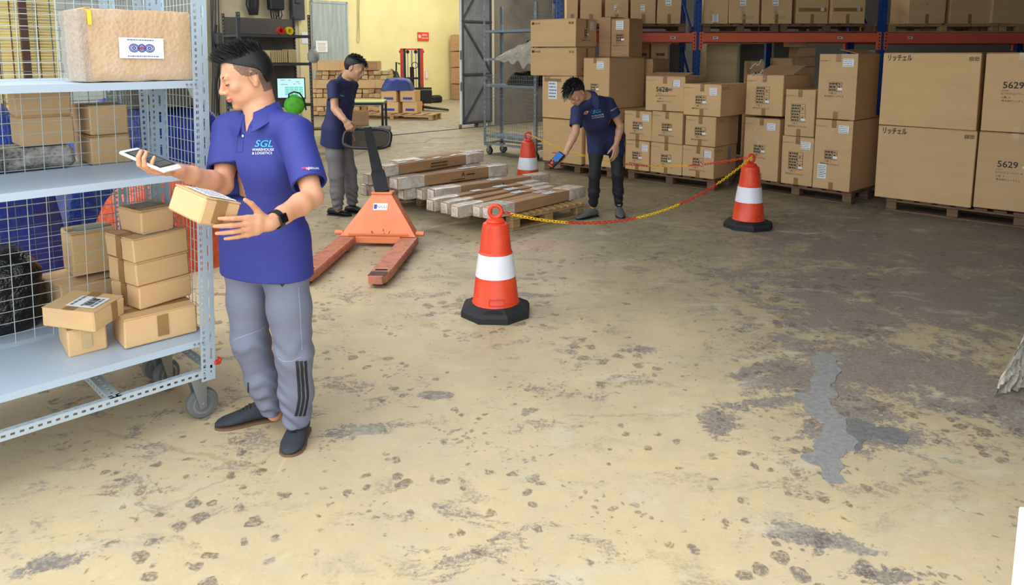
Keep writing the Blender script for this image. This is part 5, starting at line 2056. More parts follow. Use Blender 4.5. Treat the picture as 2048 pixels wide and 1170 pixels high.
q = on_shelf(579, 1, .16)
mo = thing('monitor', 'black monitor with a pale teal spreadsheet on its screen, on the shelving unit', 'monitor', q, math.radians(15))
sw_, sh_ = .42, .30
MM = Matrix.Rotation(math.radians(-6), 4, 'X') @ Matrix.Translation((0, 0, .08))
MB().box((0, 0, .15), (sw_, .035, sh_ + .03), bev=.006).build('housing', 'black', mo, M=MM)
sc_ = mat('screen_glow', S(190, 226, 226), 0.3, emit=S(170, 216, 218), estr=.75)
sc2 = mat('screen_green', S(110, 200, 180), 0.3, emit=S(96, 190, 168), estr=.7)
sc3 = mat('screen_dark', S(60, 110, 120), 0.3, emit=S(40, 100, 110), estr=.5)
o = MB().box((0, -.018, .155), (sw_ - .03, .002, sh_ - .01)).build('screen', 'screen_glow', mo, M=MM)
mb = MB()
for i in range(4):
    for j in range(4):
        mb.box((-.06 + i * .068, -.0195, .06 + j * .034), (.06, .001, .028))
mb.build('cells', 'screen_green', o)
mb = MB()
for k, (x, z, w) in enumerate(((-.12, .275, .06), (-.02, .27, .04), (.1, .25, .05), (-.1, .21, .1), (.05, .215, .03), (.12, .22, .03))):
    mb.box((x, -.0195, z), (w, .001, .008))
mb.build('printed_text', 'screen_dark', o)['kind'] = 'stuff'
MB().box((0, .05, .09), (.06, .03, .16)).box((0, .05, .008), (.24, .16, .016), bev=.005).build('stand', 'black', mo)
q = on_shelf(580, 1, .03)
bgm = thing('green_bag', 'bright green cap-shaped bag with black strap in front of the monitor', 'bag', q + Vector((.12, -.28, -.12)), math.radians(12))
mb = MB()
rings = []
for k in range(9):
    f = k / 8
    g = math.sin(PI * (.12 + .85 * f)) ** .6
    rings.append([Vector((.15 * g * math.cos(a) * (1 + .06 * math.sin(3 * a)), .07 * g * math.sin(a), .28 * f)) for a in [2 * PI * i / 18 for i in range(18)]])
mb.loft(rings)
mb.build('body', 'bag_green', bgm, smooth=60)
MB().tube([(-.1 + .02, -.02, .2), (-.07, -.02, .29), (0, -.02, .32), (.08, -.02, .3), (.14, 0, .2), (.16, 0, .05)], .012, 8).build('strap', 'black', bgm)
ORD = ['first', 'second', 'third', 'fourth', 'fifth', 'sixth', 'seventh', 'eighth', 'ninth', 'tenth', 'eleventh', 'twelfth', 'thirteenth']
for k in range(9):
    q = on_shelf(533 + k * 4.2, 2, .1)
    o = MB().box((0, 0, .095), (.024, .2, .18), bev=.003).box((0, -.101, .12), (.014, .002, .06)).build('file_box', 'cardboard_pale', None, M=Matrix.Translation(q) @ Matrix.Rotation(UA + random.uniform(-.04, .04), 4, 'Z'))
    tag(o, ORD[k] + ' slim cream file box from the left, middle shelf of the shelving unit', 'file box', 'row of file boxes on the shelving unit')
q = on_shelf(568, 2, .1)
o = carton('wider cream carton closing the file box row', q + Vector((.0, .0, 0)) + U * .08, UA, (.12, .2, .2), m='cardboard_pale', tape=None)
for px_, m, lb in ((563, 'stacker_red', 'roll of red tape on the upper shelf of the shelving unit'), (580, 'strap_yellow', 'roll of yellow tape on the upper shelf of the shelving unit')):
    q = on_shelf(px_, 3, .12)
    o = MB().lathe([(.03, -.025), (.06, -.025), (.06, .025), (.03, .025), (.03, -.025)], 20, M=Matrix.Translation(q + ZV * .06) @ Matrix.Rotation(UA, 4, 'Z') @ Matrix.Rotation(PI / 2, 4, 'X')).build('tape_roll', m, None, smooth=40)
    tag(o, lb, 'tape roll')
# things on the wall above the unit


def on_left(px_, py_, off=.06):
    r = ray(px_, py_)
    t = (VT + off) / r.dot(V)
    return Vector((0, 0, HC)) + r * t - ZV * 0 if False else Vector((0, 0, HC)) + r * t


q = on_left(551, 2, .1)
eb = thing('switch_box', 'black electrical box with cables on the wall above the shelving', 'electrical box', q, UA)
MB().box((0, 0, 0), (.27, .16, .32), bev=.02).build('housing', 'black', eb)
for k in range(6):
    x = -.1 + .04 * k
    MB().tube([(x, 0, -.15), (x + random.uniform(-.02, .02), -.02, -.25), (x + random.uniform(-.08, .12), 0, -.36), (x + random.uniform(-.1, .25), .02, -.5)], .012, 6).build('cable', 'black', eb)
o = MB()
for k in range(7):
    o.tube([on_left(497 + 3 * k, -30, .05), on_left(494 + 4 * k + random.uniform(-2, 2), 8, .08), on_left(500 + 2.4 * k, 30, .06)], .016, 6)
o = o.build('cable_bundle', 'black', None, smooth=60)
tag(o, 'thick bundle of black cables on the wall beside the electrical box', 'cables')
q = on_left(594, 12, .08)
o = MB().box((0, 0, 0), (.24, .14, .5), bev=.01).box((-.02, -.08, .1), (.1, .03, .12), bev=.01).build('meter_box', 'steel_dark', None, M=Matrix.Translation(q) @ Matrix.Rotation(UA, 4, 'Z'))
tag(o, 'dark metal meter box on the wall right of the electrical box', 'meter box')
mb = MB()
for k in range(4):
    x = 421 + 5 * k
    mb.tube([on_left(x, -20, .03), on_left(x + random.uniform(-2, 2), 60, .05), on_left(x + 3 + random.uniform(-2, 2), 140, .05), on_left(x + 2, 250, .04)], .012, 6)
o = mb.build('cable_run', 'steel_dark', None, smooth=60)
tag(o, 'grey cables running down the wall beside the trolley post', 'cables')
mb = MB().tube([on_left(432, 50, .08), on_left(428, 90, .1), on_left(440, 120, .12), on_left(432, 170, .1), on_left(436, 220, .1), on_left(444, 250, .12)], .022, 8)
o = mb.build('hose', 'black', None, smooth=60)
tag(o, "black hose hanging beside the first man's face", 'hose')
q = on_left(447, 78, .12)
o = MB().box((0, 0, 0), (.3, .18, .2), bev=.02).build('junction_box', 'steel_dark', None, M=Matrix.Translation(q) @ Matrix.Rotation(UA, 4, 'Z'))
tag(o, 'dark grey junction box on the wall behind the first man', 'junction box')
for k, (y0, y1) in enumerate(((65, 74), (76, 88))):
    q = uv(6.92, VT + .03)
    z = (P(617, (y0 + y1) / 2, 13.5)).z
    o = put('paper_notice', label_mesh(.13, .1, 'paper'), None, frame((q.x, q.y, z), U, ZV))
    tag(o, ('upper' if k == 0 else 'lower') + ' white note on the yellow pillar behind the shelving', 'notice', 'notes on the yellow pillar')
q = P(626.5, 110, 10.9)
o = MB().lathe([(0, -.12), (.05, -.115), (.085, -.07), (.085, .02), (.05, .07), (.03, .1), (.03, .13), (0, .13)], 18, M=Matrix.Translation(q)).cyl(q + ZV * .12, q + ZV * .75, .006, n=6).build('hanging_lamp', 'plastic_grey', None, smooth=50)
tag(o, 'grey bulb-shaped lamp hanging on a cord by the shelving post', 'lamp')
o['kind'] = 'thing'
# stool legs behind the second man
q = G(648, 312)
sl = thing('wooden_stool', 'low wooden stool half hidden behind the second man', 'stool', (q.x - .1, q.y + .25, 0), .3)
MB().box((0, 0, .43), (.45, .3, .03), bev=.005).build('seat', 'wood_old', sl)
for sx in (-1, 1):
    for sy in (-1, 1):
        MB().box((sx * .19, sy * .12, .21), (.035, .035, .42)).build('leg', 'wood', sl)

# ---------------------------------------------------------------- right edge
q = G(2050, 775)
o = MB().box((0, 0, .75), (.06, .06, 1.5), bev=.004).build('post', 'steel_shelf', None, M=Matrix.Translation((q.x + .035, q.y, 0)))
tag(o, 'pale steel post just entering at the right edge, film tied round it', 'post')


def sheet(u, v):
    a = 1 - v
    x = -.02 - (.13 + .09 * wob(u, .4)) * v * (1 - .85 * u) - .02 * wob(u * 2, v)
    return (x + .06 * u, -.06 - .10 * v * wob(u * 1.5, v) + .1 * u, .33 * a + .012 * wob(u, v) + .004)


crumple('plastic_film', 'crumpled clear film hanging down to the floor at the right edge', 'plastic sheet', 'film', Matrix.Translation((q.x, q.y + .02, 0)), sheet, 26, 20, .003)
q = P(2036, 1100, 1.72)
zt2 = P(2040, 1020, 1.72).z
o = MB().box((.06, 0, zt2 / 2), (.12, .03, zt2), bev=.003).build('white_panel', 'paper', None, M=Matrix.Translation((q.x + .001, 1.72, 0)))
tag(o, 'white upright panel cut off by the lower right edge', 'panel')
# ---------------------------------------------------------------- people
import openvdb
mat('skin_a', S(216, 160, 124), 0.5, sss=0.08, col2=S(206, 146, 110), vscale=14, bump=0.05, bscale=160, bdist=.002)
mat('skin_b', S(196, 148, 118), 0.5, sss=0.06, col2=S(184, 134, 104), vscale=14)
mat('lip', S(190, 112, 98), 0.45)
mat('fade', S(160, 122, 102), 0.7, col2=S(66, 54, 48), vscale=190, lo=.2, hi=.8)
mat('brow', S(46, 38, 34), 0.7)
mat('hair', S(20, 19, 22), 0.55, var=0.5, vscale=60, stretch=(1, 1, .2))
mat('eye_white', S(226, 220, 214), 0.25)
mat('eye_dark', S(30, 22, 20), 0.15)
mat('navy_a', S(43, 51, 132), 0.7, var=0.10, vscale=5, bump=0.12, bscale=420, bdist=.002)
mat('navy_b', S(34, 40, 84), 0.75, var=0.12, vscale=5)  # same polo cloth, the dimmer interior's shade put into its colour
mat('cyan_print', S(44, 170, 226), 0.5)
mat('white_print', S(226, 228, 240), 0.5)
mat('red_print', S(214, 54, 84), 0.5)
mat('trouser_grey', S(112, 116, 136), 0.6, var=0.10, vscale=5, bump=0.08, bscale=300, bdist=.002)
mat('trouser_dim', S(118, 114, 116), 0.75, var=0.12, vscale=5)
mat('trouser_black', S(26, 26, 30), 0.75)
mat('stripe_black', S(28, 29, 34), 0.65)
mat('seam_grey', S(150, 156, 176), 0.6)
mat('shoe_dark', S(52, 54, 62), 0.8, var=0.25, vscale=16, bump=0.15, bscale=160, bdist=.003)
mat('shoe_grey', S(96, 94, 92), 0.8, var=0.2, vscale=16)
mat('sole_tan', S(112, 84, 62), 0.7)
mat('sole_dark', S(40, 40, 42), 0.7)
mat('button', S(214, 220, 236), 0.3)


def smin(a, b, k):
    h = np.clip(.5 + .5 * (a - b) / k, 0, 1)
    return a * (1 - h) + b * h - k * h * (1 - h)


class Sdf:
    def __init__(s, lo, hi, h):
        s.lo = np.array(lo, float)
        s.h = h
        s.n = np.ceil((np.array(hi) - s.lo) / h).astype(int) + 1
        s.D = np.full(s.n, 1.0, np.float32)

    def twin(s):
        o = Sdf.__new__(Sdf)
        o.lo, o.h, o.n = s.lo, s.h, s.n
        o.D = np.full(s.n, 1.0, np.float32)
        return o

    def sub(s, lo, hi):
        a = np.clip(np.floor((np.array(lo) - s.lo) / s.h).astype(int), 0, s.n)
        b = np.clip(np.ceil((np.array(hi) - s.lo) / s.h).astype(int) + 1, 0, s.n)
        sl = tuple(slice(i, j) for i, j in zip(a, b))
        g = [(np.arange(i, j) * s.h + s.lo[k]).astype(np.float32) for k, (i, j) in enumerate(zip(a, b))]
        return sl, g[0][:, None, None], g[1][None, :, None], g[2][None, None, :]

    def op(s, sl, d, k, mode):
        if mode == '+':
            s.D[sl] = smin(s.D[sl], d, k)
        else:
            s.D[sl] = -smin(-s.D[sl], d, k)

    def ell(s, c, r, R=None, k=.015, mode='+'):
        c = Vector(c)
        m = max(r) + .03 + k
        sl, X, Y, Z = s.sub([q - m for q in c], [q + m for q in c])
        R = R or Matrix.Identity(3)
        q = []
        for i in range(3):
            a = R.col[i]
            q.append(((X - c.x) * a.x + (Y - c.y) * a.y + (Z - c.z) * a.z) / r[i])
        k0 = np.sqrt(q[0] ** 2 + q[1] ** 2 + q[2] ** 2) + 1e-6
        k1 = np.sqrt((q[0] / r[0]) ** 2 + (q[1] / r[1]) ** 2 + (q[2] / r[2]) ** 2) + 1e-6
        s.op(sl, k0 * (k0 - 1) / k1, k, mode)

    def cone(s, a, b, r0, r1, xd=None, k=.015, mode='+', capf=1.0):
        """tapering limb; r0, r1 radii or (along xd, across) pairs"""
        a, b = Vector(a), Vector(b)
        if not isinstance(r0, tuple):
            r0 = (r0, r0)
        if not isinstance(r1, tuple):
            r1 = (r1, r1)
        m = max(r0 + r1) * max(1, capf) + .03 + k
        sl, X, Y, Z = s.sub([min(p, q) - m for p, q in zip(a, b)], [max(p, q) + m for p, q in zip(a, b)])
        d = b - a
        L = d.length
        d.normalize()
        xd = Vector(xd) if xd is not None else (Vector((0, 0, 1)) if abs(d.z) < .8 else Vector((1, 0, 0)))
        x = (xd - d * xd.dot(d)).normalized()
        y = d.cross(x)
        px_, py_, pz_ = X - a.x, Y - a.y, Z - a.z
        t = px_ * d.x + py_ * d.y + pz_ * d.z
        lx = px_ * x.x + py_ * x.y + pz_ * x.z
        ly = px_ * y.x + py_ * y.y + pz_ * y.z
        f = np.clip(t / L, 0, 1)
        ex = t - f * L
        rx = r0[0] + (r1[0] - r0[0]) * f
        ry = r0[1] + (r1[1] - r0[1]) * f
        rm = np.minimum(rx, ry)
        rz = rm * capf
        q = np.sqrt((lx / rx) ** 2 + (ly / ry) ** 2 + (ex / rz) ** 2)
        s.op(sl, (q - 1) * rm, k, mode)

    def chain(s, pts, rs, xd=None, k=.015):
        for i in range(len(pts) - 1):
            s.cone(pts[i], pts[i + 1], rs[i], rs[i + 1], xd, k)

    def cut(s, p, n):                                 # keep the side n points to
        p, n = Vector(p), Vector(n).normalized()
        sl, X, Y, Z = s.sub(s.lo, s.lo + s.n * s.h)
        np.maximum(s.D, -((X - p.x) * n.x + (Y - p.y) * n.y + (Z - p.z) * n.z), out=s.D)

    def wave(s, fn):
        sl, X, Y, Z = s.sub(s.lo, s.lo + s.n * s.h)
        m = np.abs(s.D) < .035
        I = np.nonzero(m)
        s.D[m] += fn(X[I[0], 0, 0], Y[0, I[1], 0], Z[0, 0, I[2]]).astype(np.float32)

    def mesh(s, name, m, smooth=0):
        D = np.clip(s.D, -.03, .03).astype(np.float32)
        g = openvdb.FloatGrid(.03)
        g.copyFromArray(D)
        g.transform = openvdb.createLinearTransform(voxelSize=s.h)
        p, q = g.convertToQuads(isovalue=0.0)
        p = p + s.lo
        me = bpy.data.meshes.new(name)
        me.vertices.add(len(p))
        me.vertices.foreach_set('co', p.astype(np.float32).ravel())
        me.loops.add(q.size)
        me.loops.foreach_set('vertex_index', q.astype(np.int32).ravel())
        me.polygons.add(len(q))
        me.polygons.foreach_set('loop_start', np.arange(0, q.size, 4, dtype=np.int32))
        me.polygons.foreach_set('use_smooth', np.ones(len(q), bool))
        for mm in (m if isinstance(m, (list, tuple)) else [m]):
            me.materials.append(MATS[mm])
        me.update(calc_edges=True)
        me.validate()
        return me


def basis(f, up=(0, 0, 1)):                           # columns: right, forward, up of someone looking along f
    f = Vector(f).normalized()
    r = f.cross(Vector(up)).normalized()
    return Matrix((r, f, r.cross(f))).transposed()


def head_sdf(s, H, R, k=1.0):
    def w(x, y, z):
        return H + R @ Vector((x * k, y * k, z * k))

    def E(c, r, kk=.015, mode='+', RR=None):
        s.ell(w(*c), [q * k for q in r], R if RR is None else R @ RR, kk, mode)
    E((0, -.014, .036), (.075, .094, .080))
    E((0, .034, -.022), (.060, .056, .080), .03)
    E((0, .026, -.074), (.056, .053, .038), .03)
    for sx in (-1, 1):
        E((sx * .044, -.002, -.058), (.024, .040, .042), .03)
        E((sx * .043, .060, -.020), (.021, .017, .017), .02)
    E((0, .070, -.100), (.022, .016, .016), .02)
    s.cone(w(-.036, .078, .020), w(.036, .078, .020), .010 * k, .010 * k, k=.02)
    for sx in (-1, 1):
        E((sx * .033, .104, .000), (.019, .017, .012), .012, '-')
    for sx in (-1, 1):
        E((sx * .033, .0765, .001), (.0165, .0125, .0105), .004)
    s.cone(w(0, .084, .016), w(0, .106, -.028), .0075 * k, .0105 * k, k=.012)
    E((0, .106, -.033), (.011, .010, .009), .008)
    for sx in (-1, 1):
        E((sx * .0135, .095, -.036), (.009, .011, .0085), .006)
    E((0, .088, -.052), (.016, .008, .012), .012)
    E((0, .0925, -.0610), (.023, .0085, .0052), .005)
    E((0, .0910, -.0715), (.020, .0085, .0065), .004)
    E((0, .1005, -.0662), (.021, .0035, .0010), .0025, '-')
    E((0, .096, -.0845), (.016, .008, .006), .012, '-')
    for sx in (-1, 1):
        tilt = Matrix.Rotation(sx * math.radians(-18), 3, 'Z') @ Matrix.Rotation(math.radians(-10), 3, 'X')
        E((sx * .079, -.012, -.004), (.0085, .019, .033), .008, '+', tilt)
        E((sx * .088, -.006, .004), (.008, .0105, .019), .006, '-', tilt)
        E((sx * .083, -.009, -.031), (.006, .010, .010), .006, '+')


def hand_sdf(s, wr, fd, th, curl, k=1.0, spread=.06, thumb=(.55, .75, .25), tcurl=(.2, .3), sep=None, left=False):
    """wr wrist; fd finger direction; th direction of the thumb side; the palm faces th x fd"""
    y = Vector(fd).normalized()
    x = Vector(th)
    x = (x - y * x.dot(y)).normalized()
    z = x.cross(y) * (-1 if left else 1)

    def w(a, b, c):
        return wr + (x * a + y * b + z * c) * k
    B = .010
    s.cone(w(0, -.01, 0), w(.002, .045, .0), (.026 * k, .019 * k), (.034 * k, .0165 * k), x, k=B)
    s.cone(w(.002, .045, 0), w(.001, .082, .0), (.035 * k, .0155 * k), (.038 * k, .0125 * k), x, k=B)
    kn = [(.031, .091, 0), (.0105, .096, -.002), (-.0105, .092, -.001), (-.030, .082, .001)]
    ph = [(.043, .026, .021), (.048, .030, .022), (.045, .028, .022), (.035, .021, .019)]
    rad = [(.0098, .0088, .0078, .0066), (.0100, .0090, .0080, .0067), (.0096, .0086, .0076, .0064), (.0086, .0077, .0068, .0058)]
    tips = []
    for i in range(4):
        p = w(*kn[i])
        sp = spread * (1.5 - i) if sep is None else sep[i]
        d0 = (y * math.cos(sp) + x * math.sin(sp)).normalized()
        ang = 0
        prev = w(kn[i][0] * .8, .05, 0)
        s.cone(prev, p, rad[i][0] * k, rad[i][0] * k * 1.05, k=.006)
        c = curl[i] if isinstance(curl[0], (tuple, list)) else curl
        for j in range(3):
            ang += c[j]
            d = d0 * math.cos(ang) + z * math.sin(ang)
            q = p + d * ph[i][j] * k
            s.cone(p, q, rad[i][j] * k, rad[i][j + 1] * k, k=.0025)
            p = q
        tips.append(p)
    t0 = w(.020, .022, .006)
    d = (x * thumb[0] + y * thumb[1] + z * thumb[2]).normalized()
    p = t0
    # the thumb closes towards the fingers and the palm
    for j, (L, ra, rb) in enumerate(((.044, .0155, .0115), (.034, .0112, .0098), (.027, .0098, .0075))):
        q = p + d * L * k
        s.cone(p, q, ra * k, rb * k, k=.008 if j == 0 else .003)
        p = q
        if j < 2:
            ax_ = y * .8 + z * .6
            d = (d * math.cos(tcurl[j]) + (ax_ - d * ax_.dot(d)).normalized() * math.sin(tcurl[j])).normalized()
    tips.append(p)
    return tips


def ring_band(mb, c, n, r, w, th, seg=28, e=None):
    """a strap round an axis n"""
    n = Vector(n).normalized()
    x = Vector(e) if e is not None else n.cross(ZV)
    x = (x - n * x.dot(n)).normalized()
    y = n.cross(x)
    rx, ry = r if isinstance(r, tuple) else (r, r)
    rings = []
    for k in range(seg):
        a = 2 * PI * k / seg
        o = x * math.cos(a) * rx + y * math.sin(a) * ry
        u = o.normalized()
        rings.append([c + o - n * w / 2, c + o + u * th - n * w / 2, c + o + u * th + n * w / 2, c + o + n * w / 2])
    mb.loft(rings, closed=True)


def bvh_of(o):
    me = o.data
    return BVHTree.FromPolygons([v.co for v in me.vertices], [p.vertices for p in me.polygons])


def cast(bvh, px_, py_):                              # the surface point seen at a picture position
    r = ray(px_, py_).normalized()
    h = bvh.ray_cast(Vector((0, 0, HC)), r)
    return h[0], h[1]


def decal(name, body, m, bvh, M, parent, size, off=.002, shear=0.0, spacing=1.0, bold=0.0):
    """flat lettering pressed onto a surface; M: frame whose -z ray hits it"""
    me0 = text_mesh(body, m, spacing=spacing, shear=shear, offset=bold)
    me = me0.copy()
    z = -(M.to_3x3().col[2])
    for v in me.vertices:
        p = M @ Vector((v.co.x * size[0], v.co.y * size[1], .15))
        h = bvh.ray_cast(p, z, .4)
        v.co = (h[0] - z * off) if h[0] is not None else (M @ Vector((v.co.x * size[0], v.co.y * size[1], 0)))
    return put(name, me, parent)


def ribbon(name, m, bvh, pts, w, parent, off=.0015, side=None, sub=8):
    """a strip of width w laid on a surface through the given points"""
    P_ = []
    for a, b in zip(pts[:-1], pts[1:]):
        for k in range(sub):
            P_.append(a.lerp(b, k / sub))
    P_.append(pts[-1])
    vs, fs = [], []
    for i, p in enumerate(P_):
        t = (P_[min(i + 1, len(P_) - 1)] - P_[max(i - 1, 0)]).normalized()
        h = bvh.find_nearest(p)
        n = h[1]
        sd = t.cross(n).normalized()
        for q in (-1, -.33, .33, 1):
            hh = bvh.find_nearest(h[0] + sd * w / 2 * q)
            vs.append(hh[0] + n * off)
    for i in range(len(P_) - 1):
        for j in range(3):
            a = i * 4 + j
            fs.append((a, a + 1, a + 5, a + 4))
    mb = MB()
    mb.add(vs, fs)
    return mb.build(name, m, parent, smooth=60)


def shoe(parent, heel, toe, m, sole, h=.085, w=.05, laces=True, open_at=None):
    heel, toe = Vector(heel), Vector(toe)
    d = toe - heel
    L = d.length
    f = d.normalized()
    r = f.cross(ZV)
    M = Matrix((r, f, ZV)).transposed().to_4x4()
    M.translation = heel
    secs = [(0, .55, .058), (.03, .72, .072), (.10, .80, .080), (.22, .80, .086), (.36, .80, .090), (.48, .88, .078), (.60, .98, .062), (.74, 1.0, .050), (.87, .86, .042), (.95, .62, .034), (1.0, .30, .022)]
    rings = []
    for y, ww, hh in secs:
        hh *= h / .09
        ring = []
        for k in range(18):
            a = 2 * PI * k / 18
            c, s_ = math.cos(a), math.sin(a)
            x = w * ww * math.copysign(abs(c) ** .7, c) * (1 - .22 * max(0, s_))
            z = .014 + (hh - .014) * (.5 + .5 * math.copysign(abs(s_) ** .75, s_))
            ring.append(M @ Vector((x, y * L, z)))
        rings.append(ring)
    o = MB().loft(rings[::-1]).build('shoe', m, parent, smooth=60)
    rings = []
    for y, ww, hh in secs:
        ring = [M @ Vector((x * w * ww * 1.08 + 0, min(max(y, -.01), 1) * L * 1.012 - .002, z)) for x, z in ((-1, .0), (1, .0), (1, .011), (-1, .011))]
        rings.append(ring)
    MB().loft(rings[::-1]).build('sole', sole, o)
    if laces:
        mb = MB()
        for k in range(4):
            y = .44 + .055 * k
            hh = (.084 - .0085 * k) * h / .09 + .003
            mb.tube([M @ Vector((-.022, y * L, hh - .008)), M @ Vector((0, y * L, hh + .001)), M @ Vector((.022, (y + .012) * L, hh - .008))], .0032, 5)
        mb.build('laces', 'black', o, smooth=60)
    return o


def hair_spikes(H, R, k, fn, n, seed, m='hair'):
    r = random.Random(seed)
    mb = MB()
    for i in range(n):
        b, d, L, rad = fn(r)
        p = [H + R @ (Vector(b) * k)]
        d = Vector(d).normalized()
        for j in range(1, 4):
            bend = Vector((0, .25 * j / 3, -.12 * j * j / 9))
            p.append(H + R @ ((Vector(b) + (d + bend * .5) * L * j / 3) * k))
        mb.tube(p, [rad * k, rad * .9 * k, rad * .6 * k, rad * .12 * k], 5)
    return mb


def clothes_wave(amp, seed, freq=1.0):
    r = random.Random(seed)
    W = [(Vector((r.uniform(-1, 1), r.uniform(-1, 1), r.uniform(-.7, .7))).normalized(), r.uniform(14, 30) * freq, r.uniform(0, 6)) for _ in range(5)]
    V2 = [(Vector((r.uniform(-1, 1), r.uniform(-1, 1), r.uniform(-1, 1))).normalized(), r.uniform(5, 11) * freq, r.uniform(0, 6)) for _ in range(5)]

    def fn(X, Y, Z):
        o = 0
        for (d, f, p), (e, g, q) in zip(W, V2):
            o = o + np.sin((X * d.x + Y * d.y + Z * d.z) * f + p + 1.6 * np.sin((X * e.x + Y * e.y + Z * e.z) * g + q))
        return amp * o / 2.5
    return fn


def face_slots(me, H, R, k, fade=True, lip=1, fd=2):
    Ri = R.transposed()
    n = len(me.polygons)
    c = np.empty(n * 3, np.float32)
    me.polygons.foreach_get('center', c)
    c = c.reshape(n, 3) - np.array(H)
    L = c @ np.array(R) / k
    idx = np.zeros(n, np.int32)
    x, y, z = L[:, 0], L[:, 1], L[:, 2]
    lips = (np.abs(x) < .023) & (y > .082) & (z < -.0565 - np.abs(x) * .10) & (z > -.0775 + np.abs(x) * .22)
    idx[lips] = lip
    if fade:
        f = (np.sqrt(x * x + y * y + z * z) < .14) & (z > -.075) & (y < .050) & (((y < -.034) & (z > -.07)) | ((z > .006 + .35 * np.maximum(0, y)) & (y < .044 - .5 * np.maximum(0, .05 - z)))) & (np.abs(x) < .084)
        idx[f] = fd
    me.polygons.foreach_set('material_index', idx)


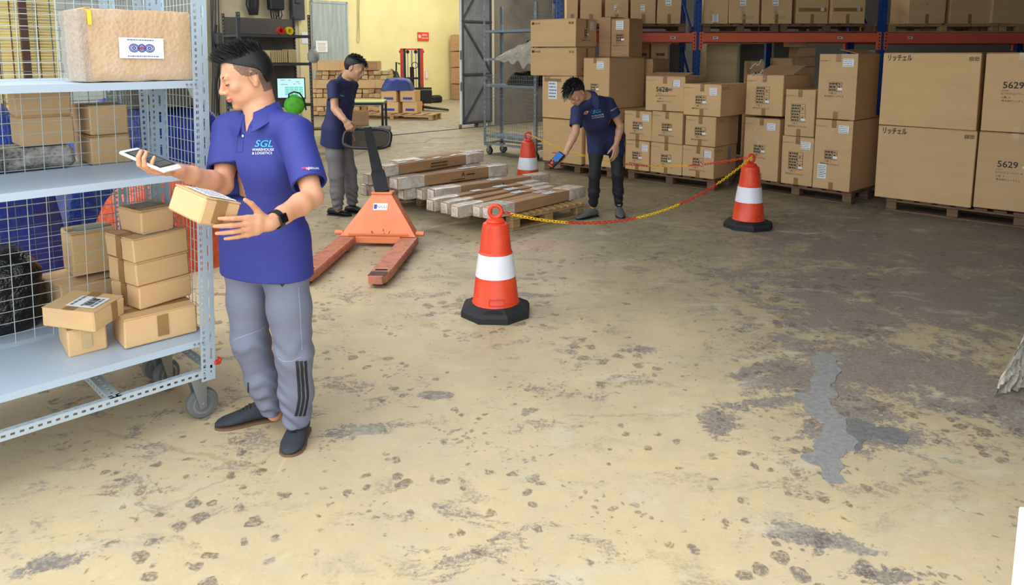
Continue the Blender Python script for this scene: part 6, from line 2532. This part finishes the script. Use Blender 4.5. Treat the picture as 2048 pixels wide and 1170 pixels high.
def person(label, H, RH, kh, neck, sh, pelv, hips, knees, ankles, elbows, wrists, lat, fwd, hands, shoes, h=.0035, skin='skin_a', shirt='navy_a', trous='trouser_grey',
           hem=.70, seed=1, sleeve=(.74, .74), fade=True, arm=1.0, wave=.0022, up=None, tw=1.0, build=1.0, vneck=False, cuffz=.075, legw=1.0):
    """sh, hips, knees...: (right, left) pairs of world points"""
    t = thing('person', label, 'person', (pelv.x, pelv.y, 0))
    T0 = Matrix.Translation((-pelv.x, -pelv.y, 0))

    def done(name, me, parent=None):
        me.transform(T0)
        return put(name, me, parent or t)
    allp = list(sh) + list(hips) + list(knees) + list(ankles) + list(elbows) + list(wrists) + [H, neck]
    lo = [min(p[i] for p in allp) - .24 for i in range(3)]
    hi = [max(p[i] for p in allp) + .24 for i in range(3)]
    lo[2] = .02
    s = Sdf(lo, hi, h)
    head_sdf(s, H, RH, kh)
    nb = H + RH @ Vector((0, -.028, -.055)) * kh
    s.cone(nb, neck, .054 * kh, .060 * kh, k=.02)
    mid = (sh[0] + sh[1]) / 2
    s.cone(mid.lerp(pelv, .12), mid.lerp(pelv, .40), (.09, .045), (.10, .07), lat, k=.03)
    s.cone(neck, mid.lerp(pelv, .12), .046, (.08, .045), lat, k=.03)
    s.cone(mid.lerp(pelv, .40), pelv, (.11, .075), (.11, .08), lat, k=.03)
    if vneck:
        s.cone(neck + Vector(fwd) * .02, mid + Vector(fwd) * .036 - ZV * .03, .050, .046, k=.03)
    for i in (0, 1):
        s.cone(mid.lerp(sh[i], .3) - ZV * .05, sh[i] - ZV * .014, .026, .040 * arm, k=.02)
        s.chain([sh[i], sh[i].lerp(elbows[i], .5), elbows[i]], [.049 * arm, .046 * arm, .039 * arm], k=.02)
        e, w = elbows[i], wrists[i]
        s.chain([e, e.lerp(w, .3), e.lerp(w, .7), w], [.040 * arm, .043 * arm, .034 * arm, (.027 * arm)], k=.015)
        hand_sdf(s, w, **hands[i])
        s.chain([hips[i], knees[i]], [.06, .045], k=.03)
        s.chain([knees[i], ankles[i]], [.045, .034], k=.03)
        s.cone(pelv, hips[i], .09, .065, k=.03)
    me = s.mesh('body', [skin, 'lip', 'fade'])
    face_slots(me, H, RH, kh, fade)
    body = done('body', me)
    del s
    # eyes: dark line of lashes, brow
    for sx in (-1, 1):
        def w(x, y, z):
            return T0 @ (H + RH @ (Vector((sx * x, y, z)) * kh))
        MB().tube([w(.019, .0835, -.0035), w(.026, .0885, -.0062), w(.034, .0893, -.0068), w(.042, .0865, -.0055), w(.048, .080, -.003)], [.0012, .0021, .0023, .0020, .001], 6).build('eye_line', 'eye_dark', body)
        MB().loft([[w(x, y + dy, z + dz) for dy, dz in ((.002, -hh), (.004, 0), (.002, hh), (-.004, 0))] for x, y, z, hh in ((.016, .0865, .0195, .0022), (.026, .0885, .0235, .0034), (.038, .0835, .0260, .0034), (.049, .071, .0225, .0014))]).build('eyebrow', 'brow', body, smooth=60)
    # shirt
    s = Sdf(lo, hi, max(h, .004))
    b_ = build
    up_ = (mid - pelv).normalized() if up is None else up
    hemp = pelv + up_ * ((hem - pelv.z) / max(up_.z, .3))
    c1 = hemp.lerp(mid, .33)
    c2 = hemp.lerp(mid, .72)
    s.cone(hemp - up_ * .04, c1, (.192 * b_, .150 * b_), (.182 * b_, .140 * b_), lat, k=.03, capf=.3)
    s.cone(c1, c2, (.182 * b_, .140 * b_), (.180 * b_, .122 * b_), lat, k=.03)
    s.cone(c2, mid - up_ * .02, (.180 * b_, .122 * b_), (.150 * b_, .088 * b_), lat, k=.03)
    na = (nb - neck).normalized()
    s.cone(neck - na * .05, neck + na * .012, .082, .066, k=.03, capf=.3)
    s.ell(c2 + Vector(fwd) * .045 * b_, (.13 * b_, .07 * b_, .12), basis(fwd), k=.04)
    for i in (0, 1):
        s.cone(neck - ZV * .035, sh[i] + ZV * .005, .062, .060 * arm, k=.03)
        e = sh[i].lerp(elbows[i], sleeve[i] + .05)
        ax_ = (elbows[i] - sh[i]).normalized()
        s.cone(sh[i], e, (.070 * arm, .066 * arm), (.074 * arm * tw, .070 * arm * tw), lat, k=.03, capf=.4)
    for i in (0, 1):
        s.cone(hips[i] + up_ * .06, hips[i].lerp(knees[i], .35), .100 * b_, .098 * b_, k=.06)
    s.wave(clothes_wave(wave, seed))
    for i in (0, 1):
        # trim and hollow the sleeve's mouth
        ax_ = (elbows[i] - sh[i]).normalized()
        pe = sh[i].lerp(elbows[i], sleeve[i])
        m = .11
        sl, X, Y, Z = s.sub([q - m for q in pe], [q + m for q in pe])
        dd = (X - pe.x) * ax_.x + (Y - pe.y) * ax_.y + (Z - pe.z) * ax_.z
        rad = np.sqrt(np.maximum((X - pe.x) ** 2 + (Y - pe.y) ** 2 + (Z - pe.z) ** 2 - dd ** 2, 0))
        near = rad < .10
        sub_ = s.D[sl]
        sub_ = np.where(near & (dd > -.002), np.maximum(sub_, dd), sub_)
        sub_ = np.where(near & (dd > -.035), np.maximum(sub_, .060 * arm - rad), sub_)
        s.D[sl] = sub_
    s.cut(hemp, up_)
    s.cone(neck - na * (.004 if up_.z > .9 else -.012), neck + na * .12, .058 if up_.z > .9 else .046, .066, k=.004, mode='-')
    if vneck:
        s.cone(neck + Vector(fwd) * .080 + ZV * .015, neck + Vector(fwd) * .112 - ZV * .066, (.036, .05), (.004, .05), lat, k=.004, mode='-', capf=.3)
    me = s.mesh('shirt', shirt)
    so = done('shirt', me)
    sb = bvh_of(so)
    del s
    # collar
    mb = MB()
    N_ = 36
    f_ = Vector(fwd)
    f_ = (f_ - na * f_.dot(na)).normalized()
    r_ = na.cross(f_)
    for lay in (0, 1):
        rings = []
        for k in range(N_ + 1):
            a = math.radians(20) + (2 * PI - math.radians(40)) * k / N_
            ca, sa = math.cos(a), math.sin(a)
            fr = .5 + .5 * ca                         # 1 in front, 0 behind
            out_ = f_ * ca + r_ * sa
            base = neck + f_ * .006 + out_ * (.066 + .008 * fr) + na * (-.004 - .040 * fr * fr)
            top = neck + f_ * .002 + out_ * (.0655 + .004 * fr) + na * (.034 - .040 * fr * fr)
            fall = base + out_ * (.020 + .020 * fr * fr) - na * (.014 + .034 * fr ** 3)
            if lay == 0:
                rings.append([base - out_ * .002, base + out_ * .002, top + out_ * .002, top - out_ * .002])
            else:
                rings.append([fall, fall + out_ * .004 + na * .002, top + out_ * .008, top + out_ * .001])
        mb.loft([[T0 @ p for p in r__] for r__ in rings])
    mb.build('collar', shirt, so, smooth=70)
    # trousers
    s = Sdf([lo[0], lo[1], .03], [hi[0], hi[1], hem + .25], max(h, .004))
    s.cone(pelv - ZV * .02, pelv + up_ * .12, (.160 * b_, .115 * b_), (.15 * b_, .11 * b_), lat, k=.03)
    for i in (0, 1):
        hp_ = hips[i]
        s.chain([hp_, hp_.lerp(knees[i], .5), knees[i], knees[i].lerp(ankles[i], .5), ankles[i].lerp(knees[i], .12)], [.088 * legw, .086 * legw, .074 * legw, .068 * legw, .056 * legw], k=.03)
        s.cone(pelv - ZV * .03, hp_ - ZV * .06, .09, .086 * legw, k=.04)
    wv = clothes_wave(.0028, seed + 50)

    def tf(X, Y, Z):
        lowz = np.clip((.36 - Z) / .26, 0, 1)
        kz = np.clip(1 - np.abs(Z - .43) / .10, 0, 1)
        g = np.sin(X * 31 + Y * 23 + Z * 8)
        return wv(X, Y, Z) + .0095 * lowz * np.sin(Z * 92 + 26 * X - 14 * Y + 2.2 * g) * (.55 + .45 * np.sin(X * 38 - Y * 29 + 1)) + .004 * kz * np.sin(Z * 70 + 30 * (X - Y) + 2 * g)
    s.wave(tf)
    s.cut((0, 0, cuffz), (0, 0, 1))
    if up_.z > .9:
        s.cut(hemp + up_ * .03, -up_)
    me = s.mesh('trousers', trous)
    to = done('trousers', me)
    del s
    for hl, te, kw in shoes:
        shoe(t, T0 @ Vector(hl), T0 @ Vector(te), **kw)
    return dict(t=t, T0=T0, body=body, shirt=so, trousers=to, sb=sb)


def w3(p, z):
    return Vector((p[0], p[1], z))


# ---- the man in front, reading a phone, a parcel in the crook of his left hand
H1 = Vector((-1.090, 2.945, 1.560))
fa = math.radians(213)
R1 = basis((math.cos(fa), math.sin(fa), -.29), (math.cos(fa) * .29, math.sin(fa) * .29, 1))
lat1 = Vector((.91, -.42, 0)).normalized()
fwd1 = Vector((-.42, -.91, 0)).normalized()
BOX_M, BOX_S = None, None
BB = Vector((-1.0006, 2.30, 1.188))                   # the parcel's near top corner and its edges
bx_, by_, bz_ = Vector((.593, .744, -.308)), Vector((-.761, .643, .09)), Vector((.265, .181, .947))
BS = (.131, .22, .091)
bn = -by_
Cc = BB + bx_ * .22 - bz_ * .05
wl1 = Cc + bx_ * .022 + bn * .024
fdl = (-bx_ * .95 - bz_ * .26).normalized()
wr1 = P(354, 341, 2.63)
m1 = person('man in a blue polo and grey track pants reading a phone, holding a parcel', H1, R1, 1.03,
            Vector((-1.035, 2.955, 1.415)), (Vector((-1.198, 3.015, 1.345)), Vector((-.878, 2.870, 1.345))), Vector((-1.045, 2.955, .86)),
            (Vector((-1.135, 2.985, .80)), Vector((-.955, 2.915, .80))), (Vector((-1.125, 2.945, .42)), Vector((-.915, 2.865, .40))), (Vector((-1.055, 3.00, .07)), Vector((-.925, 2.90, .06))),
            (Vector((-1.175, 2.865, 1.125)), Vector((-.758, 2.675, 1.115))), (wr1, wl1), lat1, fwd1,
            (dict(fd=(-.55, -.80, .10), th=(-.80, .55, .10), curl=(.55, .85, .5), spread=.03, thumb=(.75, .45, .42), tcurl=(.05, .1)),
             dict(fd=fdl, th=bz_, curl=(.06, .14, .12), spread=.05, thumb=(.74, .62, -.10), tcurl=(.05, .3), left=True)),
            [(G(556, 834), G(430, 857), dict(m='shoe_dark', sole='sole_tan', h=.088, w=.047)), (G(606, 858), G(577, 915), dict(m='shoe_dark', sole='sole_tan', h=.088, w=.050))],
            hem=.735, seed=3, arm=.97, vneck=True, sleeve=(.74, .82), wave=.0036, legw=1.02)
t1, sb1 = m1['t'], m1['sb']
T0 = m1['T0']
Ti = T0.inverted()


def on(m, px_, py_):                                  # picture position to a point of a garment (in the person's own frame)
    r = ray(px_, py_).normalized()
    b = m
    h = b.ray_cast(T0 @ Vector((0, 0, HC)), r)
    return h[0], h[1]


def chest_frame(px_, py_, tilt=0.0, tw=0.0):
    p, n = on(sb1, px_, py_)
    n = (n + (-ray(px_, py_).normalized()) * .6).normalized()
    x = ZV.cross(n).normalized()
    M = frame(p, x, n.cross(x)) @ Matrix.Rotation(tilt, 4, 'Z')
    return M


for px_, py_, txt, mm, sx, sy, sh in ((527, 288, 'SGL', 'cyan_print', .044, .038, .25), (526, 299.5, 'WAREHOUSE', 'white_print', .0145, .0150, 0), (524, 306.5, '& LOGISTICS', 'white_print', .0140, .0145, 0)):
    decal('shirt_logo' if txt == 'SGL' else 'printed_text', txt, mm, sb1, chest_frame(px_, py_, -.03), m1['shirt'], (sx, sy), .0025, sh, 1.0, .012 if txt == 'SGL' else .004)
decal('printed_text', 'sotgl', 'red_print', sb1, chest_frame(611, 336, -.02), m1['shirt'], (.0145, .019), .004)
decal('printed_text', 'logistics.com', 'white_print', sb1, chest_frame(625, 336.5, -.02), m1['shirt'], (.0095, .018), .004)
for q in ((486.5, 272),):
    p, n = on(sb1, *q)
    M = frame(p + n * .002, n.orthogonal(), n.cross(n.orthogonal()))
    MB().lathe([(0, 0), (.005, 0), (.0055, .001), (.004, .0022), (0, .0018)], 12, M=M).build('button', 'button', m1['shirt'], smooth=60)
for xx in (473, 485):
    ribbon('placket_seam', 'navy_b', sb1, [on(sb1, xx + 3, 264)[0], on(sb1, xx + 2, 278)[0], on(sb1, xx, 304)[0]], .0016, m1['shirt'], .001)
ribbon('placket_seam', 'navy_b', sb1, [on(sb1, 473, 304)[0], on(sb1, 485, 304)[0]], .0016, m1['shirt'], .001)
tb1 = bvh_of(m1['trousers'])
for k in range(3):
    pts = [on(tb1, 566 + k * 8 + dx, y)[0] for y, dx in ((722, 28), (745, 30), (770, 32), (795, 33), (815, 30), (832, 26))]
    pts = [p for p in pts if p is not None]
    ribbon('side_stripe', 'stripe_black', tb1, pts, .0125, m1['trousers'], .0022)
for k in range(2):
    pts = [on(tb1, 497 - k * 3, y)[0] for y in (765, 775, 785, 795)]
    pts = [p for p in pts if p is not None]
    if len(pts) > 2:
        ribbon('side_stripe', 'stripe_black', tb1, pts, .007, m1['trousers'], .0022)
for pts in (((468, 680), (490, 671), (512, 663), (532, 652)), ((556, 716), (568, 723), (584, 722), (601, 714)), ((540, 640), (545, 680), (548, 720), (549, 755)), ((597, 575), (600, 620), (602, 665), (604, 700))):
    pp = [on(tb1, *q)[0] for q in pts]
    pp = [p for p in pp if p is not None]
    if len(pp) > 2:
        ribbon('seam', 'seam_grey', tb1, pp, .0025, m1['trousers'], .0012)
pp = [on(tb1, x, y) for x, y in ((558, 566), (571, 566), (565, 574))]
if all(q[0] is not None for q in pp):
    MB().add([q[0] + q[1] * .003 for q in pp], [(0, 1, 2)]).build('trouser_emblem', 'stripe_black', m1['trousers'])
# hair: short faded sides, the top brushed up and forward
s = Sdf([H1[i] - .17 for i in range(3)], [H1[i] + .17 for i in range(3)], .003)
kh = 1.03


def hw(x, y, z):
    return H1 + R1 @ (Vector((x, y, z)) * kh)


s.ell(hw(0, -.012, .046), [.0775 * kh, .096 * kh, .082 * kh], R1)
s.cut(hw(0, 0, .044), R1 @ Vector((0, -.55, 1)))
s2 = s.twin()
s2.ell(hw(0, -.030, .018), [.0775 * kh, .083 * kh, .078 * kh], R1)
s2.cut(hw(0, -.052, 0), R1 @ Vector((0, -1, .25)))
s2.cut(hw(0, 0, -.052), R1 @ Vector((0, .2, 1)))
s.D = smin(s.D, s2.D, .02)
me = s.mesh('hair', 'hair')
me.transform(T0)
hair = put('hair', me, t1)
H1l = T0 @ H1


def spike(r):
    a = r.uniform(0, 2 * PI)
    q = math.sqrt(r.random())
    x, y = .066 * q * math.cos(a), -.010 + .084 * q * math.sin(a)
    z = .046 + .080 * math.sqrt(max(0, 1 - (x / .078) ** 2 - ((y + .012) / .097) ** 2))
    front = max(0, y / .07)
    return (x, y, z - .008), (x * 5 + r.uniform(-.25, .25), .25 + front * .9 + r.uniform(-.25, .25), 1.0), r.uniform(.024, .046) + .008 * front, r.uniform(.0022, .0036)


hair_spikes(H1l, R1, kh, spike, 900, 5).build('hair_tufts', 'hair', hair, smooth=60)
# watch
ax_ = (Vector((-.742, 2.675, 1.115)) - wl1).normalized()
wc = wl1 + ax_ * .035
mb = MB()
ring_band(mb, T0 @ wc, ax_, (.0315, .0315), .020, .003)
wt = mb.build('wristwatch', 'black', t1, smooth=60)
vd = (Vector((0, 0, HC)) - wc)
vd = (vd - ax_ * vd.dot(ax_)).normalized()
vd = (vd * .8 + (ZV - ax_ * ax_.z).normalized() * -.1 + Vector((1, 0, 0)) * .5)
vd = (vd - ax_ * vd.dot(ax_)).normalized()
MB().box((0, 0, 0), (.034, .036, .009), frame(T0 @ (wc + vd * .036), ax_.cross(vd), ax_), bev=.003).build('watch_case', 'black_gloss', wt)
# the parcel he holds
Mx = Matrix((bx_, by_, bz_)).transposed().to_4x4()
Mx.translation = BB + bx_ * BS[0] / 2 + by_ * BS[1] / 2 - bz_ * BS[2]
pc = carton('small carton held against his palm by the man in blue, waybill on its lid', Mx.translation, 0, BS, group=None, tilt=Mx.to_3x3().to_4x4(), jit=.001, tape=None)
sticker(pc, BS, 'top', .07, .10, .10, .16, 'paper', 'waybill', lines=5)
sticker(pc, BS, 'front', .06, .05, .04, .08, 'tape', 'tape')
# the phone he reads
pa, pb = P(241, 302, 2.60), P(344, 346, 2.49)
pL = (pb - pa)
pw = (pL.normalized())
pn_ = Vector((.05, -.10, 1))
pn_ = (pn_ - pw * pn_.dot(pw)).normalized()
pv = pn_.cross(pw)
M = Matrix((pw, pv, pn_)).transposed().to_4x4()
M.translation = (pa + pb) / 2 + pv * .022 - pw * .006
ph = thing('phone', 'white-cased phone held out flat by the man in blue', 'phone', M=M)
LL = pL.length * .88
MB().box((0, 0, 0), (LL, .078, .013), bev=.005).build('case', 'paper', ph)
o = MB().box((0, 0, .0068), (LL * .80, .068, .0012)).build('screen', 'black_gloss', ph)
mb = MB()
for k in range(4):
    mb.box((-LL * .36 + LL * .72 * (k + .5) / 4, 0, .0078), (LL * .16, .052, .0006))
mb.build('screen_tiles', 'steel_dark', o)
MB().tube(ring_pts((LL * .45, 0, .0066), .007, (1, 0, 0), (0, 1, 0), 14), .0008, 4, closed=True).build('home_button', 'zinc', ph)

# ---- the man at the pallet jack
latB, fwdB = Vector((.30, .95, 0)).normalized(), Vector((.95, -.30, 0)).normalized()
H2 = P(709, 136, 7.22)
R2 = basis((.92, -.10, -.42), (.35, 0, .95))
bar = P(702, 258, 6.86)
fd2 = Vector((.50, .0, -.86)).normalized()
w2 = bar - fd2 * .098 - Vector((0, .026, 0))
m2 = person('man in a navy polo and grey trousers leaning over the pallet jack handle', H2, R2, 1.0, P(691, 160, 7.25),
            (Vector((-1.765, 7.09, 1.345)), Vector((-1.65, 7.42, 1.35))), Vector((-1.795, 7.28, .88)), (Vector((-1.815, 7.19, .84)), Vector((-1.775, 7.36, .84))),
            (Vector((-1.785, 7.18, .44)), Vector((-1.70, 7.38, .44))), (Vector((-1.79, 7.21, .08)), Vector((-1.68, 7.40, .08))),
            (Vector((-1.735, 6.99, 1.13)), Vector((-1.74, 7.46, 1.09))), (w2, Vector((-1.72, 7.46, .86))), latB, fwdB,
            (dict(fd=fd2, th=(.86, 0, .5), curl=(1.0, 1.25, .8), spread=.02, thumb=(.5, .75, .6), tcurl=(.3, .5)), dict(fd=(.1, 0, -1), th=(1, 0, .1), curl=(.3, .4, .3), left=True)),
            [(G(657, 429), G(702, 433), dict(m='black', sole='sole_dark', h=.085, w=.046, laces=False)), (w3((-1.76, 7.40), 0), w3((-1.49, 7.34), 0), dict(m='black', sole='sole_dark', h=.085, w=.046, laces=False))],
            h=.0045, skin='skin_b', shirt='navy_b', trous='trouser_dim', hem=.735, seed=12, sleeve=(.62, .62), arm=.92, wave=.003, fade=False, build=.93, legw=.98)
m3H = P(1151, 184, 6.86)
R3 = basis((-.50, -.42, -.74), (-.45, -.40, .62))
pal = Vector((-.25, -.72, .62)).normalized()
fd3 = Vector((-.68, -.30, -.66))
fd3 = (fd3 - pal * fd3.dot(pal)).normalized()
w3_ = P(1131, 306, 6.76)
lat3 = Vector((.83, .50, .0)).normalized()
fwd3 = Vector((-.50, -.72, -.35)).normalized()
m3 = person('young man in a navy polo and black trousers bending to scan long cartons', m3H, R3, 1.0, Vector((.742, 6.96, 1.235)),
            (Vector((.632, 6.92, 1.125)), Vector((.948, 7.10, 1.185))), Vector((.968, 7.33, .85)), (Vector((.875, 7.30, .82)), Vector((1.065, 7.33, .82))),
            (Vector((.842, 7.22, .43)), Vector((1.085, 7.25, .43))), (Vector((.845, 7.31, .08)), Vector((1.115, 7.33, .08))),
            (P(1151, 264, 6.82), Vector((1.09, 7.15, .945))), (w3_, P(1233, 287, 7.08)), lat3, fwd3,
            (dict(fd=fd3, th=fd3.cross(pal), curl=(.35, .8, .6), spread=.02, thumb=(.75, .6, .4), tcurl=(.2, .4)), dict(fd=(-.08, -.12, -1), th=(-.8, -.6, .0), curl=(.25, .35, .25), spread=.04, left=True)),
            [(G(1194, 432), G(1153, 440), dict(m='shoe_grey', sole='sole_dark', h=.085, w=.046, laces=False)), (w3((1.125, 7.38), 0), w3((1.105, 7.10), 0), dict(m='shoe_grey', sole='sole_dark', h=.085, w=.047, laces=False))],
            h=.0045, skin='skin_b', shirt='navy_b', trous='trouser_black', hem=.745, seed=22, sleeve=(.74, .56), arm=.9, wave=.003, fade=False, build=.93, legw=.80)


def short_hair(m, H, R, n, seed, fringe=.02, kh=1.0):
    T = m['T0']
    s = Sdf([H[i] - .17 for i in range(3)], [H[i] + .17 for i in range(3)], .0045)

    def hw(x, y, z):
        return H + R @ (Vector((x, y, z)) * kh)
    s.ell(hw(0, -.014, .046), [.083, .101, .086], R)
    s.cut(hw(0, 0, .036), R @ Vector((0, -.75, 1)))
    s2 = s.twin()
    s2.ell(hw(0, -.026, .022), [.082, .090, .090], R)
    s2.cut(hw(0, -.018, 0), R @ Vector((0, -1, .35)))
    s2.cut(hw(0, 0, -.062), R @ Vector((0, .2, 1)))
    s.D = smin(s.D, s2.D, .02)
    s.wave(clothes_wave(.003, seed, 3))
    me = s.mesh('hair', 'hair')
    me.transform(T)
    o = put('hair', me, m['t'])

    def sp(r):
        a = r.uniform(0, 2 * PI)
        q = math.sqrt(r.random())
        x, y = .078 * q * math.cos(a), -.012 + .098 * q * math.sin(a)
        z = .046 + .082 * math.sqrt(max(0, 1 - (x / .084) ** 2 - ((y + .014) / .102) ** 2))
        front = max(0, y / .07)
        return (x, y, z - .006), (x * 9, .2 + front * 1.1 + r.uniform(-.4, .4), .8 - front * 1.0), r.uniform(.02, .034) + fringe * front, r.uniform(.004, .006)
    hair_spikes(T @ H, R, kh, sp, n, seed).build('hair_tufts', 'hair', o, smooth=60)


short_hair(m2, H2, R2, 260, 8, .012)
short_hair(m3, m3H, R3, 380, 9, .034)


def chest_decal(m, px_, py_, txt, mm, size, tilt, shear=0.0, name='printed_text', bold=0.0):
    b = m['sb']
    r = ray(px_, py_).normalized()
    p, n, _, _ = b.ray_cast(m['T0'] @ Vector((0, 0, HC)), r)
    if p is None:
        return
    n = (n - r * .8).normalized()
    x = ZV.cross(n).normalized()
    decal(name, txt, mm, b, frame(p, x, n.cross(x)) @ Matrix.Rotation(tilt, 4, 'Z'), m['shirt'], size, .004, shear, 1.0, bold)


chest_decal(m3, 1194, 223, 'SGL', 'cyan_print', (.056, .052), .12, .25, 'shirt_logo', .012)
chest_decal(m3, 1195, 230.5, 'WAREHOUSE', 'white_print', (.021, .02), .12)
chest_decal(m3, 1196, 234.5, '& LOGISTICS', 'white_print', (.021, .018), .12)
chest_decal(m3, 1228, 218, 'logistics.com', 'white_print', (.016, .018), .45)
chest_decal(m2, 682, 191, 'logistics', 'white_print', (.02, .014), -.2)
p = m3['sb'].ray_cast(m3['T0'] @ Vector((0, 0, HC)), ray(1175, 223).normalized())
if p[0] is not None:
    MB().lathe([(0, 0), (.008, 0), (.007, .003), (0, .003)], 10, M=frame(p[0], p[1].orthogonal(), p[1].cross(p[1].orthogonal()))).build('button', 'button', m3['shirt'])
tb3 = bvh_of(m3['trousers'])
pp = [tb3.ray_cast(m3['T0'] @ Vector((0, 0, HC)), ray(x, y).normalized())[0] for x, y in ((1250.5, 320), (1251, 345), (1252, 370), (1252, 395), (1251, 412))]
pp = [q for q in pp if q is not None]
if len(pp) > 2:
    ribbon('side_stripe', 'white_print', tb3, pp, .012, m3['trousers'], .003)
# the scanner in his hand
cS = w3_ + fd3 * .115 + pal * .036
sx_ = fd3.cross(pal)
M = Matrix((sx_, fd3, pal)).transposed().to_4x4()
M.translation = cS
sc_ = thing('handheld_scanner', 'black handheld scanner with a blue screen in the bending young man\'s hand', 'scanner', M=M)
MB().box((0, 0, 0), (.082, .165, .030), bev=.008).build('body', 'black', sc_)
mat('screen_blue', S(60, 100, 160), .2, emit=S(50, 96, 160), estr=.35)
o = MB().box((0, -.02, .0155), (.064, .095, .002)).build('screen', 'screen_blue', sc_)
MB().cyl((0, .06, .0145), (0, .06, .019), .014, n=14).build('scan_button', 'sign_red', sc_)
MB().box((0, .085, 0), (.05, .012, .018), bev=.003).build('scan_window', 'sign_red', sc_)
